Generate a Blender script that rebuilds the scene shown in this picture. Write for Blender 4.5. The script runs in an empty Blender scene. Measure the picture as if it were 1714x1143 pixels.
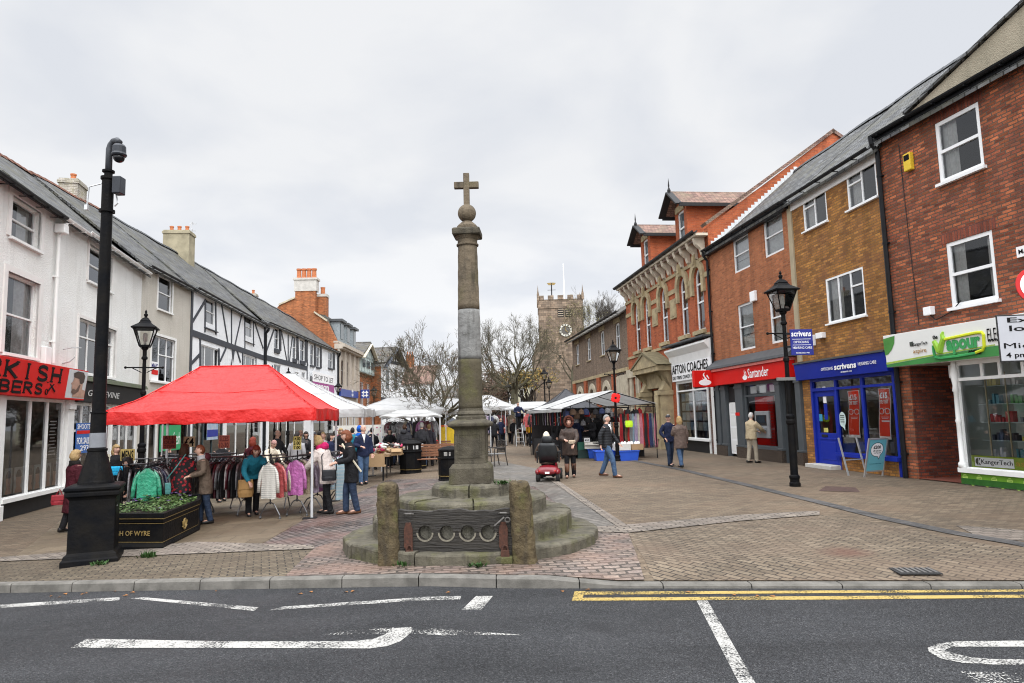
import bpy, bmesh, math, random
from mathutils import Vector, Matrix
random.seed(7)
R_ = math.radians
SC = bpy.context.scene
COL = SC.collection
# ---------------------------------------------------------------- survey of the place from the photograph
F_PX, ROLL, PITCH, EYE = 1143.0, .026, math.atan(126/1143.0), 1.78
def proj(p):
    x, y, z = p[0], p[1], p[2]-EYE; Z = y*math.cos(PITCH)+z*math.sin(PITCH); Y = -y*math.sin(PITCH)+z*math.cos(PITCH)
    X, Y = x*F_PX/Z, Y*F_PX/Z; return 857+X*math.cos(ROLL)-Y*math.sin(ROLL), 571.5-X*math.sin(ROLL)-Y*math.cos(ROLL)
def ray(u, v):
    dx = u-857; dy = 571.5-v
    x = dx*math.cos(ROLL)+dy*math.sin(ROLL); y = -dx*math.sin(ROLL)+dy*math.cos(ROLL)
    return (x, -y*math.sin(PITCH)+F_PX*math.cos(PITCH), y*math.cos(PITCH)+F_PX*math.sin(PITCH))
def gz(x, y=0):                       # the square falls gently towards the left
    return 0.0 if x > -1 else (-.04*(-1-x) if x > -9 else -.32)
def GG(u, v, dz=0.0):                 # surveyed point on the ground
    d = ray(u, v); z = dz
    for i in range(40):
        t = (z-EYE)/d[2]; z = gz(d[0]*t)+dz
    t = (z-EYE)/d[2]
    return Vector((d[0]*t, d[1]*t, z))
def AT(u, v, y):                      # surveyed point at a known distance
    d = ray(u, v); t = y/d[1]
    return Vector((d[0]*t, y, EYE+d[2]*t))
def XAT(u, y, v=697):
    d = ray(u, v); return d[0]*y/d[1]
def RX(u, a, dx, v=697):
    d = ray(u, v); k = d[0]/d[1]; t = (k*a[1]-a[0])/(dx-k)
    return (a[0]+dx*t, a[1]+t)
# ---------------------------------------------------------------- mesh builder
class MB:
    def __init__(s): s.v = []; s.f = []; s.mi = []; s.T = Matrix.Identity(4)
    def add(s, vs, fs, m=0):
        n = len(s.v)
        for p in vs: s.v.append(tuple(s.T @ Vector(p)))
        for f in fs: s.f.append(tuple(i+n for i in f)); s.mi.append(m)
        return s
    def box(s, x0, x1, y0, y1, z0, z1, m=0):
        if x0 > x1: x0, x1 = x1, x0
        if y0 > y1: y0, y1 = y1, y0
        if z0 > z1: z0, z1 = z1, z0
        return s.add([(x0,y0,z0),(x1,y0,z0),(x1,y1,z0),(x0,y1,z0),(x0,y0,z1),(x1,y0,z1),(x1,y1,z1),(x0,y1,z1)],
              [(0,3,2,1),(4,5,6,7),(0,1,5,4),(1,2,6,5),(2,3,7,6),(3,0,4,7)], m)
    def quad(s, a, b, c, d, m=0): return s.add([a,b,c,d], [(0,1,2,3)], m)
    def poly(s, pts, m=0): return s.add(pts, [tuple(range(len(pts)))], m)
    def prism(s, pts, a, b, axis='y', m=0):      # polygon in the other two axes, extruded a..b
        n = len(pts)
        def P(p, h):
            return (p[0],h,p[1]) if axis == 'y' else ((p[0],p[1],h) if axis == 'z' else (h,p[0],p[1]))
        vs = [P(p,a) for p in pts]+[P(p,b) for p in pts]
        fs = [tuple(range(n)), tuple(range(2*n-1,n-1,-1))]+[(i,i+n,(i+1)%n+n,(i+1)%n) for i in range(n)]
        return s.add(vs, fs, m)
    def bar(s, a, b, w, h, m=0, up=(0,0,1)):     # rectangular bar between two points
        a = Vector(a); b = Vector(b); d = (b-a).normalized(); up = Vector(up)
        x = d.cross(up)
        if x.length < 1e-4: x = d.cross(Vector((1,0,0)))
        x.normalize(); y = x.cross(d); x = x*w/2; y = y*h/2
        vs = [a-x-y,a+x-y,a+x+y,a-x+y,b-x-y,b+x-y,b+x+y,b-x+y]
        return s.add(vs, [(0,3,2,1),(4,5,6,7),(0,1,5,4),(1,2,6,5),(2,3,7,6),(3,0,4,7)], m)
    def loft(s, rings, n=12, m=0, caps=True):    # rings of (centre, xvec, yvec)
        vs = []; fs = []
        for c, X, Y in rings:
            c = Vector(c); X = Vector(X); Y = Vector(Y)
            for i in range(n):
                a = 2*math.pi*i/n; vs.append(c+X*math.cos(a)+Y*math.sin(a))
        for r in range(len(rings)-1):
            for i in range(n):
                j = (i+1)%n; fs.append((r*n+i, r*n+j, r*n+n+j, r*n+n+i))
        if caps:
            fs.append(tuple(range(n-1,-1,-1))); k = (len(rings)-1)*n; fs.append(tuple(range(k,k+n)))
        return s.add(vs, fs, m)
    def tube(s, pts, rad, n=8, m=0, caps=True):
        pts = [Vector(p) for p in pts]
        if not hasattr(rad, '__len__'): rad = [rad]*len(pts)
        rings = []; prev = None
        for i, p in enumerate(pts):
            a = pts[max(i-1,0)]; b = pts[min(i+1,len(pts)-1)]; d = (b-a)
            d = d.normalized() if d.length > 1e-9 else Vector((0,0,1))
            if prev is None:
                x = d.cross(Vector((0,1,0)))
                if x.length < .1: x = d.cross(Vector((1,0,0)))
            else: x = prev-d*prev.dot(d)
            x.normalize(); prev = x; y = d.cross(x)
            rings.append((p, x*rad[i], y*rad[i]))
        return s.loft(rings, n, m, caps)
    def lathe(s, prof, n=16, c=(0,0,0), a0=0.0, m=0, sx=1, sy=1):
        c = Vector(c); ca, sa = math.cos(a0), math.sin(a0)
        return s.loft([((c.x,c.y,c.z+z),(r*ca*sx,r*sa*sy,0),(-r*sa*sx,r*ca*sy,0)) for r, z in prof], n, m)
    def sphere(s, c, r, n=12, k=8, m=0):
        if not hasattr(r, '__len__'): r = (r,r,r)
        c = Vector(c); vs = [c+Vector((0,0,-r[2]))]; fs = []
        for j in range(1,k):
            t = -math.pi/2+math.pi*j/k
            for i in range(n):
                a = 2*math.pi*i/n
                vs.append(c+Vector((r[0]*math.cos(t)*math.cos(a), r[1]*math.cos(t)*math.sin(a), r[2]*math.sin(t))))
        vs.append(c+Vector((0,0,r[2]))); L = len(vs)-1
        for i in range(n): fs.append((0,1+(i+1)%n,1+i)); fs.append((L,1+(k-2)*n+i,1+(k-2)*n+(i+1)%n))
        for j in range(k-2):
            for i in range(n):
                a = 1+j*n+i; b = 1+j*n+(i+1)%n; fs.append((a,b,b+n,a+n))
        return s.add(vs, fs, m)
    def build(s, name, mats, parent=None, smooth=False, bevel=0, remesh=0):
        me = bpy.data.meshes.new(name); me.from_pydata(s.v, [], s.f)
        if not isinstance(mats, (list,tuple)): mats = [mats]
        for q in mats: me.materials.append(q)
        if any(s.mi): me.polygons.foreach_set('material_index', s.mi)
        if smooth:
            me.polygons.foreach_set('use_smooth', [True]*len(me.polygons))
        me.update(); me.validate()
        o = bpy.data.objects.new(name, me); COL.objects.link(o)
        if parent: o.parent = parent
        if remesh:
            md = o.modifiers.new('r','REMESH'); md.mode = 'VOXEL'; md.voxel_size = remesh; md.use_smooth_shade = True
        if bevel:
            md = o.modifiers.new('b','BEVEL'); md.width = bevel; md.segments = 2; md.limit_method = 'ANGLE'; md.angle_limit = R_(40)
        return o
def tag(o, label=None, cat=None, group=None, kind=None):
    if label: o['label'] = label
    if cat: o['category'] = cat
    if group: o['group'] = group
    if kind: o['kind'] = kind
    return o
def thing(name, label, cat, loc=(0,0,0), rz=0, group=None):
    o = bpy.data.objects.new(name, None); COL.objects.link(o); o.empty_display_size = .2
    o.location = loc; o.rotation_euler = (0,0,rz)
    return tag(o, label, cat, group)
def dup(root, loc, rz, label, group=None, sc=None):
    r = root.copy(); COL.objects.link(r); r.location = loc; r.rotation_euler = (0,0,rz)
    r['label'] = label
    if group: r['group'] = group
    if sc: r.scale = (sc,sc,sc)
    for ch in list(root.children):
        c = ch.copy(); COL.objects.link(c); c.parent = r
        for g in ch.children:
            d = g.copy(); COL.objects.link(d); d.parent = c
    return r
def lettering(parent, body, x0, x1, z0, z1, y, mat, bold=0.0, shear=0.0, depth=.004, name='lettering', spacing=1.0):
    c = bpy.data.curves.new('t','FONT'); c.body = body; c.extrude = .02; c.resolution_u = 2; c.offset = bold; c.shear = shear; c.align_x = 'CENTER'; c.space_character = spacing; c.space_line = .85
    o = bpy.data.objects.new('t', c); me = bpy.data.meshes.new_from_object(o)
    bpy.data.objects.remove(o); bpy.data.curves.remove(c)
    xs = [v.co.x for v in me.vertices]; ys = [v.co.y for v in me.vertices]
    ax, bx, ay, by = min(xs), max(xs), min(ys), max(ys)
    for v in me.vertices:
        v.co = (x0+(v.co.x-ax)/(bx-ax)*(x1-x0), y-depth*(1 if v.co.z > 0 else 0), z0+(v.co.y-ay)/(by-ay)*(z1-z0))
    me.materials.clear(); me.materials.append(mat)
    ob = bpy.data.objects.new(name, me); COL.objects.link(ob); ob.parent = parent
    return ob
# ---------------------------------------------------------------- materials
class NT:
    def __init__(s, name):
        s.m = bpy.data.materials.new(name); s.m.use_nodes = True; s.t = s.m.node_tree
        s.b = s.t.nodes['Principled BSDF']; s.out = s.t.nodes['Material Output']
    def n(s, typ, ins=None, **kw):
        q = s.t.nodes.new('ShaderNode'+typ)
        for k, v in kw.items(): setattr(q, k, v)
        for k, v in (ins or {}).items(): s.set(q.inputs[k], v)
        return q
    def set(s, sock, v):
        if hasattr(v, 'is_output'): s.t.links.new(v, sock)
        elif isinstance(v, tuple) and len(v) == 3 and sock.type == 'RGBA': sock.default_value = (*v,1)
        else: sock.default_value = v
    def P(s, **kw):
        names = dict(col='Base Color', rough='Roughness', metal='Metallic', spec='Specular IOR Level', nrm='Normal', coat='Coat Weight', alpha='Alpha', trans='Transmission Weight', em='Emission Color', ems='Emission Strength')
        for k, v in kw.items(): s.set(s.b.inputs[names[k]], v)
        return s.m
    def coord(s, kind='Object'): return s.n('TexCoord').outputs[kind]
    def noise(s, scale, vec=None, detail=4, rough=.55, out='Fac'):
        q = s.n('TexNoise', {'Scale': scale, 'Detail': detail, 'Roughness': rough})
        s.set(q.inputs['Vector'], vec if vec is not None else s.coord())
        return q.outputs[out]
    def ramp(s, fac, *stops):
        q = s.n('ValToRGB', {'Fac': fac}); e = q.color_ramp.elements
        while len(e) < len(stops): e.new(.5)
        for i, (p, c) in enumerate(stops):
            e[i].position = p; e[i].color = (c,c,c,1) if not hasattr(c, '__len__') else (*c,1)
        return q.outputs['Color']
    def mix(s, fac, a, b, mode='MIX'):
        q = s.n('Mix', data_type='RGBA', blend_type=mode)
        s.set(q.inputs[0], fac); s.set(q.inputs[6], a); s.set(q.inputs[7], b)
        return q.outputs[2]
    def math(s, op, a, b=0.0):
        q = s.n('Math', operation=op); s.set(q.inputs[0], a); s.set(q.inputs[1], b); return q.outputs[0]
    def bump(s, h, strength=.3, dist=.02, nrm=None):
        q = s.n('Bump', {'Height': h, 'Strength': strength, 'Distance': dist})
        if nrm is not None: s.set(q.inputs['Normal'], nrm)
        return q.outputs['Normal']
    def wallvec(s, zs=1.0):
        x = s.n('SeparateXYZ', {0: s.coord()})
        h = s.math('ADD', x.outputs[0], x.outputs[1])
        return s.n('CombineXYZ', {0: h, 1: s.math('MULTIPLY', x.outputs[2], zs)}).outputs[0]
MC = {}
def mk(name, col, rough=.6, var=.25, scale=6.0, bump=.0, bscale=80.0, metal=0.0, spec=.3, col2=None, coat=0.0):
    if name in MC: return MC[name]
    t = NT(name); nz = t.noise(scale)
    c2 = col2 or tuple(c*(1-var) for c in col)
    t.P(col=t.mix(t.ramp(nz,(.35,0),(.68,1)), col, c2), rough=rough, metal=metal, spec=spec, coat=coat)
    if bump: t.P(nrm=t.bump(t.noise(bscale,detail=3), bump, .01 if bscale > 20 else .035))
    MC[name] = t.m; return t.m
def brick(name, c1, c2, mortar, w=.225, h=.075, mort=.010, var=(.4,1.3), hue=None, bump=.5, zs=1.0, vec='wall', rot=0.0, rough=.85, distort=0.0, big=.5, bias=0.0, offset=.5, dist=.008):
    t = NT(name)
    if vec == 'wall': v = t.wallvec(zs)
    else:
        mp = t.n('Mapping', {'Vector': t.coord(), 'Rotation': (0,0,rot)}); v = mp.outputs[0]
    if distort:
        nz = t.n('TexNoise', {'Scale': 5.0, 'Vector': v, 'Detail': 2.0}).outputs['Color']
        sub = t.n('VectorMath', {0: nz, 1: (.5,.5,.5)}, operation='SUBTRACT').outputs[0]
        sc = t.n('VectorMath', {0: sub, 'Scale': distort}, operation='SCALE').outputs[0]
        v = t.n('VectorMath', {0: v, 1: sc}, operation='ADD').outputs[0]
    bt = t.n('TexBrick', {'Vector': v, 'Color1': c1, 'Color2': c2, 'Mortar': mortar, 'Scale': 1.0, 'Mortar Size': mort, 'Mortar Smooth': .3, 'Bias': bias, 'Brick Width': w, 'Row Height': h})
    bt.offset = offset
    # second brick lookup with different colours gives more than two tones per wall
    b2 = t.n('TexBrick', {'Vector': t.n('VectorMath', {0: v, 1: (w*7.0, h*12.0, 0)}, operation='ADD').outputs[0], 'Color1': (0,0,0), 'Color2': (1,1,1), 'Mortar': (.5,.5,.5), 'Scale': 1.0, 'Mortar Size': mort, 'Brick Width': w, 'Row Height': h})
    b2.offset = offset
    tone = t.ramp(b2.outputs['Color'], (0,var[0]), (1,var[1]))
    isb = t.math('SUBTRACT', 1.0, bt.outputs['Fac'])
    c = t.mix(t.math('MULTIPLY', isb, .8), bt.outputs['Color'], t.mix(1.0, bt.outputs['Color'], tone, 'MULTIPLY'))
    fine = t.ramp(t.noise(38.0,detail=4), (.3,.6), (.7,1.3)); c = t.mix(.8, c, t.mix(1.0, c, fine, 'MULTIPLY'))
    bg = t.ramp(t.noise(.35,detail=5), (.3,.72), (.7,1.12)); c = t.mix(big, c, t.mix(1.0, c, bg, 'MULTIPLY'))
    if vec == 'wall':
        sv = t.n('Mapping', {'Vector': t.coord(), 'Scale': (2.2,2.2,.16)}).outputs[0]; st_ = t.ramp(t.noise(1.0,sv,6), (.45,1.05), (.72,.58)); c = t.mix(.75, c, t.mix(1.0, c, st_, 'MULTIPLY'))
    if hue: c = t.mix(t.ramp(t.noise(hue[1],detail=3), (.45,0), (.7,hue[2] if len(hue)>2 else .7)), c, hue[0])
    hgt = t.math('ADD', t.math('MULTIPLY', isb, 1.0), t.math('MULTIPLY', t.noise(60.0,detail=3), .35))
    t.P(col=c, rough=rough, nrm=t.bump(hgt, bump, dist), spec=.3)
    MC[name] = t.m; return t.m
WHITE = mk('white_paint', (.78,.78,.76), .45, .08, 3)
CREAM = mk('cream_paint', (.62,.57,.45), .6, .12, 3)
UPVC = mk('upvc_white', (.82,.83,.83), .3, .04, 3)
BLACK = mk('black_iron_paint', (.010,.011,.013), .4, .3, 5, .05, 40, spec=.2)
BLACKMATT = mk('black_matt', (.015,.015,.016), .6, .3, 6)
SLATEGREY = mk('dark_grey_paint', (.075,.085,.092), .45, .15, 4)
LEAD = mk('lead_sheet', (.075,.08,.085), .5, .2, 4)
GALV = mk('galvanised_steel', (.55,.56,.57), .4, .15, 5, metal=.6)
ALU = mk('aluminium', (.62,.63,.64), .35, .1, 6, metal=.7)
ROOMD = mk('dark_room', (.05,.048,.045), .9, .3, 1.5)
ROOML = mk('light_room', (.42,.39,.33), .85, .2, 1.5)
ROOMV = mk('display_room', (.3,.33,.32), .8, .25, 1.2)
CURT = mk('net_curtain', (.62,.62,.6), .9, .2, 12)
RIDGE = mk('ridge_clay', (.2,.095,.065), .85, .4, 5, .3, 30); TERRA = mk('terracotta', (.5,.17,.07), .75, .3, 6, .2, 40)
STONE = mk('dressed_stone', (.42,.34,.2), .85, .35, 3, .3, 40, col2=(.26,.21,.13))
STONEPALE = mk('pale_stone', (.5,.44,.33), .85, .3, 3, .3, 40)
REDP = mk('red_sign', (.62,.012,.009), .5, .1, 2, spec=.12)
BLUEP = mk('blue_paint', (.010,.026,.30), .4, .14, 2, spec=.2)
WOODP = mk('brown_wood', (.2,.09,.045), .55, .35, 9, .2, 50)
ENAMELW = mk('white_lettering', (.85,.85,.85), .4, .02, 2)
INKB = mk('black_lettering', (.008,.008,.008), .7, .1, 2, spec=.1)
GOLD = mk('gold_paint', (.3,.21,.075), .4, .2, 12)
RUBBER = mk('rubber', (.02,.02,.02), .8, .3, 9)
SKIN = mk('skin', (.55,.33,.25), .55, .12, 9)
def glassmat(name, tint=(.9,.95,.95), refl=(.9,.92,.95)):
    t = NT(name); lw = t.n('Fresnel', {'IOR': 1.5}).outputs[0]
    tr = t.n('BsdfTransparent', {'Color': tint}); gl = t.n('BsdfGlossy', {'Color': refl, 'Roughness': .02})
    mx = t.n('MixShader', {0: t.math('ADD', t.math('MULTIPLY', lw, 1.25), .02), 1: tr.outputs[0], 2: gl.outputs[0]})
    t.t.links.new(mx.outputs[0], t.out.inputs['Surface']); return t.m
GLASS = glassmat('window_glass', (.93,.95,.95))
# bricks of the different houses
BR_OLD = brick('old_red_brick', (.44,.135,.055), (.25,.068,.035), (.13,.085,.06), .23,.078,.013, (.35,1.4), hue=((.13,.06,.045),2.2,.5), bump=.9, distort=.03, dist=.015)
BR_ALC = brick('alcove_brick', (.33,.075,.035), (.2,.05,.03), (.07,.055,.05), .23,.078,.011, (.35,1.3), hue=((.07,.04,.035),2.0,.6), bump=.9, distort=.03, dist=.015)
BR_TAN = brick('tan_brick', (.45,.21,.05), (.29,.125,.034), (.17,.1,.05), .225,.075,.009, (.5,1.3), hue=((.16,.07,.04),1.5,.5), bump=.4)
BR_ORA = brick('orange_brick', (.42,.148,.06), (.32,.107,.046), (.27,.15,.09), .225,.075,.008, (.7,1.15), bump=.35)
BR_RED = brick('bright_red_brick', (.45,.115,.042), (.35,.082,.032), (.3,.13,.075), .225,.075,.006, (.75,1.12), bump=.3)
BR_GRY = brick('brown_grey_brick', (.22,.15,.10), (.15,.105,.075), (.24,.2,.16), .225,.075,.010, (.6,1.25), bump=.4)
BR_CHM = brick('gable_brick', (.44,.14,.05), (.3,.09,.035), (.3,.16,.08), .24,.085,.012, (.5,1.25), bump=.4)
BR_GREY = brick('grey_chimney_brick', (.42,.38,.33), (.3,.27,.22), (.5,.47,.42), .225,.075,.012, (.6,1.15), hue=((.25,.24,.1),3,.5))
SL = brick('slate', (.125,.127,.128), (.07,.073,.075), (.012,.012,.012), .32,.2,.02, (.35,1.6), hue=((.13,.12,.07),1.2,.4), bump=.8, zs=1.5, rough=.6, dist=.012)
SLR = brick('brown_slate', (.13,.12,.11), (.085,.08,.075), (.025,.025,.022), .3,.17,.012, (.55,1.3), hue=((.15,.13,.07),1.0,.5), bump=.8, zs=1.5, rough=.65, dist=.012)
TILE = brick('plain_tile', (.28,.17,.13), (.2,.12,.1), (.06,.04,.035), .2,.12,.01, (.6,1.3), bump=.7, zs=1.5, hue=((.17,.15,.1),1.5,.5))
TOWER = brick('tower_stone', (.31,.235,.17), (.235,.17,.12), (.15,.12,.095), .55,.27,.018, (.5,1.3), hue=((.13,.105,.085),1.2,.6), bump=.6, dist=.03, distort=.05)
def roughcast(name, col, dark):
    t = NT(name)
    c = t.mix(t.ramp(t.noise(.8,detail=6), (.35,0), (.75,1)), col, dark)
    x = t.n('Mapping', {'Vector': t.coord(), 'Scale': (3.0,3.0,.25)})
    c = t.mix(t.ramp(t.noise(1.6,x.outputs[0],detail=5), (.55,0), (.8,.45)), c, tuple(q*.62 for q in dark))
    h = t.n('TexVoronoi', {'Vector': t.coord(), 'Scale': 45.0}).outputs['Distance']
    t.P(col=c, rough=.9, spec=.2, nrm=t.bump(t.math('ADD', h, t.noise(18.0)), .55, .02)); MC[name] = t.m; return t.m
RCW = roughcast('white_roughcast', (.79,.795,.77), (.69,.685,.65))
RCG = roughcast('grey_roughcast', (.56,.53,.47), (.47,.44,.38))
RCP = roughcast('white_render', (.84,.86,.88), (.75,.77,.78))
CEM = roughcast('cement_render', (.42,.37,.28), (.3,.27,.2))
# ================================================================ ground
def yk(x): return 7.83-(.21 if x < -.07 else .108)*(x+.07)
def cl(t): return max(0.0, min(1.0, t))
def zf(x, y): return gz(x)-.07*cl((x-.3)/.8)*cl(1-(y-yk(x))/.8)
def sheet(name, pts, mat, lift=0.0, kind='structure', parent=None, zfun=None):
    bm = bmesh.new(); bm.faces.new([bm.verts.new((p[0],p[1],0)) for p in pts])
    def cut(co, no):
        bmesh.ops.bisect_plane(bm, geom=bm.verts[:]+bm.edges[:]+bm.faces[:], plane_co=co, plane_no=no)
    for x in (-9,-1,-.07,.3,.5,.7,.9,1.1): cut((x,0,0),(1,0,0))
    for d in (.2,.4,.6,.8):
        cut((0,yk(0)+d,0),(.108,1,0))
    bmesh.ops.triangulate(bm, faces=bm.faces[:])
    for v in bm.verts: v.co.z = (zfun or zf)(v.co.x,v.co.y)+lift
    bm.normal_update()
    for f in bm.faces:
        if f.normal.z < 0: f.normal_flip()
    me = bpy.data.meshes.new(name); bm.to_mesh(me); bm.free(); me.materials.append(mat)
    o = bpy.data.objects.new(name, me); COL.objects.link(o); tag(o, kind=kind)
    if parent: o.parent = parent
    return o
def paver(name, c1, c2, mortar, w, h, mort, rot, hue, wet=0.0, distort=0.0, bump=.5, dist=.006, var=(.7,1.2), rough=.85, stain=None, big=.6):
    m = brick(name, c1, c2, mortar, w, h, mort, var, hue, bump, 1, 'flat', rot, rough, distort, big, 0, .5, dist)
    t = NT.__new__(NT); t.m = m; t.t = m.node_tree; t.b = t.t.nodes['Principled BSDF']; t.out = t.t.nodes['Material Output']
    if wet:
        t.P(rough=t.ramp(t.noise(.9,detail=5), (.40,.82), (.62,wet)))
    src = t.b.inputs['Base Color'].links[0].from_socket
    c = t.mix(t.ramp(t.noise(2.3,detail=6), (.55,0), (.8,.5)), src, tuple(q*.5 for q in c2))
    gum = t.n('TexVoronoi', {'Vector': t.coord(), 'Scale': 1.9}).outputs['Distance']; c = t.mix(t.ramp(gum,(.035,.55),(.05,0)), c, (.05,.045,.04))
    c = t.mix(.5, c, t.mix(1.0, c, t.ramp(t.noise(.16,detail=3),(.35,.6),(.65,1.2)), 'MULTIPLY'))
    if stain:
        for (sx, sy, sr, sc, sa) in stain:
            dv = t.n('VectorMath', {0: t.coord(), 1: (sx,sy,0)}, operation='DISTANCE').outputs['Value']
            dv = t.math('ADD', dv, t.math('MULTIPLY', t.noise(3.0,detail=5), sr*.9))
            c = t.mix(t.ramp(t.math('DIVIDE', dv, sr*2), (.35,sa), (.75,0)), c, sc)
    t.P(col=c); return m
st1 = GG(1415,925)
PAV = paver('block_paving', (0.169,0.131,0.0898), (0.136,0.101,0.0682), (0.0409,0.0317,0.0246), .2,.1,.006, -.1, ((0.136,0.0924,0.06),.5,.6), bump=.5, stain=[(st1.x,st1.y,.5,(.12,.06,.04),.75)], var=(.65,1.2))
PAVF = paver('front_block_paving', (0.18,0.143,0.101), (0.145,0.11,0.0755), (0.0348,0.0279,0.0232), .2,.1,.009, .85, ((0.139,0.0986,0.0697),.6,.6), bump=.9, dist=.012, stain=[(st1.x,st1.y,.38,(.1,.05,.035),.8)], var=(.65,1.2))
PAVL = paver('left_block_paving', (0.148,0.119,0.0813), (0.116,0.0898,0.061), (0.029,0.025,0.0203), .2,.1,.009, -.35, ((0.116,0.0871,0.0581),.6,.6), bump=.8, dist=.01, var=(.65,1.2))
SETT = paver('setts', (0.223,0.173,0.14), (0.162,0.13,0.115), (0.0612,0.0504,0.0418), .21,.115,.016, -.12, ((0.216,0.137,0.104),1.3,.75), wet=.3, distort=.035, bump=1.0, dist=.025, var=(.55,1.25))
SETTB = paver('back_setts', (0.18,0.144,0.126), (0.133,0.112,0.104), (0.0504,0.0432,0.0374), .21,.115,.016, .95, ((0.18,0.108,0.09),1.0,.7), wet=.18, distort=.035, bump=1.0, dist=.025, var=(.55,1.25))
SLAB = paver('grey_setts', (0.17,0.153,0.133), (0.129,0.119,0.105), (0.0544,0.0476,0.0408), .3,.14,.012, 1.1, ((0.136,0.116,0.0952),.8,.5), wet=.32, distort=.02, bump=.6, dist=.01, var=(.7,1.15))
FLAG = paver('flagstones', (0.169,0.132,0.0871), (0.137,0.106,0.0686), (0.0528,0.0422,0.0317), .75,.55,.010, -.12, ((0.106,0.0792,0.0528),.5,.7), bump=.35, var=(.8,1.12), wet=.45)
PALE = paver('pale_setts', (0.25,0.212,0.174), (0.2,0.172,0.143), (0.0749,0.0624,0.053), .22,.12,.014, -.05, ((0.187,0.15,0.125),1,.5), distort=.03, bump=.8, dist=.015)
DRAIN = paver('drain_blocks', (0.09,0.0863,0.0825), (0.0675,0.0638,0.0638), (0.03,0.03,0.03), .3,.1,.01, 1.2, ((0.12,0.112,0.105),1,.6), bump=.6)
KERB = mk('kerb_concrete', (.165,.155,.138), .9, .35, 5, .6, 60, col2=(.09,.085,.075))
def asphalt():
    t = NT('asphalt')
    sp = t.n('TexVoronoi', {'Vector': t.coord(), 'Scale': 105.0}).outputs['Color']
    g = t.n('SeparateColor', {0: sp}).outputs[0]
    c = t.ramp(g, (.0,(.018,.0185,.0195)), (.5,(.037,.038,.041)), (.9,(.062,.064,.068)), (1,(.11,.11,.11)))
    c = t.mix(.7, c, t.mix(1.0, c, t.ramp(t.noise(.5,detail=6), (.3,.7), (.7,1.25)), 'MULTIPLY'))
    sv = t.n('Mapping', {'Vector': t.coord(), 'Scale': (.12,1.1,1)}).outputs[0]; c = t.mix(.8, c, t.mix(1.0, c, t.ramp(t.noise(1.4,sv,5), (.35,.72), (.65,1.2)), 'MULTIPLY')); c = t.mix(t.ramp(t.noise(.9,detail=3), (.62,0), (.72,.55)), c, (.016,.016,.018))
    h = t.n('TexVoronoi', {'Vector': t.coord(), 'Scale': 105.0}).outputs['Distance']
    t.P(col=c, rough=t.ramp(t.noise(1.2,detail=4), (.35,.62), (.7,.85)), nrm=t.bump(h, 1.0, .015), spec=.25); return t.m
ASPH = asphalt()
def roadpaint(name, col, lo, hi):
    t = NT(name)
    w = t.ramp(t.math('ADD', t.math('MULTIPLY', t.noise(55.0,detail=4), .6), t.math('MULTIPLY', t.noise(2.5,detail=4), .5)), (lo,0), (hi,1))
    tr = t.n('BsdfTransparent'); t.P(col=t.mix(t.noise(9.0), col, tuple(q*.75 for q in col)), rough=.8)
    mx = t.n('MixShader', {0: w, 1: tr.outputs[0], 2: t.b.outputs[0]}); t.t.links.new(mx.outputs[0], t.out.inputs['Surface']); return t.m
PAINT = roadpaint('road_paint_white', (.40,.39,.365), .48, .58)
PAINTW = roadpaint('worn_road_paint', (.45,.44,.41), .57, .63)
PAINTY = roadpaint('road_paint_yellow', (.40,.285,.08), .45, .54)
# land beyond, road, kerb
mb = MB(); mb.quad((-900,-300,-.6),(900,-300,-.6),(900,1500,-.6),(-900,1500,-.6))
tag(mb.build('ground', mk('far_ground', (.2,.18,.14), .9)), kind='structure')
RZ = -.11
def rz(x): return gz(x)+RZ
mb = MB(); xs = [-80,-9,-1,-.07,14,80]; A0 = MB()
for a, b in zip(xs, xs[1:]):
    mb.quad((a,-9,rz(a)),(b,-9,rz(b)),(b,yk(b)+.02,rz(b)),(a,yk(a)+.02,rz(a)))
road = tag(mb.build('road', ASPH), kind='structure')
mb = MB()
for a, b in zip(xs, xs[1:]): mb.quad((a,-60,rz(a)+.12),(b,-60,rz(b)+.12),(b,-9,rz(b)+.12),(a,-9,rz(a)+.12)); mb.quad((a,-9,rz(a)+.12),(b,-9,rz(b)+.12),(b,-9,rz(b)-.1),(a,-9,rz(a)-.1))
tag(mb.build('near_pavement', PAVL), kind='structure')
# kerb stones: one length of stones along the front edge
mb = MB(); x = -30.0; rnd = random.Random(3)
while x < 30:
    L = .9+rnd.uniform(-.03,.03); a, b = x, min(x+L-.012, 30)
    n = 6 if (-1 < x < 1.5) else 2
    for i in range(n):
        p, q = a+(b-a)*i/n, a+(b-a)*(i+1)/n
        for (h0, h1) in [(0,0)]:
            w = .14
            za, zb = zf(p,yk(p))+.003, zf(q,yk(q))+.003
            ra, rb = rz(p)-.05, rz(q)-.05
            c = .018
            A = [(p,yk(p)-.01,ra),(p,yk(p),za-c),(p,yk(p)+c,za),(p,yk(p)+w,za+.001)]
            B = [(q,yk(q)-.01,rb),(q,yk(q),zb-c),(q,yk(q)+c,zb),(q,yk(q)+w,zb+.001)]
            for k in range(3): mb.quad(A[k],B[k],B[k+1],A[k+1])
            if i == 0: mb.poly(A[::-1])
            if i == n-1: mb.poly(B)
    x += L
tag(mb.build('kerb', KERB), kind='structure')
mb = MB(); 
for a, b in zip([-30,-9,-1,-.07,.3,1.1,30],[-9,-1,-.07,.3,1.1,30]): mb.quad((a,yk(a)+.006,zf(a,yk(a))-.012),(b,yk(b)+.006,zf(b,yk(b))-.012),(b,yk(b)+.16,zf(b,yk(b))-.012),(a,yk(a)+.16,zf(a,yk(a))-.012))
tag(mb.build('kerb_bed', mk('joint_dirt', (.04,.035,.03), .95)), kind='structure')
K = lambda x: (x, yk(x)+.13)
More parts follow.
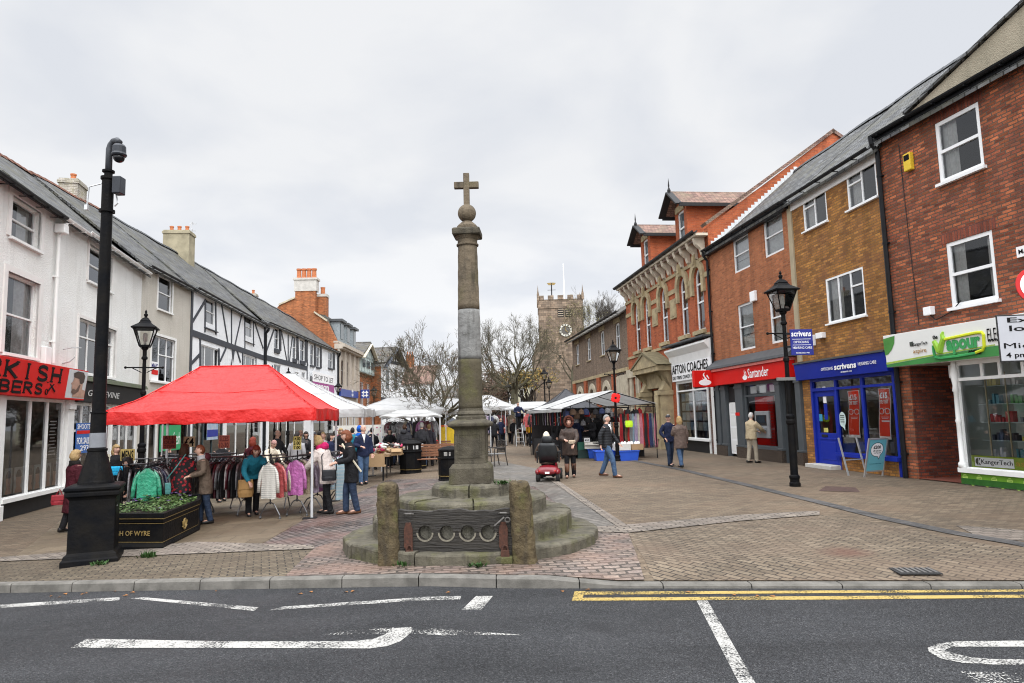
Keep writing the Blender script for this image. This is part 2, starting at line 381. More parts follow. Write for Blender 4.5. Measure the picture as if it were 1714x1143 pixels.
sheet('pavement', [K(-30),K(-.07),K(30),(30,150),(-45,150),(-45,K(-30)[1])], PAV)
def gp(*uv): return [tuple(GG(u,v)[:2]) for u, v in uv]
def front(pts):                            # keep a surveyed outline behind the kerb stones
    return [(x,max(y,yk(x)+.13)) for x, y in pts]
lk = GG(467,972); rk = GG(1085,975)
sheet('left_front_paving', front([K(-30),K(lk.x)]+gp((526,918),(0,941))+[(-30,GG(0,941).y+2)]), PAVL, .004)
sheet('right_front_paving', front([K(1.5)]+gp((1052,893),(1240,872),(1372,862),(1480,878),(1600,903),(1714,921))+[(9,K(9)[1])]), PAVF, .004)
sheet('flagstone_floor', gp((20,935),(430,914),(517,866),(560,845),(600,825),(480,805),(250,815),(105,868)), FLAG, .004)
sheet('sett_paving', front([K(lk.x),K(-.07),K(rk.x+.02)]+gp((1052,893),(985,884),(905,884),(640,880),(526,918))), SETT, .008)
sheet('back_sett_paving', gp((526,918),(433,915),(517,866),(560,845),(610,820),(650,803),(800,800),(830,790),(895,812),(985,884),(905,884),(640,880)), SETTB, .009)
sheet('sett_strip', gp((985,884),(1052,882),(905,786),(835,772),(800,778),(800,800),(895,815)), SLAB, .012)
sheet('pale_sett_edge', gp((1052,882),(1036,885),(905,794),(905,787)), PALE, .021)
sheet('pale_sett_band', gp((985,891),(1052,893),(1240,873),(1372,863),(1372,856),(1240,863),(1040,880),(985,884)), PALE, .016)
sheet('left_sett_line', gp((0,941),(526,920),(526,914),(330,908),(0,934)), PALE, .016)
sheet('right_pale_slabs', gp((1600,880),(1714,888),(1714,906),(1640,900)), PALE, .007)
dl = [GG(u,v) for u, v in ((1000,762),(1060,771),(1140,786),(1250,812),(1380,843),(1480,868),(1600,893),(1714,912),(1900,950))]
pl = [];pr_ = []
for i, p in enumerate(dl):
    d = (dl[min(i+1,len(dl)-1)]-dl[max(i-1,0)]); n = Vector((-d.y,d.x,0)).normalized()*.13
    pl.append((p.x+n.x,p.y+n.y)); pr_.append((p.x-n.x,p.y-n.y))
mb = MB()
for i in range(len(dl)-1): mb.quad((*pr_[i],zf(*pr_[i])+.010),(*pr_[i+1],zf(*pr_[i+1])+.010),(*pl[i+1],zf(*pl[i+1])+.010),(*pl[i],zf(*pl[i])+.010))
tag(mb.build('drain_channel', DRAIN), kind='structure')
sheet('manhole_cover', gp((1370,822),(1440,824),(1432,816),(1382,814)), mk('rusty_iron', (.09,.055,.045), .8, .4, 9, .5, 70), .006)
g0 = thing('drain_grate', 'small dark iron drain grate set in the block paving near the kerb', 'drain grate', (lambda p: (p.x,p.y,zf(p.x,p.y)+.008))(GG(1532,958,-.035)), R_(-6))
mb = MB(); mb.box(-.22,.22,-.14,.14,0,.012); mb.build('frame', mk('grate_frame',(.03,.03,.03),.7), g0)
mb = MB()
for i in range(7): mb.box(-.19+i*.058,-.16+i*.058,-.11,.11,.0125,.022)
mb.build('bar_grid', mk('iron_grey', (.12,.115,.11), .7), g0)
# road markings, worn thermoplastic
def rp(name, uv, mat):
    return sheet(name, [tuple(GG(u,v,RZ)[:2]) for u, v in uv], mat, .004, 'structure', road, lambda x, y: rz(x))
rp('road_marking', [(-60,1022),(-60,1016),(200,1000),(200,1005)], PAINT)
rp('road_marking', [(218,1002),(240,1000),(433,1017),(425,1023)], PAINT)
rp('road_marking', [(450,1022),(470,1016),(772,998),(770,1004)], PAINT)
rp('road_marking', [(773,1021),(797,998),(825,998),(806,1021)], PAINT)
rp('road_marking', [(145,1085),(170,1070),(380,1074),(590,1074),(625,1070),(645,1062),(658,1052),(692,1050),(688,1060),(670,1074),(648,1082),(620,1086),(380,1085)], PAINT)
rp('road_marking', [(118,1085),(145,1070),(170,1070),(145,1085)], PAINTW)
rp('road_marking', [(540,1063),(590,1055),(660,1051),(655,1058),(640,1062)], PAINTW)
rp('road_marking', [(690,1052),(740,1053),(800,1058),(875,1063),(740,1064),(688,1061)], PAINTW)
rp('road_marking', [(1166,1006),(1184,1005),(1268,1150),(1240,1150)], PAINT)
rp('yellow_line', [(980,991),(1714,987),(1900,986),(1900,990),(1714,991),(978,996)], PAINTY)
rp('yellow_line', [(957,1006),(962,990),(980,990),(975,1001),(1714,996),(1900,994),(1900,1000),(1714,1001),(1400,1004)], PAINTY)
outer = [(1790,1073),(1700,1073),(1600,1074),(1570,1078),(1553,1085),(1555,1092),(1575,1103),(1610,1110),(1660,1113),(1790,1114)]
inner = [(1790,1105),(1665,1104),(1625,1101),(1596,1094),(1583,1088),(1592,1084),(1620,1083),(1700,1083),(1790,1083)]
mb = MB(); n = len(outer)
q = inner[::-1]; q = [q[0],q[1],q[2],q[3],q[4],q[5],q[6],q[7],q[8]]
q.insert(5,(1586,1090))
for i in range(n-1):
    a, b = outer[i], outer[i+1]; c, d = q[i], q[i+1]
    mb.poly([tuple(GG(u,v,RZ)+Vector((0,0,.004))) for u, v in (a,b,d,c)])
mb.build('road_marking', PAINT, road)
rp('road_marking', [(1608,1125),(1790,1128),(1790,1160),(1655,1160),(1630,1140)], PAINTW)
# fallen leaves in the gutter
LEAFM = mk('dead_leaf', (.3,.13,.04), .7, .5, 20)
rnd = random.Random(11); first = None
for i in range(20):
    x = rnd.uniform(-6.5,2.6); y = yk(x)-rnd.uniform(.03,.35)
    if first is None:
        mb = MB(); mb.poly([(-.03,0,.004),(-.01,-.018,.01),(.03,-.004,.002),(.012,.018,.012)]); first = mb.build('fallen_leaf', LEAFM)
        o = first; tag(o, 'small brown fallen leaf lying in the gutter by the kerb', 'leaf', 'fallen leaves in the gutter')
    else: o = first.copy(); COL.objects.link(o)
    o.location = (x,y,rz(x)+.004); o.rotation_euler = (0,0,rnd.uniform(0,6)); s = rnd.uniform(.7,1.5); o.scale = (s,s,s)
# ================================================================ building kit
class Bld:
    """x runs along the front (to the right when seen from the square), y into the house, z up"""
    def __init__(s, name, label, cat, a, b, z0, group=None):
        s.a = Vector((a[0],a[1])); s.b = Vector((b[0],b[1])); d = s.b-s.a; s.L = d.length; s.e = d/s.L
        s.n = Vector((-s.e.y,s.e.x)); s.z0 = z0
        s.root = thing(name, label, cat, (a[0],a[1],z0), math.atan2(d.y,d.x), group)
        s.holes = []; s.arches = []
    def px(s, u, v, y=0.0):
        d = ray(u,v); dn = d[0]*s.n.x+d[1]*s.n.y
        t = (s.a.dot(s.n)+y)/dn; p = Vector((d[0]*t,d[1]*t))
        return (p-s.a).dot(s.e), EYE+d[2]*t-s.z0
    def pxs(s, u, v, x):                          # hit the cross plane at local x -> (y,z)
        d = ray(u,v); de = d[0]*s.e.x+d[1]*s.e.y
        t = (s.a.dot(s.e)+x)/de; p = Vector((d[0]*t,d[1]*t))
        return (p-s.a).dot(s.n), EYE+d[2]*t-s.z0
    def rc(s, u0, v0, u1, v1, y=0.0):
        x0, z1 = s.px(u0,v0,y); x1, z0 = s.px(u1,v1,y); return min(x0,x1), max(x0,x1), min(z0,z1), max(z0,z1)
    def world(s, x, y, z):
        p = s.a+s.e*x+s.n*y; return Vector((p.x,p.y,z+s.z0))
    def hole(s, x0, x1, z0, z1, rev=.12): s.holes.append((x0,x1,z0,z1,rev))
    def win(s, r, v=(), h=(.5,), fw=.055, bw=.045, rev=.1, mat=None, sill=None, cur=None, sillh=.07, surround=None, arch=0, vtop=None, hole=True, label=None, open_=False):
        x0, x1, z0, z1 = r; mat = mat or UPVC
        if hole:
            s.holes.append((x0,x1,z0,z1,rev+.04))
            if arch: s.arches.append((x0,x1,z1,arch,rev+.04))
        mb = MB(); ya, yb = rev-.035, rev+.03
        w, hh = x1-x0, z1-z0
        if arch:
            zc = z1-arch; xm = (x0+x1)/2; rx = w/2; n = 12
            for k in range(n):
                t0, t1 = math.pi*k/n, math.pi*(k+1)/n
                o0 = (xm+rx*math.cos(t0), zc+arch*math.sin(t0)); o1 = (xm+rx*math.cos(t1), zc+arch*math.sin(t1))
                i0 = (xm+(rx-fw)*math.cos(t0), zc+(arch-fw)*math.sin(t0)); i1 = (xm+(rx-fw)*math.cos(t1), zc+(arch-fw)*math.sin(t1))
                mb.prism([o0,o1,i1,i0], ya, yb)
            mb.box(x0,x0+fw,ya,yb,z0,zc); mb.box(x1-fw,x1,ya,yb,z0,zc)
        else:
            mb.box(x0,x0+fw,ya,yb,z0,z1); mb.box(x1-fw,x1,ya,yb,z0,z1); mb.box(x0+fw,x1-fw,ya,yb,z1-fw,z1)
        mb.box(x0+fw,x1-fw,ya,yb,z0,z0+fw)
        for q in v: mb.box(x0+w*q-bw/2,x0+w*q+bw/2,ya+.004,yb-.004,z0+fw,z1-fw)
        for q in h:
            if hasattr(q,'__len__'): xa, xb, q = x0+w*q[0], x0+w*q[1], q[2]
            else: xa, xb = x0+fw, x1-fw
            mb.box(xa,xb,ya-.012,yb-.006,z0+hh*q-bw/2,z0+hh*q+bw/2)
        o = mb.build('window', mat, s.root)
        if label: o['label'] = label
        g = MB()
        if arch:
            zc = z1-arch; xm = (x0+x1)/2; rx = w/2-.02
            g.poly([(x0+.02,rev,z0+.02),(x1-.02,rev,z0+.02)]+[(xm+rx*math.cos(math.pi*k/12),rev,zc+(arch-.02)*math.sin(math.pi*k/12)) for k in range(13)])
        else: g.quad((x0+.02,rev,z0+.02),(x1-.02,rev,z0+.02),(x1-.02,rev,z1-.02),(x0+.02,rev,z1-.02))
        g.build('pane', GLASS, o)
        if sill: MB().box(x0-.06,x1+.06,-.09,rev-.04,z0-sillh,z0-.002).build('sill', sill, o)
        if cur:
            c = MB(); y = rev+.1
            if cur == 'blind': c.quad((x0,y,z0+hh*.35),(x1,y,z0+hh*.35),(x1,y,z1),(x0,y,z1)); c.quad((x0,y,z0),(x1,y,z0),(x1,y,z0+hh*.33),(x0,y,z0+hh*.33))
            else:
                spans = {'net':[(0,1)], 'sides':[(0,.3),(.75,1)], 'left':[(0,.35)], 'right':[(.6,1)]}[cur]
                for (p, q) in spans:
                    k = max(4,int((q-p)*w/.07)); 
                    for i in range(k):
                        xa, xb = x0+w*(p+(q-p)*i/k), x0+w*(p+(q-p)*(i+1)/k)
                        ya_, yb_ = (y,y+.035) if i%2 else (y+.035,y)
                        c.quad((xa,ya_,z0),(xb,yb_,z0),(xb,yb_,z1),(xa,ya_,z1))
            c.build('curtain', CURT, o)
        if surround:
            m_, sw = surround
            MB().box(x0-sw,x0,-.035,.05,z0,z1).box(x1,x1+sw,-.035,.05,z0,z1).box(x0-sw,x1+sw,-.035,.05,z1,z1+sw).build('surround', m_, o)
        return o
    def wall(s, mat, z0, z1, depth=8.5, x0=0, x1=None, sides=True, zr=None, D=None, name='wall', back=True):
        x1 = s.L if x1 is None else x1; mb = MB()
        xs = sorted({x0,x1}|{min(max(q,x0),x1) for h in s.holes for q in h[:2]}); zs = sorted({z0,z1}|{min(max(q,z0),z1) for h in s.holes for q in h[2:4]})
        for i in range(len(zs)-1):
            zm = (zs[i]+zs[i+1])/2; run = None
            for j in range(len(xs)):
                solid = False
                if j < len(xs)-1:
                    xm = (xs[j]+xs[j+1])/2
                    solid = not any(h[0] < xm < h[1] and h[2] < zm < h[3] for h in s.holes)
                if solid and run is None: run = xs[j]
                if not solid and run is not None:
                    mb.quad((run,0,zs[i]),(xs[j],0,zs[i]),(xs[j],0,zs[i+1]),(run,0,zs[i+1])); run = None
        for (a, b, c, d, rv) in s.holes:
            if d <= z0 or c >= z1 or b <= x0 or a >= x1: continue
            mb.quad((a,0,c),(a,rv,c),(a,rv,d),(a,0,d)); mb.quad((b,rv,c),(b,0,c),(b,0,d),(b,rv,d))
            mb.quad((a,0,d),(a,rv,d),(b,rv,d),(b,0,d)); mb.quad((a,rv,c),(a,0,c),(b,0,c),(b,rv,c))
        for (a, b, zt, ar, rv) in s.arches:
            xm = (a+b)/2; zc = zt-ar; n = 8
            for sg in (-1,1):
                pts = [(xm+sg*(b-a)/2*math.cos(math.pi/2*k/n), zc+ar*math.sin(math.pi/2*k/n)) for k in range(n+1)]
                for k in range(n):
                    p, q = pts[k], pts[k+1]; e = xm+sg*(b-a)/2
                    mb.poly([(e,.001,zt),(p[0],.001,p[1]),(q[0],.001,q[1])])
                    mb.quad((p[0],0,p[1]),(q[0],0,q[1]),(q[0],rv,q[1]),(p[0],rv,p[1]))
        if sides:
            D = D or depth/2
            prof = [(.002,z0),(depth,z0),(depth,z1)]+([(D,zr)] if zr else [])+[(.002,z1)]
            for x in (x0,x1): mb.poly([(x,p[0],p[1]) for p in prof])
            mb.quad((x0,depth,z0),(x1,depth,z0),(x1,depth,z1),(x0,depth,z1))
        return mb.build(name, mat, s.root)
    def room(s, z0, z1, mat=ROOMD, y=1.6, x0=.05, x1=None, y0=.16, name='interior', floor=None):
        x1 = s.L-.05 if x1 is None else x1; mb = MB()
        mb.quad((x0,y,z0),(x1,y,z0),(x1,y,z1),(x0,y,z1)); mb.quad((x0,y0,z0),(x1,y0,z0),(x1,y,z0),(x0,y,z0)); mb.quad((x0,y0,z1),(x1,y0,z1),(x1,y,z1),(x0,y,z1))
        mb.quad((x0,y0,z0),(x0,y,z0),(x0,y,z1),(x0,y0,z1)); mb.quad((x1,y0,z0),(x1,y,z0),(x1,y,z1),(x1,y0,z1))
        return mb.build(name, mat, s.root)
    def roof(s, ze, D, zr, mat, x0=0, x1=None, ov=.22, back=None, th=.09, ridge=None, zr1=None):
        x1 = s.L if x1 is None else x1; mb = MB(); back = back or D
        zr1 = zr if zr1 is None else zr1
        k = (zr-ze)/D; n = 24
        for i in range(n):                         # small sag and waviness of an old roof
            xa, xb = x0+(x1-x0)*i/n, x0+(x1-x0)*(i+1)/n
            wa, wb = (.025*math.sin(xa*1.7)+.02*math.sin(xa*.6)), (.025*math.sin(xb*1.7)+.02*math.sin(xb*.6))
            za, zb = zr+(zr1-zr)*i/n+wa, zr+(zr1-zr)*(i+1)/n+wb
            mb.quad((xa,-ov,ze-ov*k),(xb,-ov,ze-ov*k),(xb,D,zb),(xa,D,za))
            mb.quad((xa,-ov,ze-ov*k-th),(xb,-ov,ze-ov*k-th),(xb,-ov,ze-ov*k),(xa,-ov,ze-ov*k))
            mb.quad((xb,D+back+ov,ze-ov*k),(xa,D+back+ov,ze-ov*k),(xa,D,za),(xb,D,zb))
        mb.quad((x0,-ov,ze-ov*k-th),(x1,-ov,ze-ov*k-th),(x1,D,zr1-th-.06),(x0,D,zr-th-.06))
        for x, z in ((x0,zr),(x1,zr1)):
            mb.poly([(x,-ov,ze-ov*k-th),(x,-ov,ze-ov*k),(x,D,z+.02),(x,D+back+ov,ze-ov*k),(x,D+back+ov,ze-ov*k-th),(x,D,z-th)])
        o = mb.build('roof', mat, s.root)
        if ridge:
            r = MB(); x = x0; i = 0
            while x < x1-.05:
                xe = min(x+.44,x1); f = (x-x0)/(x1-x0); z = zr+(zr1-zr)*f+.02*math.sin(x*1.7)
                r.prism([(D-.16,z-.07),(D-.08,z+.05),(D,z+.08),(D+.08,z+.05),(D+.16,z-.07)], x+.005, xe, 'x'); x += .45
            r.build('ridge_tiles', ridge, o)
        return o
    def gutter(s, z, x0=0, x1=None, mat=BLACK, y=-.3, r=.07):
        x1 = s.L if x1 is None else x1; mb = MB(); pr = [(y+r*math.cos(t),z+r*math.sin(t)) for t in [math.pi+math.pi*k/6 for k in range(7)]]
        pr += [(p[0]*.0+y+(p[0]-y)*.8,z-.002+(p[1]-z)*.8) for p in pr[::-1]]
        mb.prism(pr, x0, x1, 'x'); x = x0+.3
        while x < x1: mb.box(x-.015,x+.015,y-r,-.0,z-r-.02,z-r); x += .9
        return mb.build('gutter', mat, s.root)
    def pipe(s, x, z0, z1, mat=BLACK, y=-.09, r=.045):
        mb = MB(); mb.tube([(x,y-.18,z1+.1),(x,y-.16,z1-.08),(x,y,z1-.3),(x,y,z0)], r, 8); z = z0+.6
        while z < z1-.4: mb.lathe([(r+.012,-.03),(r+.012,.03)], 8, (x,y,z)); mb.box(x-.07,x+.07,y-.0,-.002,z-.02,z+.02); z += 1.8
        return mb.build('downpipe', mat, s.root)
    def chimney(s, x, y, z0, z1, wx, wy, mat, pots=2, cap=None, capz=0, potm=None, ph=.35):
        mb = MB(); mb.box(x-wx/2,x+wx/2,y-wy/2,y+wy/2,z0,z1); mb.box(x-wx/2-.05,x+wx/2+.05,y-wy/2-.05,y+wy/2+.05,z1-.22,z1-.08)
        o = mb.build('chimney', mat, s.root)
        for i in range(pots):
            lo = max(wx,wy); f = (i+.5)/pots-.5; px_ = x+(f*wx*.9 if wx >= wy else 0); py = y+(f*wy*.9 if wy > wx else 0)
            MB().lathe([(.13,0),(.115,.06),(.1,ph*.8),(.125,ph*.82),(.125,ph),(.08,ph),(.07,ph-.1)], 10, (px_,py,z1)).build('chimney_pot', potm or TERRA, o)
        return o
    def sign(s, x0, x1, z0, z1, mat, y=-.12, depth=.1, tilt=0.0, name='shop_sign'):
        mb = MB(); mb.prism([(y,z0),(y-tilt,z1),(y-tilt+depth,z1),(y+depth,z0)], x0, x1, 'x')
        return mb.build(name, mat, s.root, bevel=.008)
    def panel(s, r, y, mat, name='poster', th=.006, parent=None):
        x0, x1, z0, z1 = r; return MB().box(x0,x1,y,y+th,z0,z1).build(name, mat, parent or s.root)
    def shop(s, x0, x1, z0, z1, mulls=(), riser=.5, transom=None, frame=None, rmat=None, room=ROOMV, depth=2.2, fw=.08, mw=.06, sill=True, name='shopfront', hole=True):
        frame = frame or WHITE; mb = MB(); zb = z0+riser
        if hole: s.holes.append((x0,x1,z0,z1,.12))
        mb.box(x0,x0+fw,-.02,.08,z0,z1); mb.box(x1-fw,x1,-.02,.08,z0,z1); mb.box(x0+fw,x1-fw,-.02,.08,z1-fw,z1)
        mb.box(x0+fw,x1-fw,-.03,.08,zb,zb+.07)
        for m in mulls: mb.box(m-mw/2,m+mw/2,-.015,.07,zb+.07,z1-fw)
        if transom: mb.box(x0+fw,x1-fw,-.022,.072,transom-.035,transom+.035)
        if sill: mb.box(x0-.03,x1+.03,-.14,-.031,zb-.05,zb+.05)
        o = mb.build(name, frame, s.root)
        g = MB(); g.quad((x0+fw*.5,.03,zb),(x1-fw*.5,.03,zb),(x1-fw*.5,.03,z1-.02),(x0+fw*.5,.03,z1-.02)); g.build('pane', GLASS, o)
        if riser > .05: MB().box(x0+fw,x1-fw,-.01,.08,z0,zb-.001).build('stall_riser', rmat or frame, o)
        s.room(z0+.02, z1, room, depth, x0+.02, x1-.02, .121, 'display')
        return o
# ================================================================ the row on the left
A = GG(10,868); A2 = (A.x,A.y)
Bp = RX(230,A2,-.22); Cp = RX(441,Bp,-.11); Dp = RX(565,Cp,-.03); LZ = -.32
def along(p, q, t): return (p[0]+(q[0]-p[0])*t, p[1]+(q[1]-p[1])*t)
d1 = Vector((-.22,1)).normalized()
LA = (A.x-d1.x*6, A.y-d1.y*6)
def colon(f, u, v): return f.px(u,v)[0]
probe = Bld.__new__(Bld); probe.a = Vector(LA); probe.b = Vector(Bp); probe.e = (probe.b-probe.a).normalized(); probe.n = Vector((-probe.e.y,probe.e.x)); probe.z0 = LZ
s1 = probe.px(117,720)[0]
def pt(s): p = probe.a+probe.e*s; return (p.x,p.y)
# --- barber shop
h = Bld('rendered_house', 'white roughcast house with the red barber shop sign at the left edge', 'house', LA, pt(s1), LZ)
ZE = h.px(60,335)[1]
SURW = (mk('surround_white', (.74,.72,.69), .6, .08, 3), .16)
h.win(h.rc(20,325,66,421), rev=.16, h=(.5,), mat=WHITE, sill=WHITE, surround=SURW, cur='right')
h.win(h.rc(12,453,60,600), rev=.16, h=(.5,), mat=WHITE, sill=WHITE, surround=SURW, cur='right')
r = h.rc(0,660,145,640)
gx = lambda u, v: h.px(u,v)[0]
sx1 = h.L-.02
zs0 = h.px(60,664,-.35)[1]; zs1 = h.px(60,606,-.35)[1]; gs = lambda u, v: h.px(u,v,-.36)[0]; sxe = gs(145,640)
wx0 = gx(4,750); wx1 = gx(103,750); zt = h.px(60,664)[1]; zsill = h.px(60,826)[1]; zg = 0
m = [gx(47.5,750), gx(76.5,750)]
sh = h.shop(wx0-.12, wx1+.06, 0, zt, m, riser=zsill, frame=WHITE, rmat=BLACKMATT, room=mk('salon_room',(.34,.37,.35),.8,.5,1.3), depth=2.4, fw=.12, mw=.09)
h.shop(.3, wx0-.5, 0, zt, [2,3.6], riser=zsill, frame=WHITE, rmat=BLACKMATT, room=ROOMD)
h.wall(RCW, 0, ZE, zr=None); 
MB().box(wx0-.5,wx0-.13,-.1,.1,0,zt).box(wx0-.54,wx0-.1,-.14,.0,0,.35).build('pilaster', WHITE, h.root, bevel=.01)
x0 = gx(105,760); MB().box(x0,h.L-.02,-.10,.1,0,zt).box(x0-.03,h.L-.02,-.14,-.0,0,.35).box(x0-.03,h.L-.02,-.16,-.0,zt-.3,zt-.15).build('pilaster', WHITE, h.root, bevel=.01)
sg = h.sign(-.5, sxe, zs0, zs1, REDP, -.3, .28, .1)
# slab-serif lettering on the sign, upper and lower line
def slab(parent, word, x0, x1, z0, z1, y, mat, f):
    "block letters with slab serifs from bars and arcs"
    n = len(word); w = (x1-x0)/n; mb = MB(); H = z1-z0; t = min(w*.29,H*.25); sr = H*.10
    def B(ax,bx,az,bz): mb.box(ax,bx,y(az)-.012,y(az)+.004,az,bz)
    def stem(cx):
        for k in range(6):
            B(cx-t/2,cx+t/2,z0+H*k/6,z0+H*(k+1)/6)
        B(cx-t*.85,cx+t*.85,z0,z0+sr); B(cx-t*.85,cx+t*.85,z1-sr,z1)
    def seg(p,q,wd=None):
        mb.bar((p[0],y(p[1])-.004,p[1]),(q[0],y(q[1])-.004,q[1]),wd or t*.9,.014,up=(0,1,0))
    def arc(cx,cz,rx,rz_,a0,a1,k=10):
        P = [(cx+rx*math.cos(R_(a0+(a1-a0)*i/k)),cz+rz_*math.sin(R_(a0+(a1-a0)*i/k))) for i in range(k+1)]
        for a,b in zip(P,P[1:]): seg(a,b,t*.85)
    for i, ch in enumerate(word):
        a = x0+i*w+w*.08; b = x0+(i+1)*w-w*.08; l = a+t*.85; r = b-t*.85; zm = (z0+z1)/2
        if ch == 'I': stem((a+b)/2)
        if ch == 'H': stem(l); stem(r); seg((l,zm),(r,zm))
        if ch == 'K': stem(l); seg((l+t*.3,zm-H*.05),(r,z1-sr)); seg((l+t*.6,zm+.02),(r,z0+sr*.4)); B(r-t*.8,r+t*.8,z1-sr,z1); B(r-t*.8,r+t*.8,z0,z0+sr)
        if ch in 'EBR': stem(l)
        if ch == 'E': seg((l,z1-sr/2),(b,z1-sr/2)); seg((l,z0+sr/2),(b,z0+sr/2)); seg((l,zm),(b-t*.5,zm)); B(b-t*.35,b,z1-H*.28,z1); B(b-t*.35,b,z0,z0+H*.28)
        if ch in 'BR':
            arc(l+(b-l)*.45,zm+H*.24,(b-l)*.42,H*.21,-90,90); seg((l,z1-sr/2),(l+(b-l)*.45,z1-sr/2)); seg((l,zm+H*.02),(l+(b-l)*.45,zm+H*.02))
        if ch == 'B': arc(l+(b-l)*.45,zm-H*.235,(b-l)*.5,H*.22,-90,90); seg((l,z0+sr/2),(l+(b-l)*.45,z0+sr/2))
        if ch == 'R': seg((l+(b-l)*.35,zm),(b-t*.3,z0+sr/2)); B(b-t*.7,b+t*.3,z0,z0+sr)
        if ch == 'S':
            cx = (a+b)/2; arc(cx,zm+H*.23,(b-a)*.36,H*.2,20,270); arc(cx,zm-H*.22,(b-a)*.38,H*.21,-160,90)
        if ch == 'T': stem((a+b)/2); seg((a,z1-sr/2),(b,z1-sr/2))
        if ch == 'U': stem(l); stem(r); seg((l,z0+sr/2),(r,z0+sr/2))
        if ch == 'A': seg((a+t*.4,z0),((a+b)/2,z1)); seg((b-t*.4,z0),((a+b)/2,z1)); seg((a+w*.2,z0+H*.35),(b-w*.2,z0+H*.35))
    mb.build('lettering', mat, parent)
yf = lambda z: -.3-.1*(z-zs0)/(zs1-zs0)
k1 = gs(3,632); k2 = gs(104,640); H = zs1-zs0
wl = (k2-k1)/4
slab(sg, 'TURKISH', k2-wl*7, k2, zs0+H*.47, zs0+H*.93, yf, INKB, h)
b2 = gs(75,660); wb = (b2-gs(-1,655))/4
slab(sg, 'BARBERS', b2-wb*7, b2, zs0+H*.08, zs0+H*.40, yf, INKB, h)
mb = MB(); sc0, scz = gs(82,655), zs0+H*.2
for p, q in (((0,.05),(.42,.3)),((0,.3),(.42,.05))): mb.bar((sc0+p[0],yf(scz+.1)-.005,scz-.05+p[1]),(sc0+q[0],yf(scz+.1)-.005,scz-.05+q[1]),.045,.012,up=(0,1,0))
for z in (.02,.33): mb.lathe([(.07,-.006),(.07,.006)], 10, (0,0,0))if False else None
mb.tube([(sc0-.06+.07*math.cos(t),yf(scz)-.006,scz-.02+.07*math.sin(t)) for t in [k*.7 for k in range(10)]], .014, 5); mb.tube([(sc0-.06+.07*math.cos(t),yf(scz)-.02,scz+.27+.06*math.sin(t)) for t in [k*.7 for k in range(10)]], .014, 5)
mb.build('scissors_emblem', INKB, sg)
# portrait panel: a bearded man in profile, flat print
pu0, pu1 = gs(113,642), sxe-.02
pb = MB(); pb.prism([(-.305,zs0+.04),(-.4,zs1-.03),(-.39,zs1-.03),(-.295,zs0+.04)], pu0, pu1, 'x'); pp = pb.build('portrait_print', mk('print_pale', (.6,.62,.63), .4, .15, 3), sg)
def flat(parent, pts, mat, x0, x1, z0, z1, yfn, name, off):
    mb = MB(); mb.poly([(x0+(x1-x0)*a, yfn(z0+(z1-z0)*b)-off, z0+(z1-z0)*b) for a, b in pts]); return mb.build(name, mat, parent)
PR = dict(x0=pu0, x1=pu1, z0=zs0+.04, z1=zs1-.03, yfn=lambda z: yf(z)-.006)
flat(pp, [(.34,.04),(.98,.04),(.98,.3),(.8,.34),(.8,.62),(.75,.84),(.45,.86),(.3,.72),(.27,.6),(.18,.5),(.25,.46),(.24,.38),(.27,.3),(.25,.2),(.36,.15)], mk('print_skin', (.5,.3,.22), .45, .25, 9), name='print_face', off=.004, **PR)
flat(pp, [(.28,.74),(.38,.72),(.56,.70),(.62,.55),(.72,.52),(.84,.6),(.86,.82),(.74,.95),(.45,.97),(.24,.88)], mk('print_hair', (.07,.045,.035), .5, .3, 9), name='print_hair', off=.007, **PR)
flat(pp, [(.25,.2),(.3,.34),(.48,.3),(.62,.5),(.68,.48),(.62,.25),(.42,.13)], mk('print_beard', (.16,.095,.07), .5, .3, 9), name='print_beard', off=.008, **PR)
# posters and price list in the window
rnd = random.Random(5)
for i, (ua, ub) in enumerate([(11,24),(27,42),(49,58.5),(60,71),(79,88),(89,99)]):
    r = h.rc(ua,797-i*3.2,ub,829-i*3.4) if False else (gx(ua,800),gx(ub,800),zsill+.12,zsill+.12+.62)
    p = h.panel(r, .046, mk('photo_print_%d'%(i%3), [(.3,.36,.36),(.5,.52,.52),(.14,.1,.09)][i%3], .4, .3, 6), 'photo_poster')
    c = (r[0]+r[1])/2; w = (r[1]-r[0])
    MB().poly([(c+w*.30*math.cos(t),.043,r[2]+.3+.22*math.sin(t)) for t in [k*math.pi/7 for k in range(14)]]).poly([(c-w*.4,.0435,r[2]),(c+w*.4,.0435,r[2]),(c+w*.25,.0435,r[2]+.14),(c-w*.25,.0435,r[2]+.14)]).build('printed_face', mk('print_skin',(1,1,1)), p)
    MB().poly([(c+w*.33*math.cos(t),.042,r[2]+.38+.18*math.sin(t)) for t in [k*math.pi/7 for k in range(8)]]).build('printed_hair', mk('print_hair',(1,1,1)), p)
ml = h.panel((gx(80,760),gx(100,760),zsill+.85,zsill+2.0), .06, INKB, 'price_list')
for i in range(11): MB().box(gx(84+(i%3),760),gx(96-(i%2)*2,760),.052,.056,zsill+.95+i*.09,zsill+.98+i*.09).build('list_line', ENAMELW, ml)
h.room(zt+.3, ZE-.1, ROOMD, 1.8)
D = 4.2
RV = [(-400,35),(0,258),(52,289.5),(157,346),(276,414),(388,473),(431,495),(468,516),(543,570),(565,587),(620,628)]
def rv(u):
    for (a,b),(c,d) in zip(RV,RV[1:]):
        if u <= c: return b+(d-b)*(u-a)/(c-a)
    return RV[-1][1]
def ridge_fit(f):                          # ridge heights at both ends of a house, from the surveyed roofline
    out = []
    for x in (0,f.L):
        lo, hi = 6, 16
        for k in range(40):
            m_ = (lo+hi)/2; u_, v_ = proj(f.world(x,D,m_))
            if v_ > rv(u_): lo = m_
            else: hi = m_
        out.append(lo)
    return out
ra, rb = ridge_fit(h)
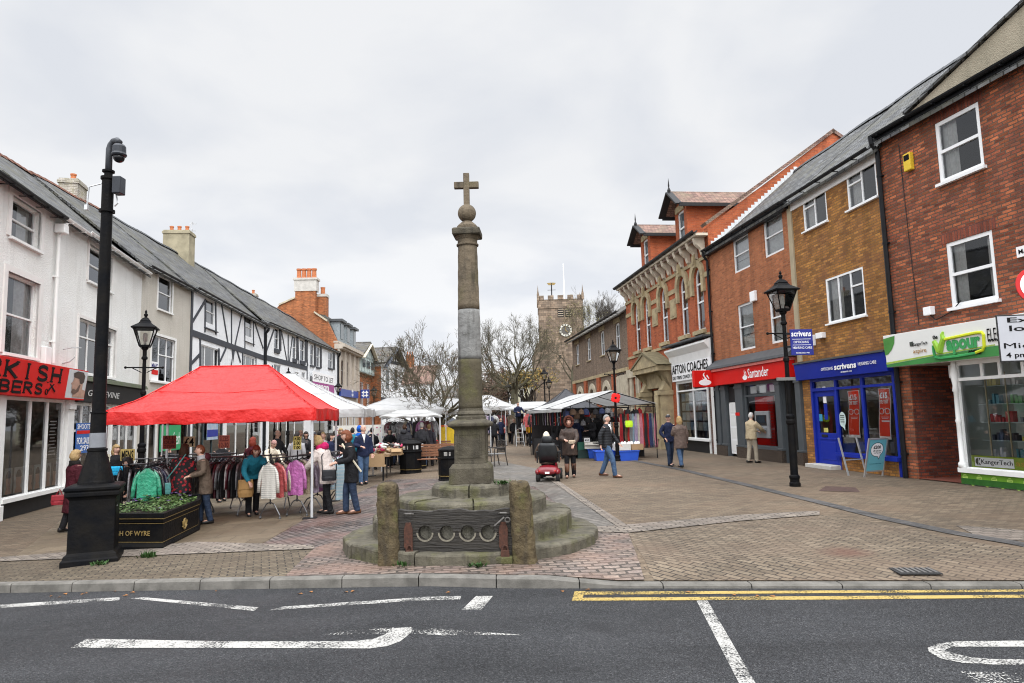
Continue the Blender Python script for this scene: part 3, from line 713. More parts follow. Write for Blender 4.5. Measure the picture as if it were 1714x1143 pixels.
rf = h.roof(ZE, D, ra, SL, ridge=RIDGE, x1=h.L+.02, zr1=rb)
xp = gx(91,430); h.gutter(ZE-.12, x1=xp-.1); h.gutter(ZE-.12, x0=xp-.09, mat=WHITE); h.pipe(xp, zs1+.1, ZE-.35, WHITE)
MB().box(xp-.15,xp+.15,-.28,-.02,ZE-.55,ZE-.3).build('rainwater_head', WHITE, h.root, bevel=.02)
MB().box(gx(67,595),gx(77,600),-.14,-.0,h.px(70,610)[1],h.px(70,580)[1]).build('alarm_box', WHITE, h.root, bevel=.02)
# --- wine shop house
g = Bld('rendered_house', 'white roughcast house above the black wine shop fascia behind the camera pole', 'house', pt(s1), Bp, LZ)
ZE2 = g.px(180,412)[1]
g.win(g.rc(149,407,186,489), rev=.14, h=(.5,), mat=WHITE, sill=WHITE, surround=(SURW[0],.1), cur='left')
g.win(g.rc(132,531,191,633), v=(.33,.66), h=(.68,), rev=.14, mat=WHITE, sill=WHITE, surround=(SURW[0],.1))
zf0 = g.px(180,676)[1]; zf1 = g.px(180,646)[1]
gx = lambda u, v: g.px(u,v)[0]
g.shop(.15, gx(152,720), 0, zf0-.02, [gx(136,700)], riser=.5, transom=zf0-.85, frame=WHITE, room=ROOMD)
g.shop(gx(158,720), gx(182,720), 0, zf0-.02, [gx(170,720)], riser=.05, frame=WHITE, room=ROOMD, sill=False)
g.shop(gx(186,720), g.L-.15, 0, zf0-.02, [gx(200,720),gx(212,720)], riser=.5, frame=WHITE, room=ROOMD)
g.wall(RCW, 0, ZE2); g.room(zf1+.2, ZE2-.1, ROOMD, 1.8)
sg = g.sign(.04, g.L-.05, zf0, zf1, BLACKMATT, -.18, .18, .05)
lettering(sg, 'GRAPEVINE', gx(134,660), gx(189,660), zf0+.18, zf1-.22, -.215, mk('silver_lettering',(.5,.5,.48),.4,.1), .01, .25)
MB().prism([(-.34,zf1+.02),(-.3,zf1+.14),(.0,zf1+.22),(.0,zf1+.02)], 0, g.L, 'x').build('canopy_lead', mk('mossy_lead', (.10,.10,.08), .9, .5, 3, .5, 20, col2=(.08,.10,.05)), g.root)
po = g.panel(g.rc(125.5,708,147,757), -.05, mk('poster_blue', (.03,.12,.4), .4, .1), 'sale_poster', .02)
r = g.rc(125.5,708,147,757); W = r[1]-r[0]; HH = r[3]-r[2]
MB().box(r[0]+.02,r[1]-.02,-.056,-.051,r[3]-.36*HH,r[3]-.25*HH).build('red_band', REDP, po)
lettering(po, 'SHOOTS', r[0]+.05*W, r[1]-.05*W, r[3]-.2*HH, r[3]-.04*HH, -.052, ENAMELW, .005)
lettering(po, 'FOR SALE', r[0]+.05*W, r[1]-.05*W, r[2]+.30*HH, r[2]+.52*HH, -.052, ENAMELW, .01)
lettering(po, '292', r[0]+.3*W, r[1]-.1*W, r[2]+.08*HH, r[2]+.26*HH, -.052, ENAMELW, .01)
ra, rb = ridge_fit(g); ZR2 = ra
g.roof(ZE2, D, ra, SL, ridge=RIDGE, x1=g.L+.3, zr1=rb)
g.gutter(ZE2-.12, mat=WHITE)
cx, cz = g.px(131,306,3.9)
g.chimney(cx, 4.1, ZR2-1, g.px(131,308,4.0)[1], 1.0, .75, BR_GREY, 1)
# iron brackets on the wall
mb = MB(); bx, bz = g.px(104,585); mb.tube([(bx,-.02,bz),(bx,-.25,bz+.05),(bx+.5,-.3,bz+.1)],.015,5); mb.tube([(bx,-.02,bz-.4),(bx,-.2,bz-.35),(bx+.1,-.3,bz-.2)],.02,5); mb.build('wall_bracket', GALV, g.root)
# --- narrow grey house
BCd = (Vector(Cp)-Vector(Bp)); 
pr2 = Bld.__new__(Bld); pr2.a = Vector(Bp); pr2.e = BCd.normalized(); pr2.n = Vector((-pr2.e.y,pr2.e.x)); pr2.z0 = LZ
s2 = pr2.px(318,560)[0]; P2 = tuple(pr2.a+pr2.e*s2)
q = Bld('rendered_house', 'narrow grey roughcast house beside the black and white timbered row', 'house', Bp, P2, LZ)
ZE3 = q.px(280,460)[1]; gx = lambda u, v: q.px(u,v)[0]
q.win(q.rc(265,458,287,525), rev=.08, h=(.5,), sill=WHITE, surround=(WHITE,.08), cur='left')
w = q.win(q.rc(254,559,291,642), v=(.36,.68), h=((.36,1,.6),), rev=.08, surround=(WHITE,.1), sill=WHITE)
r = q.rc(255,604,267,642)
p = q.panel(r, .06, ENAMELW, 'letting_notice'); W = r[1]-r[0]; HH = r[3]-r[2]
lettering(p, 'MAY', r[0]+.1*W, r[1]-.1*W, r[3]-.3*HH, r[3]-.08*HH, .055, mk('ink_blue',(.03,.04,.2)), .02)
MB().box(r[0]+.05*W,r[1]-.05*W,.05,.058,r[2]+.4*HH,r[2]+.62*HH).build('red_band', REDP, p)
zf0, zf1 = 2.55, 3.2
q.shop(gx(236,720), gx(262,720), 0, zf0, [gx(248,720)], riser=.1, frame=WHITE, room=ROOMD, sill=False)
q.shop(gx(265,720), gx(312,720), 0, zf0, [gx(285,720),gx(300,720)], riser=.4, frame=BLACKMATT, room=ROOMD)
q.wall(RCG, 0, ZE3); q.room(zf1+.2, ZE3-.1, ROOMD, 1.8)
q.sign(.1, q.L-.05, zf0, zf1, mk('shop_black', (.02,.022,.024), .4), -.15, .15)
gp_ = q.rc(266.5,712,300,752)
p = q.panel(gp_, -.05, mk('poster_green', (.02,.33,.12), .4, .1), 'window_poster', .02)
lettering(p, 'and get fresh', gp_[0]+.1, gp_[1]-.08, gp_[3]-1.0, gp_[3]-.3, -.052, ENAMELW, 0)
ra, rb = ridge_fit(q); ZR3 = rb
q.roof(ZE3, D, ra, SL, ridge=RIDGE, x0=-.1, x1=q.L+.1, zr1=rb); q.gutter(ZE3-.12)
cx = q.px(300,400,D)[0]; ck = mk('cement_chimney', (.36,.32,.22), .9, .35, 2, .4, 30)
ch = q.chimney(cx, D, ZR3-1.2, q.px(300,388,D)[1], 1.0, 1.5, ck, 3)
mb = MB(); ax_ = cx+.55; zz = q.px(318,388,D)[1]; mb.tube([(ax_,D-.5,zz-1.8),(ax_,D-.5,zz+.3)],.025,5)
for k, dz in enumerate((.25,-.2)): mb.bar((ax_-.1,D-.6,zz+dz),(ax_+.8,D-.2,zz+dz+.12),.02,.02); [mb.bar((ax_+.1+i*.15,D-.75+i*.06,zz+dz+.02*i),(ax_+.1+i*.15,D-.35+i*.06,zz+dz+.02*i),.012,.012) for i in range(5)]
mb.build('television_aerial', GALV, ch)
# --- half-timbered row
t1 = Bld('timbered_house', 'black and white half-timbered house with tall sash windows behind the red stall', 'house', P2, Cp, LZ)
TIMB = mk('black_timber', (.045,.05,.062), .6, .25, 6)
WAV = mk('sash_white', (.75,.76,.76), .4, .05)
def timber(f, segs):
    mb = MB()
    for (u0,v0,u1,v1,w) in segs:
        x0, z0 = f.px(u0,v0); x1, z1 = f.px(u1,v1)
        a = Vector((x0,-.012,z0)); b = Vector((x1,-.012,z1)); mb.bar(a, b, w, .05+random.uniform(-.006,.006), up=(0,1,0))
    return mb.build('timber_frame', TIMB, f.root)
Z = lambda u, v: t1.px(u,v)
ZE4 = t1.px(380,509)[1]
zrail = t1.px(370,574)[1]; 
for (a,b,c,d) in ((344,498,359,546),(410.5,528,422,567)):
    r = t1.rc(a,b,c,d); t1.win(r, h=(.5,), rev=.07, mat=WAV, cur='right'); 
lowz = None
for (a,b,c,d) in ((336.7,576,366,622),(407,593,427,626)):
    r = t1.rc(a,b,c,d); t1.win(r, v=(.25,.75), h=(), rev=.07, mat=WAV, cur='sides')
zf = 2.7
gx = lambda u, v: t1.px(u,v)[0]
t1.shop(gx(322,720), gx(372,720), 0, zf, [gx(340,720),gx(355,720)], riser=.4, frame=mk('shop_teal',(.04,.06,.065),.5), room=ROOMD)
t1.shop(gx(378,720), gx(436,720), 0, zf, [gx(395,720),gx(415,720)], riser=.3, frame=WHITE, room=ROOMD, rmat=BR_ORA)
t1.wall(RCP, 0, ZE4); t1.room(zf+.4, ZE4-.1, ROOMD, 1.8)
t1.sign(.1, t1.L-.05, zf, zf+.55, mk('shop_brown', (.05,.03,.025), .5), -.15, .15)
p = t1.panel((gx(345,720),gx(363,720),1.35,2.6), -.05, mk('poster_sky', (.25,.4,.55), .5, .5, 3, col2=(.5,.5,.55)), 'window_poster', .02)
MB().box(gx(345,720),gx(363,720),-.056,-.051,1.5,1.85).build('poster_band', BLUEP, p)
wl = .13
L = t1.L
def tz(*s): 
    mb = MB()
    for (x0,z0,x1,z1,w) in s: mb.bar((x0,-.012,z0),(x1,-.012,z1), w, .05+random.uniform(-.006,.006), up=(0,1,0))
    return mb.build('timber_frame', TIMB, t1.root)
tz((.12,0,.12,ZE4,.24),(L-.1,0,L-.1,ZE4,.2),(0,zrail,L,zrail,.3),(0,ZE4-.1,L,ZE4-.1,.18))
timber(t1, [(320,541,343,503,.14),(320,608,335,592,.16),(370,507,381,574,.13),(387,517,387,577,.13),(404.5,525,393,577,.13),(424,534,440,583,.13),
   (343,500,342.5,556,.13),(360.5,506,361,560,.15),(409,528,409.5,590,.12),(423.5,535,424,580,.12),(334.5,565,334.5,615,.16),(366,583,366.5,620,.16),(378,582,368,604,.13),(396,586,402,606,.13),(405.5,588,405.5,612,.14),(428,598,428,620,.14)])
mb = MB()
for (u0,v0,u1,v1) in ((341.5,543,363,553),(409,567,425.5,574)):
    x0, z1 = t1.px(u0,v0); x1, z0 = t1.px(u1,v1); mb.box(x0,x1,-.09,-.0,min(z0,z1)-.12,max(z0,z1)-.12)
mb.build('sill_beam', TIMB, t1.root)
mb = MB(); x, z = t1.px(390,586); mb.poly([(x-.3,-.02,z),(x+.3,-.02,z),(x,-.02,z-.75)]); x, z = t1.px(387,600); mb.poly([(x-.25,-.02,z-.8),(x+.25,-.02,z-.8),(x,-.02,z)]); mb.build('timber_ornament', TIMB, t1.root)
ra, rb = ridge_fit(t1); ZR4 = rb
t1.roof(ZE4, D, ra, SL, x0=-.1, x1=L+.3, ridge=LEAD, zr1=rb); t1.gutter(ZE4-.1); t1.pipe(L-.05, 0, ZE4-.3, BLACK, r=.09)
cx = t1.px(430,493,D)[0]; t1.chimney(cx, D+.3, ZR4-.8, t1.px(430,492,D)[1], .7, .6, BR_GREY, 1)
# far half of the row
t2 = Bld('timbered_house', 'black and white house with shuttered windows between the timbered house and brick gable', 'house', Cp, Dp, LZ)
L = t2.L; ZE5 = t2.px(500,560)[1]; zrail = t2.px(470,605)[1]; SHUT = mk('black_shutter', (.02,.022,.03), .5)
wins = [(459.5,548,466.5,585),(490,562,495.5,601),(502.5,567,509.5,605),(519,575,525,612),(529,579,535,615),(549,588,556.5,617)]
for i, w in enumerate(wins):
    r = t2.rc(*w); t2.win(r, h=(.5,), rev=.07, mat=WAV, sill=TIMB, sillh=.3 if i < 3 else .15)
    wd = r[1]-r[0]; MB().box(r[1]+.02,r[1]+.02+wd*.45,-.05,-.0,r[2]-.05,r[3]+.05).build('shutter', SHUT, t2.root)
for (a,b,c,d) in ((458.5,609,470,640),(493,622,500,645),(505,622,511,645),(519,629,526,650),(530,632,537,652)):
    r = t2.rc(a,b,c,d); t2.win(r, v=(.5,), h=(), rev=.07, mat=WAV)
t2.shop(1, L/2-1, 0, 2.7, [3,5,7], riser=.4, frame=WHITE, room=ROOMD); t2.shop(L/2+1, L-1, 0, 2.7, [L/2+4,L/2+7], riser=.4, frame=BLACKMATT, room=ROOMD)
t2.wall(RCP, 0, ZE5); t2.room(3.1, ZE5-.1, ROOMD, 1.8)
t2.sign(.6, L-.5, 2.75, 3.3, mk('shop_black',(1,1,1)), -.15, .15)
xe = t2.px(514,590)[0]
mb = MB()
for (x0,z0,x1,z1,w) in ((.15,0,.15,ZE5,.25),(0,zrail,xe,zrail,.35),(xe,zrail-1.5,xe,ZE5,.18),(0,ZE5-.1,L,ZE5-.1,.2),(L-.1,0,L-.1,ZE5,.2)): mb.bar((x0,-.012,z0),(x1,-.012,z1),w,.05,up=(0,1,0))
mb.build('timber_frame', TIMB, t2.root)
timber(t2, [(444,592,458,552,.15),(471,555,480,605,.15),(482,560,482,606,.15),(489,563,484,605,.15),(498.5,566,500,612,.15),(512,575,515,612,.15),(447,640,456,612,.15)])
ra, rb = ridge_fit(t2)
t2.roof(ZE5, D, ra, SL, x0=-.3, ridge=LEAD, zr1=rb); t2.gutter(ZE5-.1); t2.pipe(L-.15, 0, ZE5-.3, BLACK, r=.09)
# letting board fixed to its wall
r = t2.rc(518,636,554,670)
b = thing('letting_board', 'white and purple SHOP TO LET board fixed to the black and white house', 'sign', t2.world(r[0],-.25,r[2]), t2.root.rotation_euler.z)
W = r[1]-r[0]; HH = 2.2
MB().box(0,W,-.05,0,HH*.62,HH).build('upper_panel', ENAMELW, b); MB().box(0,W,-.05,0,0,HH*.62-.01).build('lower_panel', mk('letting_purple', (.3,.012,.2), .4, .08), b)
MB().box(W*.1,W*.1+.06,.001,.24,HH*.3,HH*.36).box(W*.8,W*.8+.06,.001,.24,HH*.3,HH*.36).build('bracket', BLACK, b)
lettering(b, 'SHOP TO LET', W*.05, W*.95, HH*.7, HH*.9, -.052, INKB, 0)
lettering(b, 'eason', W*.1, W*.72, HH*.36, HH*.54, -.052, ENAMELW, .03)
# ================================================================ far end of the left side
Ep = RX(599,Dp,-.03); Fp = RX(622,Dp,-.03)
bk = Bld('bank', 'stone fronted bank with mansard roof and tall brick gable chimney', 'bank', Dp, Ep, LZ)
L = bk.L; zc0 = bk.px(580,590)[1]; zpar = bk.px(575,578)[1]
gx = lambda u, v: bk.px(u,v)[0]
zt = bk.px(575,604)[1]; zb = bk.px(575,645)[1]
for (a,b) in ((.12,.28),(.42,.58),(.72,.88)):
    bk.win((L*a,L*b,zb,zt), v=(.5,), h=(.6,), rev=.15, mat=WAV)
    
for (a,b) in ((.08,.3),(.38,.62),(.7,.92)): bk.win((L*a,L*b,1.0,3.6), v=(.5,), h=(.7,), rev=.2, mat=WAV)
BKST = mk('bank_stone', (.5,.44,.37), .8, .2, 3, .2, 30)
bk.wall(BKST, 0, zc0, depth=12, sides=False)
# side gable wall of brick, with stepped chimney
w0 = bk
yl, zl = bk.pxs(467,511,0); yc0, zc_ = bk.pxs(494,499,0); yc1, _ = bk.pxs(528,499,0); 
zch = bk.pxs(511,468,0)[1]; zcap = bk.pxs(511,487,0)[1]; yr, zr_ = bk.pxs(526,523,0); yf1, zf1_ = bk.pxs(548,538,0)
mb = MB(); pts = [(0,0),(0,zpar),(yf1,zf1_),(yr,zr_),(yc1,zr_),(yc1,zch-.3),(yc0,zch-.3),(yc0,zc_),(yl,zl),(yl+2,zl-2.5),(yl+2,0)]
mb.prism(pts, .0, .5, 'x'); mb.build('gable_wall', BR_CHM, bk.root)
mb = MB(); mb.box(-.06,.9,yc1-.1,yc0+.1,zcap,zch-.02); mb.box(-.14,1.0,yc1-.2,yc0+.2,zch-.02,zch+.18)
ck = mb.build('chimney', mk('render_pale', (.52,.5,.46), .8, .2, 3), bk.root)
for i in range(4): MB().lathe([(.26,0),(.22,.2),(.2,.8),(.26,.85),(.26,1.0),(.16,1.0),(.14,.8)],10,(.45,yc1+(yc0-yc1)*(i+.5)/4,zch+.18)).build('chimney_pot', TERRA, ck)
mb = MB(); a = .7; mb.box(.6,1.6,yc1-.9,yc1+.1,zr_-1,zcap-.2); ck2 = mb.build('chimney', BR_CHM, bk.root)
MB().box(.55,1.65,yc1-.95,yc1+.0,zcap-.2,zch-1.6).build('chimney_cap', MC['render_pale'], ck2)
MB().lathe([(.24,0),(.2,.8),(.24,1)],10,(1.1,yc1-.45,zch-1.6)).build('chimney_pot', TERRA, ck2)
mb = MB(); mb.bar((.2,yf1,zf1_+.05),(.2,yr,zr_+.05),.7,.15); mb.bar((.2,yc0,zc_+.05),(.2,yl,zl+.05),.7,.15); mb.build('gable_coping', STONEPALE, bk.root)
# back, far side
mb = MB(); mb.box(.5,L,.3,12,0,.1); mb.box(L-.3,L,.25,12,0,zpar); mb.build('side_wall', BR_CHM, bk.root)
mb = MB(); mb.box(.5,L,-.02,.4,zc0+.5,zpar); mb.build('parapet', BR_CHM, bk.root)
mb = MB(); mb.box(-.1,L+.25,-.5,.3,zc0,zc0+.18); mb.box(-.1,L+.3,-.7,.3,zc0+.18,zc0+.5); mb.box(-.05,L+.1,-.12,.4,zpar,zpar+.18)
for k in range(5): 
    x = L*(.03+.235*k); mb.box(x-.35,x+.35,-.2,-.001,zb-.4,zc0-.001)
mb.build('cornice', BKST, bk.root)
MB().box(.2,L-.2,-.06,-.001,zb-.2,zt+.15).build('terracotta_panels', mk('salmon_stone', (.42,.2,.14), .8, .2, 4), bk.root) if False else None
# mansard roof with dormers
zm = zpar+2.8
mb = MB(); mb.prism([(.2,zpar),(1.3,zm),(6,zm+.8),(11,zm),(11.8,zpar)], .5, L, 'x'); rf = mb.build('roof', SL, bk.root)
GL_ = mk('glazed_dark', (.08,.1,.11), .1, .2)
for i, x in enumerate((1.6,4.6,7.8)):
    d = MB(); d.box(x,x+1.7,.15,2.2,zpar+.3,zpar+2.3); do = d.build('dormer', mk('dormer_grey', (.3,.34,.36), .6), rf)
    MB().box(x-.25,x+1.95,-.15,2.3,zpar+2.31,zpar+2.55).build('dormer_roof', LEAD, do)
    MB().box(x+.2,x+1.5,.10,.149,zpar+.6,zpar+2.1).build('pane', GL_, do)
MB().tube([(3,4,zm),(3,4,zm+4)],.05,5).build('television_aerial', GALV, bk.root)
BKB = mk('bank_blue', (.02,.05,.28), .4, .08)
sg = bk.sign(gx(566,660), gx(596,660), bk.px(575,664)[1], bk.px(575,652)[1], BKB, -.25, .25)
# projecting bank sign with its white emblem of four arrows
def emblem(parent, cx, cz, r, y):
    mb = MB()
    for k in range(4):
        a = math.pi/2*k+math.pi/4; ca, sa = math.cos(a), math.sin(a)
        for (p) in ([(.35,-.22),(.95,-.45),(.95,.45),(.35,.22)],):
            mb.poly([(cx+r*(ca*q[0]-sa*q[1]), y, cz+r*(sa*q[0]+ca*q[1])) for q in p])
    for k in range(8):
        a, b = math.pi/4*k, math.pi/4*(k+1); mb.poly([(cx+r*.34*math.cos(a),y,cz+r*.34*math.sin(a)),(cx+r*.6*math.cos(a),y,cz+r*.6*math.sin(a)),(cx+r*.6*math.cos(b),y,cz+r*.6*math.sin(b)),(cx+r*.34*math.cos(b),y,cz+r*.34*math.sin(b))])
    mb.build('emblem', ENAMELW, parent)
emblem(sg, (gx(586,660)), bk.px(586,658)[1], .45, -.256)
w = bk.world(L-.2,-.35,0); p0 = AT(596,667,w.y-.5); p1 = AT(608,652,w.y-.5)
ps = thing('hanging_sign', 'square blue bank sign with white emblem standing out from the stone bank', 'sign', (w.x+.1,w.y-.5,p0.z), R_(6))
s_ = p1.z-p0.z
MB().box(0,s_,0,.2,0,s_).build('sign_box', BKB, ps, bevel=.02); MB().box(-.5,-.001,.06,.12,s_*.8,s_*.86).build('bracket', BLACK, ps); emblem(ps, s_/2, s_/2, s_*.4, -.006)
# --- little gabled shop: pale green timbered gable over red brick
gh = Bld('gabled_shop', 'narrow brick shop with pale green timbered gable beside the bank', 'house', Ep, Fp, LZ)
L = gh.L; zg1 = gh.px(612,627)[1]; ze = gh.px(620,603)[1]; zap = gh.px(606,575)[1]
gh.win((L*.15,L*.4,zg1-3.6,zg1-1.0), v=(.5,), h=(.6,)); gh.win((L*.6,L*.85,zg1-3.6,zg1-1.0), v=(.5,), h=(.6,))
gh.wall(BR_CHM, 0, zg1, depth=9, name='wall'); 
PG = mk('pale_green_render', (.5,.58,.56), .7, .1); 
mb = MB(); mb.prism([(-.05,zg1),(L+.05,zg1),(L+.05,ze),(L/2,zap),(-.05,ze)], -.35, 9); ga = mb.build('gable', PG, gh.root)
mb = MB()
for x in (.02,.25,.42,.58,.75,.98): mb.box(L*x-.09,L*x+.09,-.40,-.352,zg1,ze+(zap-ze)*(1-abs(x-.5)*2)-.1)
for z in (zg1+.1,ze): mb.box(0,L,-.41,-.353,z-.09,z+.09)
mb.build('timber_frame', mk('green_timber', (.3,.36,.36), .6), ga)
for (a,b) in ((.1,.28),(.38,.62),(.72,.9)): MB().box(L*a,L*b,-.43,-.412,zg1+.7,ze-.4).build('window', GL_, ga)
mb = MB()
for sg_ in (-1,1): mb.bar((L/2,4,zap+.1),(L/2+sg_*(L/2+.45),4,ze-.3),9.6,.16,up=(0,0,1)) if False else None
ez = ze+.22-.5*(zap-ze)/(L/2); mb.quad((-.5,-.7,ez),(L/2,-.7,zap+.25),(L/2,9.2,zap+.25),(-.5,9.2,ez)); mb.quad((L+.5,-.7,ez),(L/2,-.7,zap+.25),(L/2,9.2,zap+.25),(L+.5,9.2,ez))
gr = mb.build('roof', SLR, gh.root); sm = gr.modifiers.new('s','SOLIDIFY'); sm.thickness = .18
mb = MB(); mb.bar((-.55,-.75,ze-.4),(L/2,-.75,zap+.08),.1,.35,up=(0,1,0)); mb.bar((L+.55,-.75,ze-.4),(L/2,-.75,zap+.08),.1,.35,up=(0,1,0)); mb.build('bargeboard', CREAM, gr)
gh.chimney(L+.2, 3.5, zap-3, gh.px(620,582,3.5)[1], 1.2, 2.2, BR_CHM, 3, ph=1.0)
gh.sign(.2, L-.2, 3.0, 3.7, mk('shop_black',(1,1,1)), -.15, .15)
gh.shop(.4, L-.4, 0, 2.9, [L/2], riser=.5, frame=WHITE, room=ROOMD, hole=False)
# --- half timbered gabled house further on: gable end to the street, long roof side towards the viewer
c0 = AT(638,704,84); c1 = AT(672,704,92)
hg = Bld('timbered_house', 'gabled black and white house with dark bargeboards beyond the bank', 'house', (c0.x,c0.y), (c1.x,c1.y), LZ)
L = hg.L; zap = hg.px(653,582)[1]; ze = hg.px(637,606)[1]
mb = MB(); mb.prism([(0,0),(L,0),(L,ze),(L/2,zap-.3),(0,ze)], 0, 11); mb.build('wall', RCP, hg.root)
mb = MB(); mb.box(-.02,-.001,.0,11,0,ze-.5); mb.build('brick_side', BR_CHM, hg.root)
mb = MB()
for x in (.3,.42,.5,.58,.7): mb.box(L*x-.1,L*x+.1,-.06,-.001,ze+.4,ze+.4+(zap-ze-1)*(1-abs(x-.5)*1.9))
mb.box(L*.12,L*.88,-.1,-.001,ze+.1,ze+.5); mb.box(.0,L,-.05,-.001,ze-4.6,ze-4.3); mb.build('timber_frame', TIMB, hg.root)
for a, b in ((.2,.36),(.6,.76)):
    f = MB().box(L*a,L*b,-.07,-.001,ze-3.4,ze-.4).build('window', WAV, hg.root); MB().box(L*a+.1,L*b-.1,-.09,-.071,ze-3.2,ze-.6).build('pane', GL_, f)
ez = ze+.25-.7*(zap-.3-ze)/(L/2); mb = MB(); mb.quad((-.7,-.8,ez),(L/2,-.8,zap),(L/2,11.4,zap),(-.7,11.4,ez)); mb.quad((L+.7,-.8,ez),(L/2,-.8,zap),(L/2,11.4,zap),(L+.7,11.4,ez))
gr = mb.build('roof', SLR, hg.root); sm = gr.modifiers.new('s','SOLIDIFY'); sm.thickness = .2
mb = MB(); mb.bar((-.75,-.85,ze-.75),(L/2,-.85,zap-.02),.1,.5,up=(0,1,0)); mb.bar((L+.75,-.85,ze-.75),(L/2,-.85,zap-.02),.1,.5,up=(0,1,0)); mb.build('bargeboard', TIMB, gr)
# pale terrace and roofs closing the view on the left
def plain(name, label, u0, u1, v_e, v_r, y, depth, wallm, roofm, rz=0, wins=3, floors=2, chim=None):
    p0 = AT(u0,700,y); p1 = AT(u1,700,y)
    f = Bld(name, label, 'house', (p0.x,p0.y), (p1.x,p1.y), -.3); L = f.L
    ze = AT((u0+u1)/2,v_e,y).z+.3; zr = AT((u0+u1)/2,v_r,y+depth/2).z+.3
    for k in range(floors):
        for i in range(wins):
            w = L/wins; zc = (k+.5)/floors*ze
            f.win((w*(i+.3),w*(i+.7),zc-ze/floors*.3,zc+ze/floors*.28), v=(), h=(.5,), fw=.08, rev=.08, mat=WAV)
    f.wall(wallm, 0, ze, depth=depth, zr=zr, D=depth/2); f.roof(ze, depth/2, zr, roofm, ov=.3); f.room(.1, ze-.1, ROOMD, 1.2)
    if chim: f.chimney(L*chim, depth/2, zr-1, zr+1.6, 1.2, .8, BR_CHM, 3, ph=.6)
    return f
plain('white_house', 'long white house with brown tiled roof behind the bare tree', 672, 728, 640, 612, 100, 10, RCP, TILE, wins=5, chim=.12)
plain('white_house', 'pale low house closing the view behind the monument column', 728, 815, 662, 645, 118, 10, RCW, SLR, wins=5)
plain('cream_house', 'cream painted house with sash windows left of the church tower', 866, 900, 642, 628, 96, 8, mk('cream_render', (.6,.57,.42), .8, .1), SLR, wins=2)
# ================================================================ the row on the right
R0 = GG(1519,800); R0 = (R0.x,R0.y)
Nn = Vector((-.2,1)).normalized()
NE = (R0[0]-Nn.x*9, R0[1]-Nn.y*9)
RE = RX(1347,R0,-.115); RS = RX(1202,R0,-.115); RO = RX(1056,R0,-.115); RT = RX(962,R0,-.115)
# --- vapour shop, old red brick
v = Bld('brick_house', 'three storey old red brick house with white framed windows at the right edge', 'house', R0, NE, 0)
L = v.L; gx = lambda a, b: v.px(a,b)[0]
ZE = v.px(1600,158)[1]
v.win(v.rc(1564,208,1648,277), v=(), h=(.5,), rev=.05, fw=.09, bw=.07, cur='left', sill=UPVC)
v.win(v.rc(1583,408,1672,500), v=(), h=(.5,), rev=.05, fw=.09, bw=.07, cur='sides', sill=UPVC)
v.win((6.1,7.5,4.3,6.0), rev=.05, fw=.09, bw=.07); v.win((6.1,7.5,7.0,8.4), rev=.05, fw=.09, bw=.07)
f0 = v.px(1590,606)[1]; f1 = v.px(1590,548)[1]
xa = .38; xb = gx(1606,720)                 # open lobby between the pier and the shop window
v.hole(xa, xb, 0, f0, .02)
zsill = v.px(1650,789)[1]; zb = 0; ztr = v.px(1650,632)[1]
sh = v.shop(xb+.02, L-.3, 0, f0, [gx(1664,700)] if False else [], riser=zsill, transom=ztr, frame=WHITE, rmat=WHITE, room=mk('vapour_room',(.55,.6,.56),.7,.2,1), depth=1.5, fw=.1)
v.wall(BR_OLD, 0, ZE, depth=8.5); v.room(f1+.1, ZE-.1, ROOMD, 1.8)
zz = [(1,0)]
mb = MB()
for mx in (gx(1641,600),gx(1671,600),gx(1710,600)): mb.box(mx-.03,mx+.03,-.012,.06,ztr+.035,f0-.1)
mb.build('transom_bar', WHITE, sh)
# lobby
mb = MB(); mb.quad((xa-.0,.02,0),(xa,2.2,0),(xa,2.2,f0),(xa,.02,f0)); mb.quad((xa,2.2,0),(xb,2.2,0),(xb,2.2,f0),(xa,2.2,f0)); mb.build('lobby_wall', BR_ALC, v.root)
MB().quad((xa,0,f0),(xb,0,f0),(xb,2.2,f0),(xa,2.2,f0)).build('lobby_ceiling', ROOML, v.root)
MB().quad((xa,.02,.02),(xb,.02,.02),(xb,2.2,.02),(xa,2.2,.02)).build('lobby_floor', brick('quarry_tile', (.26,.075,.045), (.2,.06,.04), (.06,.04,.03), .15,.15,.008, (.7,1.2), bump=.3, vec='flat', offset=0.0), v.root)
d = MB().box(xb-.06,xb+.02,.1,1.4,.1,f0-.05).build('side_frame', WHITE, v.root)
MB().box(xb-.42,xb-.1,.25,.5,f0-.36,f0-.05).build('lobby_lamp_box', ENAMELW, v.root, bevel=.02)
mb = MB(); mb.lathe([(.09,0),(.09,.1),(.055,.14),(.05,1.0),(.07,1.05),(.05,1.1),(.045,f0-zsill-.75),(.07,f0-zsill-.72),(.05,f0-zsill-.6),(.085,f0-zsill-.35),(.06,f0-zsill-.2),(.05,f0-zsill-.05)],10,(xb+.06,-.06,zsill+.05)); mb.build('colonnette', WHITE, sh, smooth=True)
rz_ = MB().box(xb+.02,L-.3,-.09,-.011,.02,zsill-.06).build('stall_riser_panel', mk('panel_green', (.13,.3,.025), .5, .3, 2), sh)
MB().box(xb+.02,L-.3,-.10,-.092,.02,.15).build('dark_band', mk('dark_green', (.03,.12,.02), .5, .3), rz_)
DISC = mk('disc_green', (.42,.6,.13), .45, .3, 8); LIME = mk('lime_print', (.12,.28,.03), .5, .2, 20)
for i in range(14):
    cx = xb+.13+i*.185; cz = zsill*.52-.1*(i%2); r = .07
    dd = MB().poly([(cx+r*math.cos(k*math.pi/9),-.0965,cz+r*math.sin(k*math.pi/9)) for k in range(18)]).build('round_badge', DISC, rz_)
    for j in range(3): MB().box(cx-.06+.01*(j%2),cx+.06-.012*((i+j)%2),-.0985,-.097,cz+.035-j*.033,cz+.05-j*.033).build('badge_print', LIME, dd)
gp0 = zsill+.07; gp1 = v.px(1650,763)[1]
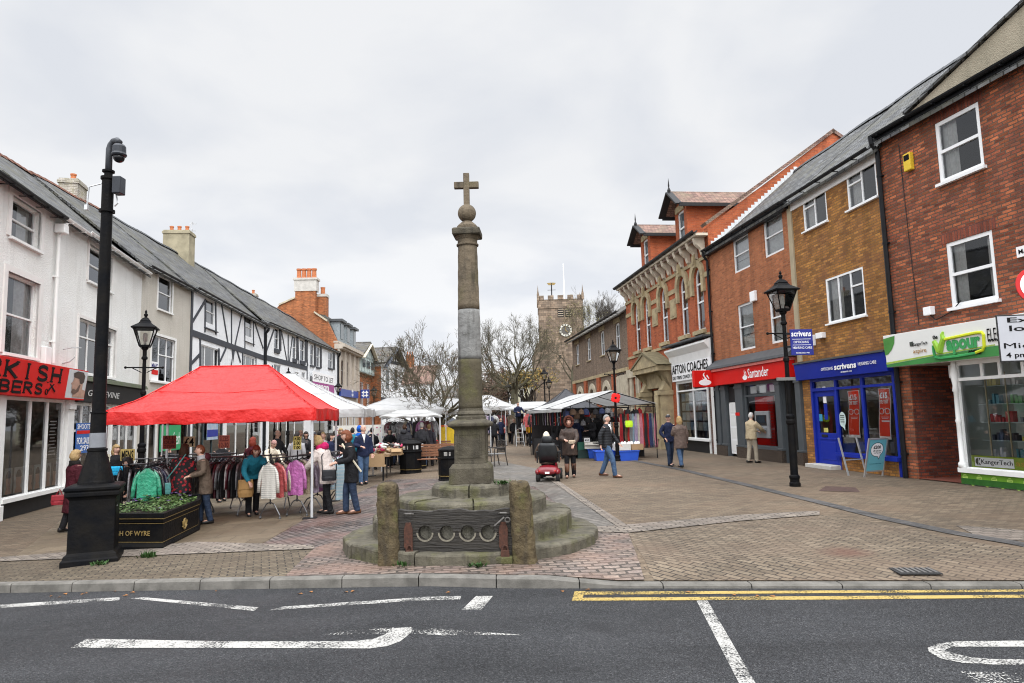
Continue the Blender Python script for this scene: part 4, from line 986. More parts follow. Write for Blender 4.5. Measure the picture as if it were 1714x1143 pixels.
gpn = MB().box(xb+.2,L-.4,.04,.05,gp0,gp1).build('window_panel', mk('lime_panel', (.3,.42,.02), .45, .3, 3), sh)
kx0, kx1 = gx(1630,775), gx(1695,775)
MB().box(kx0,kx1,.032,.038,gp0+.03,gp1-.04).build('white_label', ENAMELW, gpn)
lettering(gpn, 'KangerTech', kx0+.17, kx1-.03, gp0+.06, gp1-.08, .031, INKB, .0)
c = ((kx0+.09),(gp0+gp1)/2); mb = MB(); mb.poly([(c[0]+.07*math.cos(t),.0305,c[1]+.08*math.sin(t)) for t in [math.pi*(.5+k/8) for k in range(9)]]); mb.poly([(c[0]+.01,.0305,c[1]),(c[0]+.07,.0305,c[1]+.08),(c[0]+.02,.0305,c[1]+.08)]); mb.poly([(c[0]+.01,.0305,c[1]-.01),(c[0]+.07,.0305,c[1]-.08),(c[0]+.02,.0305,c[1]-.08)]); mb.build('emblem', mk('print_grey',(.06,.07,.06),.5), gpn)
lettering(gpn, 'aspire', gx(1698,775), gx(1698,775)+.62, gp0+.05, gp1-.07, .0385, mk('amber_print', (.6,.4,.03), .5), .01)
# fascia sign
fs = v.sign(.06, L-.05, f0, f1, mk('sign_white', (.78,.79,.76), .4, .04, 2), -.36, .34, .05)
FY = lambda z: -.365-.05*(z-f0)/(f1-f0)
def vs(pts, mat, name, off=.0):
    mb = MB(); mb.poly([(x,FY(z)-off,z) for x, z in pts]); return mb.build(name, mat, fs)
H = f1-f0
vs([(.06,f0),(L-.05,f0),(L-.05,f0+.30*H),(3.2,f0+.27*H),(1.6,f0+.19*H),(.06,f0+.08*H)], mk('sign_green', (.06,.26,.07), .45, .2, 2), 'green_wave')
vs([(.06,f0+.09*H),(1.6,f0+.2*H),(3.2,f0+.28*H),(3.2,f0+.31*H),(1.6,f0+.24*H),(.06,f0+.15*H)], mk('sign_lime', (.38,.55,.08), .45), 'lime_wave', .002)
cc = gx(1512,590)+.08; mb = MB(); lf = [(.06,f0+.9*H),(.06,f0+.38*H),(.16,f0+.40*H),(.3,f0+.52*H),(.42,f0+.72*H),(.46,f0+.95*H)]
lfp = vs(lf, mk('leaf_green', (.08,.27,.06), .45, .2), 'leaf_emblem', .003)
g0 = gx(1525,572); 
def vl(body, u0, v0, u1, v1, mat, bold=.01, nm='lettering', shear=0):
    x0, za = v.px(u0,v0,-.38); x1, zb_ = v.px(u1,v1,-.38); return lettering(fs, body, x0, x1, min(za,zb_), max(za,zb_), FY((za+zb_)/2)-.012, mat, bold, shear, name=nm)
vl('KangerTech', 1529, 574, 1554, 577.5, INKB, .01); vl('aspire', 1529, 585, 1552, 591, mk('bronze_print', (.4,.2,.05), .5), .0)
xk, zk = v.px(1526.5,576,-.38); vs([(xk-.05,zk-.05),(xk+.06,zk-.06),(xk+.06,zk+.06),(xk-.05,zk+.05)], mk('print_grey',(1,1,1)), 'emblem', .006)
vl('the', 1562.5, 561, 1571.5, 567, INKB, .03)
# outlined oblong and swooping V
VG = mk('vapour_green', (.05,.33,.1), .45, .15, 3); VY = mk('vapour_yellow', (.62,.68,.03), .45, .1, 3)
def pl_(uv): return [(lambda a: (a[0],FY(a[1])-.012,a[1]))(v.px(a_,b_,-.38)) for a_, b_ in uv]
mb = MB(); P = pl_([(1582,568),(1610,562),(1634,557),(1645,556),(1648,560),(1648,580),(1645,586),(1634,590)]); mb.tube(P, .034, 6); mb.build('outline_yellow', VY, fs)
mb = MB(); P = pl_([(1634,591),(1604,596),(1575,599.5),(1566,598),(1564,590),(1563.5,578)]); mb.tube(P, .034, 6); mb.build('outline_green', VG, fs)
mb = MB(); P = pl_([(1565,571),(1570,580),(1574,589)]); mb.tube(P,[.05,.07,.075],6); P = pl_([(1574,590),(1577,578),(1581,566),(1579,560),(1580.5,555)]); mb.tube(P,[.07,.065,.06,.045,.02],6); mb.build('swoosh_letter', mk('vapour_lime', (.3,.55,.05), .45, .2, 3), fs)
vl('apour', 1584, 570, 1643.5, 588, VG, .05); vl('corner', 1621, 586.5, 1645, 592, INKB, .035)
vl('ELECTRONIC CIGARETTES', 1653, 550, 1800, 552, INKB, .0); vl('www.thevapourcorner.co.uk', 1654, 566, 1760, 562, INKB, .0)
# goods on glass shelves
SHELF = mk('glass_shelf', (.4,.47,.46), .15, .05)
rnd = random.Random(4); GC = [mk('goods_%d'%i, c, .5, .2, 9) for i, c in enumerate([(.6,.6,.6),(.05,.05,.06),(.4,.05,.05),(.1,.25,.3),(.5,.45,.1),(.2,.2,.22),(.1,.3,.1)])]
for k in range(5):
    z = zsill+.25+k*.40; so = MB().box(xb+.25,L-.5,.35,.75,z,z+.015).build('display_shelf', SHELF, sh)
    x = xb+.45
    for cidx in range(7):
        mb = MB()
        for j in range(rnd.randint(3,7)):
            w = rnd.uniform(.04,.09); hh = rnd.uniform(.08,.24); mb.box(x,x+w,.4,.52,z+.016,z+.016+hh); x += w+rnd.uniform(.01,.05)
        mb.build('packets', GC[(cidx*3+k)%7], so); x += rnd.uniform(.05,.25)
        if x > L-1: break
mb = MB()
for x in (xb+.5,xb+1.0,xb+1.55,xb+2.2): mb.tube([(x,.3,zsill),(x,.3,f0-.3)],.018,5)
mb.build('display_post', mk('brass_post', (.4,.33,.2), .4, .2), sh)
# roof: slate slope with a rendered fillet rising along the gutter
D = 4.2; xr = 0; ZR = v.px(1600,92,D)[1]
v.roof(ZE, D, ZR, SL, x0=-.1, ridge=LEAD)
xw0 = gx(1523,198); xw1 = gx(1714,92); zw = v.px(1714,30,.12)[1]
k = (zw-ZE)/(xw1-xw0)
mb = MB(); mb.prism([(xw0,ZE+.08),(L,ZE+.08),(L,ZE+(L-xw0)*k),(xw0+.1,ZE+.12)], -.12, .5); mb.build('rendered_fillet', CEM, v.root)
mb = MB(); mb.bar((xw0,.15,ZE+.16),(L,.15,ZE+(L-xw0)*k+.05),.7,.07); mb.build('fillet_slates', SL, v.root)
MB().box(0,L,-.14,.0,ZE-.1,ZE+.05).build('eaves_board', BLACK, v.root)
v.gutter(ZE+.04, y=-.22, r=.075)
v.pipe(.05, .0, ZE-.1, BLACK, r=.06)
o = MB().box(*v.rc(1517,260,1531.5,283)[:2],-.12,0,*v.rc(1517,260,1531.5,283)[2:]).build('alarm_box', mk('alarm_yellow', (.72,.5,.04), .4, .08), v.root, bevel=.02)
r = v.rc(1519,262,1529,270); MB().box(r[0],r[1],-.125,-.121,r[2]+.05,r[3]).build('alarm_print', INKB, o)
r = v.rc(1552.5,515,1566,526); MB().box(r[0],r[1],-.14,0,r[2],r[3]).build('junction_box', ENAMELW, v.root, bevel=.01)
mb = MB(); x0, z0 = r[0]+.1, r[2]; mb.tube([(x0,-.03,z0),(x0+.15,-.03,z0-.14),(x0+.6,-.03,z0-.02),(x0+.9,-.03,z0+.2)],.012,5); x1, z1 = v.px(1505,242); x2, z2 = v.px(1532,545); mb.tube([(x1,-.015,z1),(x1+.05,-.015,(z1+z2)/2),(x1+.12,-.015,z2)],.010,4); mb.build('cable', BLACK, v.root)
# brick arches over windows
ARCH = brick('rubbed_brick', (.27,.075,.04), (.2,.055,.035), (.1,.06,.05), .075,.24,.008, (.6,1.2), bump=.5)
for r in (v.rc(1564,208,1648,277), v.rc(1583,408,1672,500)): MB().box(r[0]-.12,r[1]+.12,-.006,.02,r[3]+.002,r[3]+.26).build('window_arch', ARCH, v.root)
x0, z0 = v.px(1704,430); st = MB().box(x0,x0+1.1,-.03,-.0,z0-.02,z0+.2).build('street_nameplate', ENAMELW, v.root); lettering(st, 'MARKET PLACE', x0+.05, x0+1.05, z0+.04, z0+.14, -.031, INKB, .01)
# --- optician
s = Bld('brick_house', 'tan brick house over the blue optician shopfront with red eye test posters', 'house', RE, R0, 0)
L = s.L; gx = lambda a, b: s.px(a,b)[0]; ZE = s.px(1478,238)[1]
s.win(s.rc(1342.5,327.6,1385.7,369), v=(.5,), h=((0.05,.5,.6),), rev=.04, fw=.06, cur='left', sill=UPVC, sillh=.05)
s.win(s.rc(1415.5,287,1470,328), v=(.5,), h=((0.05,.5,.6),), rev=.04, fw=.06, sill=UPVC, sillh=.05, cur='left')
s.win(s.rc(1381.5,468,1450.5,527), v=(.34,.67), h=((.67,.95,.66),), rev=.04, fw=.06, sill=UPVC, sillh=.05, cur='left')
f0, f1 = s.px(1420,629)[1], s.px(1420,599)[1]
xd0, xd1 = gx(1361,700), gx(1401,700); xw1 = gx(1503,700); zs = s.px(1450,764)[1]; ztr = s.px(1400,650)[1]; ztr2 = s.px(1450,645)[1]
m1 = gx(1446,690)
s.hole(xd0,xd1,0,f0,.1)
sh = s.shop(xd1, xw1, 0, f0, [m1], riser=zs, transom=ztr, frame=BLUEP, rmat=BR_TAN, room=mk('optician_room',(.4,.34,.24),.8,.35,1.2), depth=2.6, fw=.09, mw=.1)
mb = MB(); mb.box(xd0,xd0+.1,-.02,.1,0,f0); mb.box(xd0+.1,xd1,-.02,.1,f0-.08,f0); mb.box(xd0+.1,xd1,-.022,.1,ztr-.05,ztr+.05); fr = mb.build('door_frame', BLUEP, s.root)
MB().quad((xd0+.1,.05,ztr),(xd1,.05,ztr),(xd1,.05,f0-.08),(xd0+.1,.05,f0-.08)).build('fanlight_pane', GLASS, fr)
mb = MB(); dx0, dx1 = xd0+.11, xd1-.01; zt = ztr-.055; gz0 = 1.05
mb.box(dx0,dx0+.15,.03,.08,.12,zt); mb.box(dx1-.13,dx1,.03,.08,.12,zt); mb.box(dx0+.15,dx1-.13,.03,.08,zt-.16,zt); mb.box(dx0+.15,dx1-.13,.03,.08,.12,gz0)
mb.box(dx0+.2,dx1-.18,.018,.03,.25,.78); mb.box(dx0+.15,dx1-.13,.015,.03,.85,.9)
do = mb.build('door', BLUEP, s.root, bevel=.006); MB().quad((dx0+.15,.055,gz0),(dx1-.13,.055,gz0),(dx1-.13,.055,zt-.16),(dx0+.15,.055,zt-.16)).build('door_pane', GLASS, do)
MB().box(dx0+.28,dx0+.58,.01,.029,.93,1.0).build('letter_flap', BLACKMATT, do)
for (a,b,c_,d_,mt) in ((.5,.68,1.95,2.45,ENAMELW),(.5,.7,1.45,1.93,BLUEP),(.18,.36,1.4,1.62,mk('sky_sticker',(.05,.3,.5),.4)),(.4,.65,1.07,1.2,mk('yellow_sticker',(.6,.55,.15),.4))): MB().box(dx0+a*.9,dx0+b*.9,.046,.053,c_,d_).build('door_notice', mt, do)
MB().box(xd0-.05,xd1+.05,-.35,.05,0,.115).build('door_step', mk('step_stone',(.5,.48,.44),.8,.15), s.root, bevel=.01)
s.wall(BR_TAN, 0, ZE, depth=8.5); s.room(f1+.2, ZE-.1, ROOMD, 1.8); s.room(.02, f0, MC['optician_room'], 2.6, xd0, xd1, .12, 'display')
fs = s.sign(.0, L-.12, f0, f1, BLUEP, -.2, .19, .06)
MB().box(.0,L-.1,-.3,.0,f1+.002,f1+.05).build('lead_flashing', LEAD, fs)
FYs = lambda z: -.21-.06*(z-f0)/(f1-f0)
def sl(body, u0, v0, u1, v1, bold, nm='lettering'):
    x0, za = s.px(u0,v0,-.24); x1, zb_ = s.px(u1,v1,-.24); return lettering(fs, body, x0, x1, min(za,zb_), max(za,zb_), FYs((za+zb_)/2)-.008, ENAMELW, bold, name=nm)
sl('OPTICIANS', 1375, 621, 1394, 613.5, .0); sl('scrivens', 1397, 619.5, 1433, 605, .03); sl('HEARING CARE', 1437, 612, 1467, 602.5, .0)
sl('ESTABLISHED 1938', 1407, 624, 1425, 619.5, .0)
PR_ = mk('poster_red', (.8,.08,.035), .45, .08, 2); PW = ENAMELW
def eyeposter(ua, va, ub, vb):
    r = s.rc(ua,va,ub,vb); W = r[1]-r[0]; H = r[3]-r[2]
    # a paper banner that hangs with a slight wave, clear of the glass
    mb = MB(); n = 14; f = lambda t: .065+.015*math.sin(t*6.0); fx = lambda t: .04*math.sin(t*3.5+1.2)-.03
    for i in range(n):
        a, b = i/n, (i+1)/n
        mb.quad((r[0]+fx(a),f(a),r[3]-a*H),(r[1]+fx(a),f(a),r[3]-a*H),(r[1]+fx(b),f(b),r[3]-b*H),(r[0]+fx(b),f(b),r[3]-b*H))
    p = mb.build('eye_test_poster', PW, s.root); mb = MB()
    for i in range(n-1):
        a, b = i/n+.012, (i+1)/n+.012; y0, y1 = f(a)-.006, f(b)-.006
        mb.quad((r[0]+fx(a)+W*.06,y0,r[3]-a*H),(r[1]+fx(a)-W*.06,y0,r[3]-a*H),(r[1]+fx(b)-W*.06,y1,r[3]-b*H),(r[0]+fx(b)+W*.06,y1,r[3]-b*H))
    mb.build('red_print', PR_, p)
    lettering(p, '£15', r[0]+W*.2, r[1]-W*.15, r[3]-H*.2, r[3]-H*.08, .042, PW, .04)
    lettering(p, 'EYE TEST', r[0]+W*.12, r[1]-W*.1, r[3]-H*.3, r[3]-H*.225, .042, PW, .03)
    mb = MB(); zc = r[3]-H*.45
    for sg in (-1,1): 
        cx = r[0]+W*(.5+sg*.23); mb.tube([(cx+W*.2*math.cos(t)*(1+.15*sg*math.cos(t)),.046,zc+H*.055*math.sin(t)) for t in [k*math.pi/8 for k in range(17)]], .011, 5)
    mb.tube([(r[0]+W*.46,.046,zc+.04),(r[0]+W*.54,.046,zc+.04)],.011,5); mb.build('spectacles_print', PW, p)
    for k in range(2): MB().box(r[0]+W*(.2+.05*k),r[1]-W*(.2+.05*k),.042,.046,r[3]-H*(.56+.03*k)-.012,r[3]-H*(.56+.03*k)).build('print_line', PW, p)
    if ua > 1450: MB().box(r[0]+W*.2,r[1]-W*.15,.042,.046,r[3]-H*.66,r[3]-H*.63).build('print_line', PW, p)
eyeposter(1414.5,654.5,1440,733); eyeposter(1465,650.5,1492,736)
x0, z0 = s.px(1409,702); mb = MB(); mb.poly([(x0+.17*math.cos(t),.02,z0+.22*math.sin(t)) for t in [k*math.pi/10 for k in range(20)]]); mb.poly([(x0-.02,.0205,z0-.2),(x0+.1,.0205,z0-.17),(x0+.1,.0205,z0-.32)]); o = mb.build('speech_bubble_sticker', mk('sticker_pale',(.6,.75,.72),.4), s.root)
for k in range(4): MB().box(x0-.1+.01*(k%2),x0+.1,.012,.016,z0+.1-k*.06,z0+.12-k*.06).build('print_line', INKB, o)
mb = MB(); rnd = random.Random(8)
for k in range(16): x = rnd.uniform(xd1+.2,xw1-.2); z = zs+.1; mb.box(x,x+rnd.uniform(.1,.25),rnd.uniform(.3,.6),.8,z,z+rnd.uniform(.1,.5))
mb.build('window_display', GC[5], s.root)
mb = MB(); 
for k in range(7): mb.tube([(m1+.3+.9*t,.9+.2*math.sin(k),zs+.6+k*.2+.1*math.sin(t*9+k)) for t in [q/8 for q in range(9)]],.06,6)
mb.build('display_drape', mk('drape_brown',(.16,.12,.07),.8,.4,12), s.root)
s.pipe(.0, 0, .5, GALV) if False else None
MB().box(-.12,.12,-.05,.0,f1+.1,ZE-.1).build('rendered_strip', mk('buff_render', (.4,.34,.23), .85, .2, 2, .2, 30), s.root)
MB().box(.1,L,-.05,-.001,ZE-.42,ZE-.12).build('fascia_board', WHITE, s.root)
ZR = s.px(1440,205,D)[1] if False else ZE+3.2
s.roof(ZE, D, v.px(1500,160,D)[1], SL, x0=0, x1=L+.12, ridge=LEAD); s.gutter(ZE-.05)
for (a,b,c_,d_) in ((1361,561,1366,578),(1372,558,1383,565)):
    r = s.rc(a,b,c_,d_); MB().box(r[0],r[1],-.15,0,r[2],r[3]).build('security_box', ENAMELW, s.root, bevel=.01)
# --- bank with red fascia
t = Bld('brick_house', 'orange brick house over the red bank fascia with cash machine', 'house', RS, RE, 0)
L = t.L; gx = lambda a, b: t.px(a,b)[0]; ZE = t.px(1250,378)[1]
for w in ((1225.5,403,1255.5,446),(1276,370,1312.7,417),(1233.7,512,1264.5,582),(1285.5,492,1318,570)): t.win(t.rc(*w), v=(), h=(.5,), rev=.08, fw=.08, mat=WAV, cur='blind' if w[0] < 1260 else 'net')
f0, f1 = t.px(1270,638)[1], t.px(1270,612)[1]
GRAN = mk('brown_granite', (.085,.065,.052), .25, .6, 45, col2=(.03,.025,.022))
dx0, dx1 = gx(1222,720), gx(1236,720); xw0, xw1 = gx(1250,720), gx(1305,720); xe1 = gx(1341,740); zs = t.px(1280,749)[1]; ztr = t.px(1275,661)[1]
t.hole(dx0-.05, dx1+.05, 0, f0, .1)
rm = mk('bank_room', (.2,.2,.2), .8, .3, 1)
t.shop(xw0, xw1, 0, f0, [], riser=zs, transom=ztr, frame=SLATEGREY, rmat=GRAN, room=rm, depth=1.6, fw=.12)
t.hole(xw1+.35, xe1-.05, 0, f0, .1)
t.wall(BR_ORA, f0, ZE, depth=8.5)
ds = [h_ for h_ in t.holes]
t.wall(SLATEGREY, 0, f0, sides=False, name='shopfront_wall'); t.room(f1+.3, ZE-.1, ROOML, 1.5); t.room(.02, f0, ROOMD, 2, xw1+.36, xe1-.06, .11, 'lobby')
for (a,b) in ((.05,.42),(dx0-.5,dx0-.07),(dx1+.07,xw0-.02),(xw1+.01,xw1+.34),(xe1,L-.02)): mb = MB(); mb.box(a,b,-.1,-.001,.0,f0-.02); mb.box(a-.03,b+.03,-.13,-.001,f0-.2,f0-.1); mb.box(a-.02,b+.02,-.15,-.001,zs-.04,zs+.03); mb.build('pilaster', SLATEGREY, t.root, bevel=.008)
for (a,b) in ((.04,dx0-.08),(dx1+.08,xw1+.34),(xe1-.01,L)): MB().box(a,b,-.16,-.001,0,zs-.045).build('granite_plinth', GRAN, t.root)
do = MB().box(dx0,dx1,.02,.08,.1,f0-.75).build('narrow_door', ENAMELW, t.root)
for k in range(4): MB().box(dx0+.08,dx1-.08,.012,.019,.2+k*.5,.62+k*.5).build('door_panel', WHITE, do)
MB().box(dx0,dx1,.03,.07,f0-.74,f0-.1).build('fanlight', BLACKMATT, t.root)
for (a,b) in ((1254,1264),(1269,1279.5),(1286,1301)):
    x0, x1 = gx(a,650), gx(b,650); MB().box(x0,x1,.045,.055,ztr+.08,f0-.16).build('window_notice', ENAMELW, t.root)
rp0, rp1 = gx(1263,700), gx(1293,700)
MB().box(rp0,rp1,.06,.12,zs+.08,ztr-.05).build('red_window_panel', REDP, t.root)
mb = MB()
for k in range(16): mb.box(gx(1284,700),rp1-.02,.05,.059,zs+.12+k*.1,zs+.19+k*.1)
mb.build('panel_print', mk('dark_red_print', (.4,.02,.02), .4), t.root)
a0, a1 = gx(1265,710), gx(1287.5,710); za, zb_ = t.px(1276,733)[1], t.px(1276,688)[1]
at = MB(); at.box(a0,a1,-.03,.1,za,zb_); at = at.build('cash_machine', mk('machine_grey', (.24,.25,.26), .4, .15), t.root, bevel=.02)
MB().box(a0+.12,a1-.12,-.036,-.031,za+.45,zb_-.14).build('screen_recess', BLACKMATT, at); MB().box(a0+.2,a1-.2,-.044,-.037,zb_-.38,zb_-.18).build('lit_header', mk('orange_header', (.8,.16,.02), .3), at); MB().box(a0+.14,a1-.14,-.22,-.031,za+.28,za+.36).build('keypad_shelf', mk('machine_grey',(1,1,1)), at); MB().box(a0+.2,a1-.2,-.05,-.037,za+.55,za+.8).build('screen', mk('screen_dark',(.03,.04,.05),.15), at)
MB().box(gx(1235,690)-.0,gx(1242,690),-.11,-.101,1.6,1.72).build('bank_plate', REDP, t.root)
fs = t.sign(.35, L-.35, f0, f1, REDP, -.3, .28, .0)
MB().box(.33,L-.33,-.36,-.0,f1+.002,f1+.1).build('sign_cap', mk('pink_cap', (.75,.2,.17), .4), fs)
def flame(parent, cx, z0, hh, y, mat, base=True):
    mb = MB(); w = hh*.42
    if base: 
        P = [(cx+w*1.15*math.cos(k*math.pi/10),y,z0+hh*.24+hh*.22*math.sin(k*math.pi/10)) for k in range(20)]; mb.poly(P)
    def S(pts): 
        mb.poly([(cx+a*hh,y-.002,z0+b*hh) for a, b in pts])
    S([(-.22,.62),(-.14,.42),(.02,.30),(.16,.36),(.18,.5),(.02,.66),(-.04,.84),(.0,1.0),(-.12,.9),(-.14,.76),(-.02,.56),(-.08,.46)])
    S([(.18,.84),(.12,.72),(.24,.58),(.3,.46),(.34,.56),(.26,.7)])
    return mb.build('flame_emblem', mat, parent)
x0, z0 = t.px(1242,637,-.31); x1, z1 = t.px(1251,622,-.31)
flame(fs, (x0+x1)/2, f0+.12*(f1-f0), .72*(f1-f0), -.306, ENAMELW)
xl0, xl1 = t.px(1251.5,630,-.31)[0], t.px(1286.5,630,-.31)[0]
lettering(fs, 'Santander', xl0, xl1, f0+.22*(f1-f0), f0+.84*(f1-f0), -.304, ENAMELW, .008)
mb = MB(); mb.prism([(-.42,f1+.11),(-.4,f1+.2),(0,f1+.5),(0,f1+.11)], .0, L-.1, 'x'); mb.build('lead_canopy', LEAD, t.root)
# projecting square sign
b = thing('hanging_sign', 'square red projecting bank sign with white flame emblem', 'sign', t.world(.25,-.1,0), t.root.rotation_euler.z)
e0 = AT(1178,648,t.world(.3,-.6,0).y); e1 = AT(1213,619,t.world(.3,-.6,0).y); hs = e1.z-e0.z; ws = (e1.x-e0.x)/1.0
pw = ws
MB().box(-.12,.12,-pw-.08,-.08,e0.z,e1.z).build('sign_box', REDP, b, bevel=.015)
MB().box(-.03,.03,-.08,.1,e0.z+.2,e0.z+.3).build('bracket', BLACK, b)
fl = bpy.data.objects.new('emblem_face', None)
o = flame(b, 0, 0, hs*.8, 0, ENAMELW); o.location = (.126,-pw/2-.08,e0.z+hs*.08); o.rotation_euler = (0,0,R_(90))
bpy.data.objects.remove(fl)
t.roof(ZE, D, v.px(1500,160,D)[1], SL, x0=0, x1=L, ridge=LEAD); t.gutter(ZE-.05, y=-.3); MB().box(0,L,-.2,0,ZE-.3,ZE-.04).build('eaves_board', BLACK, t.root)
r = t.rc(1259,489,1268,503); MB().box(r[0],r[1],-.12,0,r[2],r[3]).build('alarm_box', ENAMELW, t.root, bevel=.02)
MB().box(-.1,.08,-.12,.02,ZE-.2,ZE-.05).build('pipe_head', BLACK, t.root); t.pipe(.02, 0, ZE-.2, BLACK, r=.055)
ZRs = v.px(1500,160,D)[1]
# --- ornate red brick house with dormers
o4 = Bld('ornate_brick_house', 'bright red brick house with arched stone windows, bracketed eaves and two dormers', 'house', RO, RS, 0)
L = o4.L; gx = lambda a, b: o4.px(a,b)[0]; ZE = o4.px(1110,437)[1]
AW = [(1062,510,1072,588),(1078,498.6,1089.6,581),(1105,482,1119,571),(1137,464.6,1153,558.5),(1162.5,451,1178.7,549)]
rs = [o4.rc(*w) for w in AW]
zt = sum(r[3] for r in rs)/5; zb = sum(r[2] for r in rs)/5; print('arch', [(round(a,2)) for r in rs for a in r], L, ZE)
ww = 1.0
for r in rs:
    c = (r[0]+r[1])/2; o4.win((c-ww/2,c+ww/2,zb,zt), v=(), h=(.45,.74), fw=.09, bw=.08, rev=.14, mat=WAV, arch=.5)
fz = o4.px(1160,635)[1]; f1 = o4.px(1160,604)[1]; xs0 = gx(1135,700)
sh = o4.shop(xs0, gx(1189,700), 0, fz, [gx(1162,690)], riser=o4.px(1165,735)[1], transom=o4.px(1165,652)[1], frame=WHITE, rmat=BLACKMATT, room=mk('coach_room',(.12,.12,.12),.8,.3,1), depth=1.6, fw=.12)
dx0, dx1 = gx(1190,720), L-.5
o4.hole(dx0,dx1,0,fz,.1)
# arched stone ground floor windows
gw = [(gx(1063,690),gx(1069,690)),(gx(1075,690),gx(1081,690))]
for a, b in gw: o4.win((a,b,1.0,3.5), v=(), h=(.5,.75), rev=.14, fw=.1, mat=WAV)
o4.wall(BR_RED, 0, ZE, sides=False); o4.room(f1+.3, ZE-.3, ROOML, 1.6); o4.room(.02, fz, ROOMD, 1.5, dx0-.02, dx1+.02, .11, 'lobby')
zs_ = zt-.5
for r in rs:
    mb = MB(); c = (r[0]+r[1])/2; ro, ri = ww/2+.29, ww/2+.02; n = 14
    for k in range(n):
        a, b = math.pi*k/n, math.pi*(k+1)/n
        mb.prism([(c+ro*math.cos(a),zs_+ro*math.sin(a)*1.05),(c+ro*math.cos(b),zs_+ro*math.sin(b)*1.05),(c+ri*math.cos(b),zs_+ri*math.sin(b)),(c+ri*math.cos(a),zs_+ri*math.sin(a))], -.13, .02)
    mb.box(c-.13,c+.13,-.2,-.131,zs_+ri-.05,zs_+ro+.28); mb.box(c-.1,c+.1,-.24,-.201,zs_+ri+.1,zs_+ro+.2)
    for sg in (-1,1): mb.box(c+sg*(ri+.0),c+sg*(ro+.0),-.12,.02,zs_-.7,zs_)
    mb.build('window_hood', STONE, o4.root)
mb = MB(); x = 0
es = sorted([( (r[0]+r[1])/2-ww/2-.29,(r[0]+r[1])/2+ww/2+.29) for r in rs])
for a, b in es:
    if a > x: mb.box(x,a,-.05,.02,zs_-.12,zs_+.1)
    x = max(x,b)
mb.box(x,L,-.05,.02,zs_-.12,zs_+.1); mb.box(0,L,-.06,.02,zb-.34,zb-.2); mb.box(0,L,-.07,.02,ZE-1.15,ZE-1.0)
mb.build('string_course', STONE, o4.root)
for r in rs: c = (r[0]+r[1])/2; MB().box(c-ww/2-.12,c+ww/2+.12,-.16,.1,zb-.18,zb-.002).build('window_sill', STONE, o4.root)
for i in (1.5,2.5): 
    c = ((rs[int(i)][0]+rs[int(i)][1])/2+(rs[int(i)+1][0]+rs[int(i)+1][1])/2)/2
    MB().box(c-.4,c+.4,-.06,.02,zb+1.0,zb+1.95).box(c-.3,c+.3,-.075,-.061,zb+1.1,zb+1.85).build('stone_plaque', STONE, o4.root, bevel=.015)
n = 15; EB = mk('bracket_stone', (.6,.53,.42), .7, .15, 5)
for k in range(n):
    mb = MB(); x = L*(k+.5)/n; mb.prism([(-.02,ZE-.95),(-.14,ZE-.93),(-.2,ZE-.7),(-.42,ZE-.5),(-.5,ZE-.22),(-.02,ZE-.22)], x-.12, x+.12, 'x'); mb.prism([(-.02,ZE-1.0),(-.1,ZE-.97),(-.02,ZE-.9)], x-.16, x+.16, 'x'); mb.build('eaves_bracket', EB, o4.root)
MB().box(-.1,L+.05,-.55,0,ZE-.21,ZE-.1).build('eaves_soffit', MC['bracket_stone'], o4.root)
o4.gutter(ZE+.0, x0=-.3, x1=L+.1, y=-.6, r=.12)
# roof and the gable wall that stands above the neighbour
yA, zA = o4.pxs(1392,219,L); yB, zB = o4.pxs(1190,394,L)
zap = min(zA, ZE+8); D4 = yA if 3 < yA < 9 else 6.0
print('gable', yA, zA, yB, zB, ZE)
mb = MB(); mb.prism([(-.0,ZE-3),(-.0,ZE+.15),(D4,zap-.12),(D4*2,ZE+.15),(D4*2,ZE-3)], L-.35, L+.06, 'x'); mb.build('gable_wall', BR_RED, o4.root)
mb = MB(); mb.bar((L-.13,-.1,ZE+.28),(L-.13,D4+.05,zap),.55,.14); mb.bar((L-.13,2*D4+.1,ZE+.28),(L-.13,D4-.05,zap),.55,.14); mb.build('gable_coping', TILE, o4.root)
mb = MB(); k2 = (zap-ZE)/D4; kk = (ZRs-t.px(1250,378)[1])/4.2; zz0 = t.px(1250,378)[1]
for i in range(26):
    y = .1+i*.16; z = zz0+kk*y
    mb.box(L+.061,L+.075,y,y+.17,z-.05,z+.28)
mb.build('lead_flashing', mk('white_flashing', (.62,.64,.65), .5, .15), o4.root)
o4.roof(ZE+.05, D4, zap-.35, TILE, x0=0, x1=L-.36, ridge=TERRA, ov=.45)
mb = MB(); mb.poly([(0,.002,0),(0,D4*2,0),(0,D4*2,ZE),(0,D4,zap-.4),(0,.002,ZE)]); mb.poly([(0.01,D4*2,0),(L,D4*2,0),(L,D4*2,ZE),(0.01,D4*2,ZE)]); mb.build('side_wall', BR_RED, o4.root)
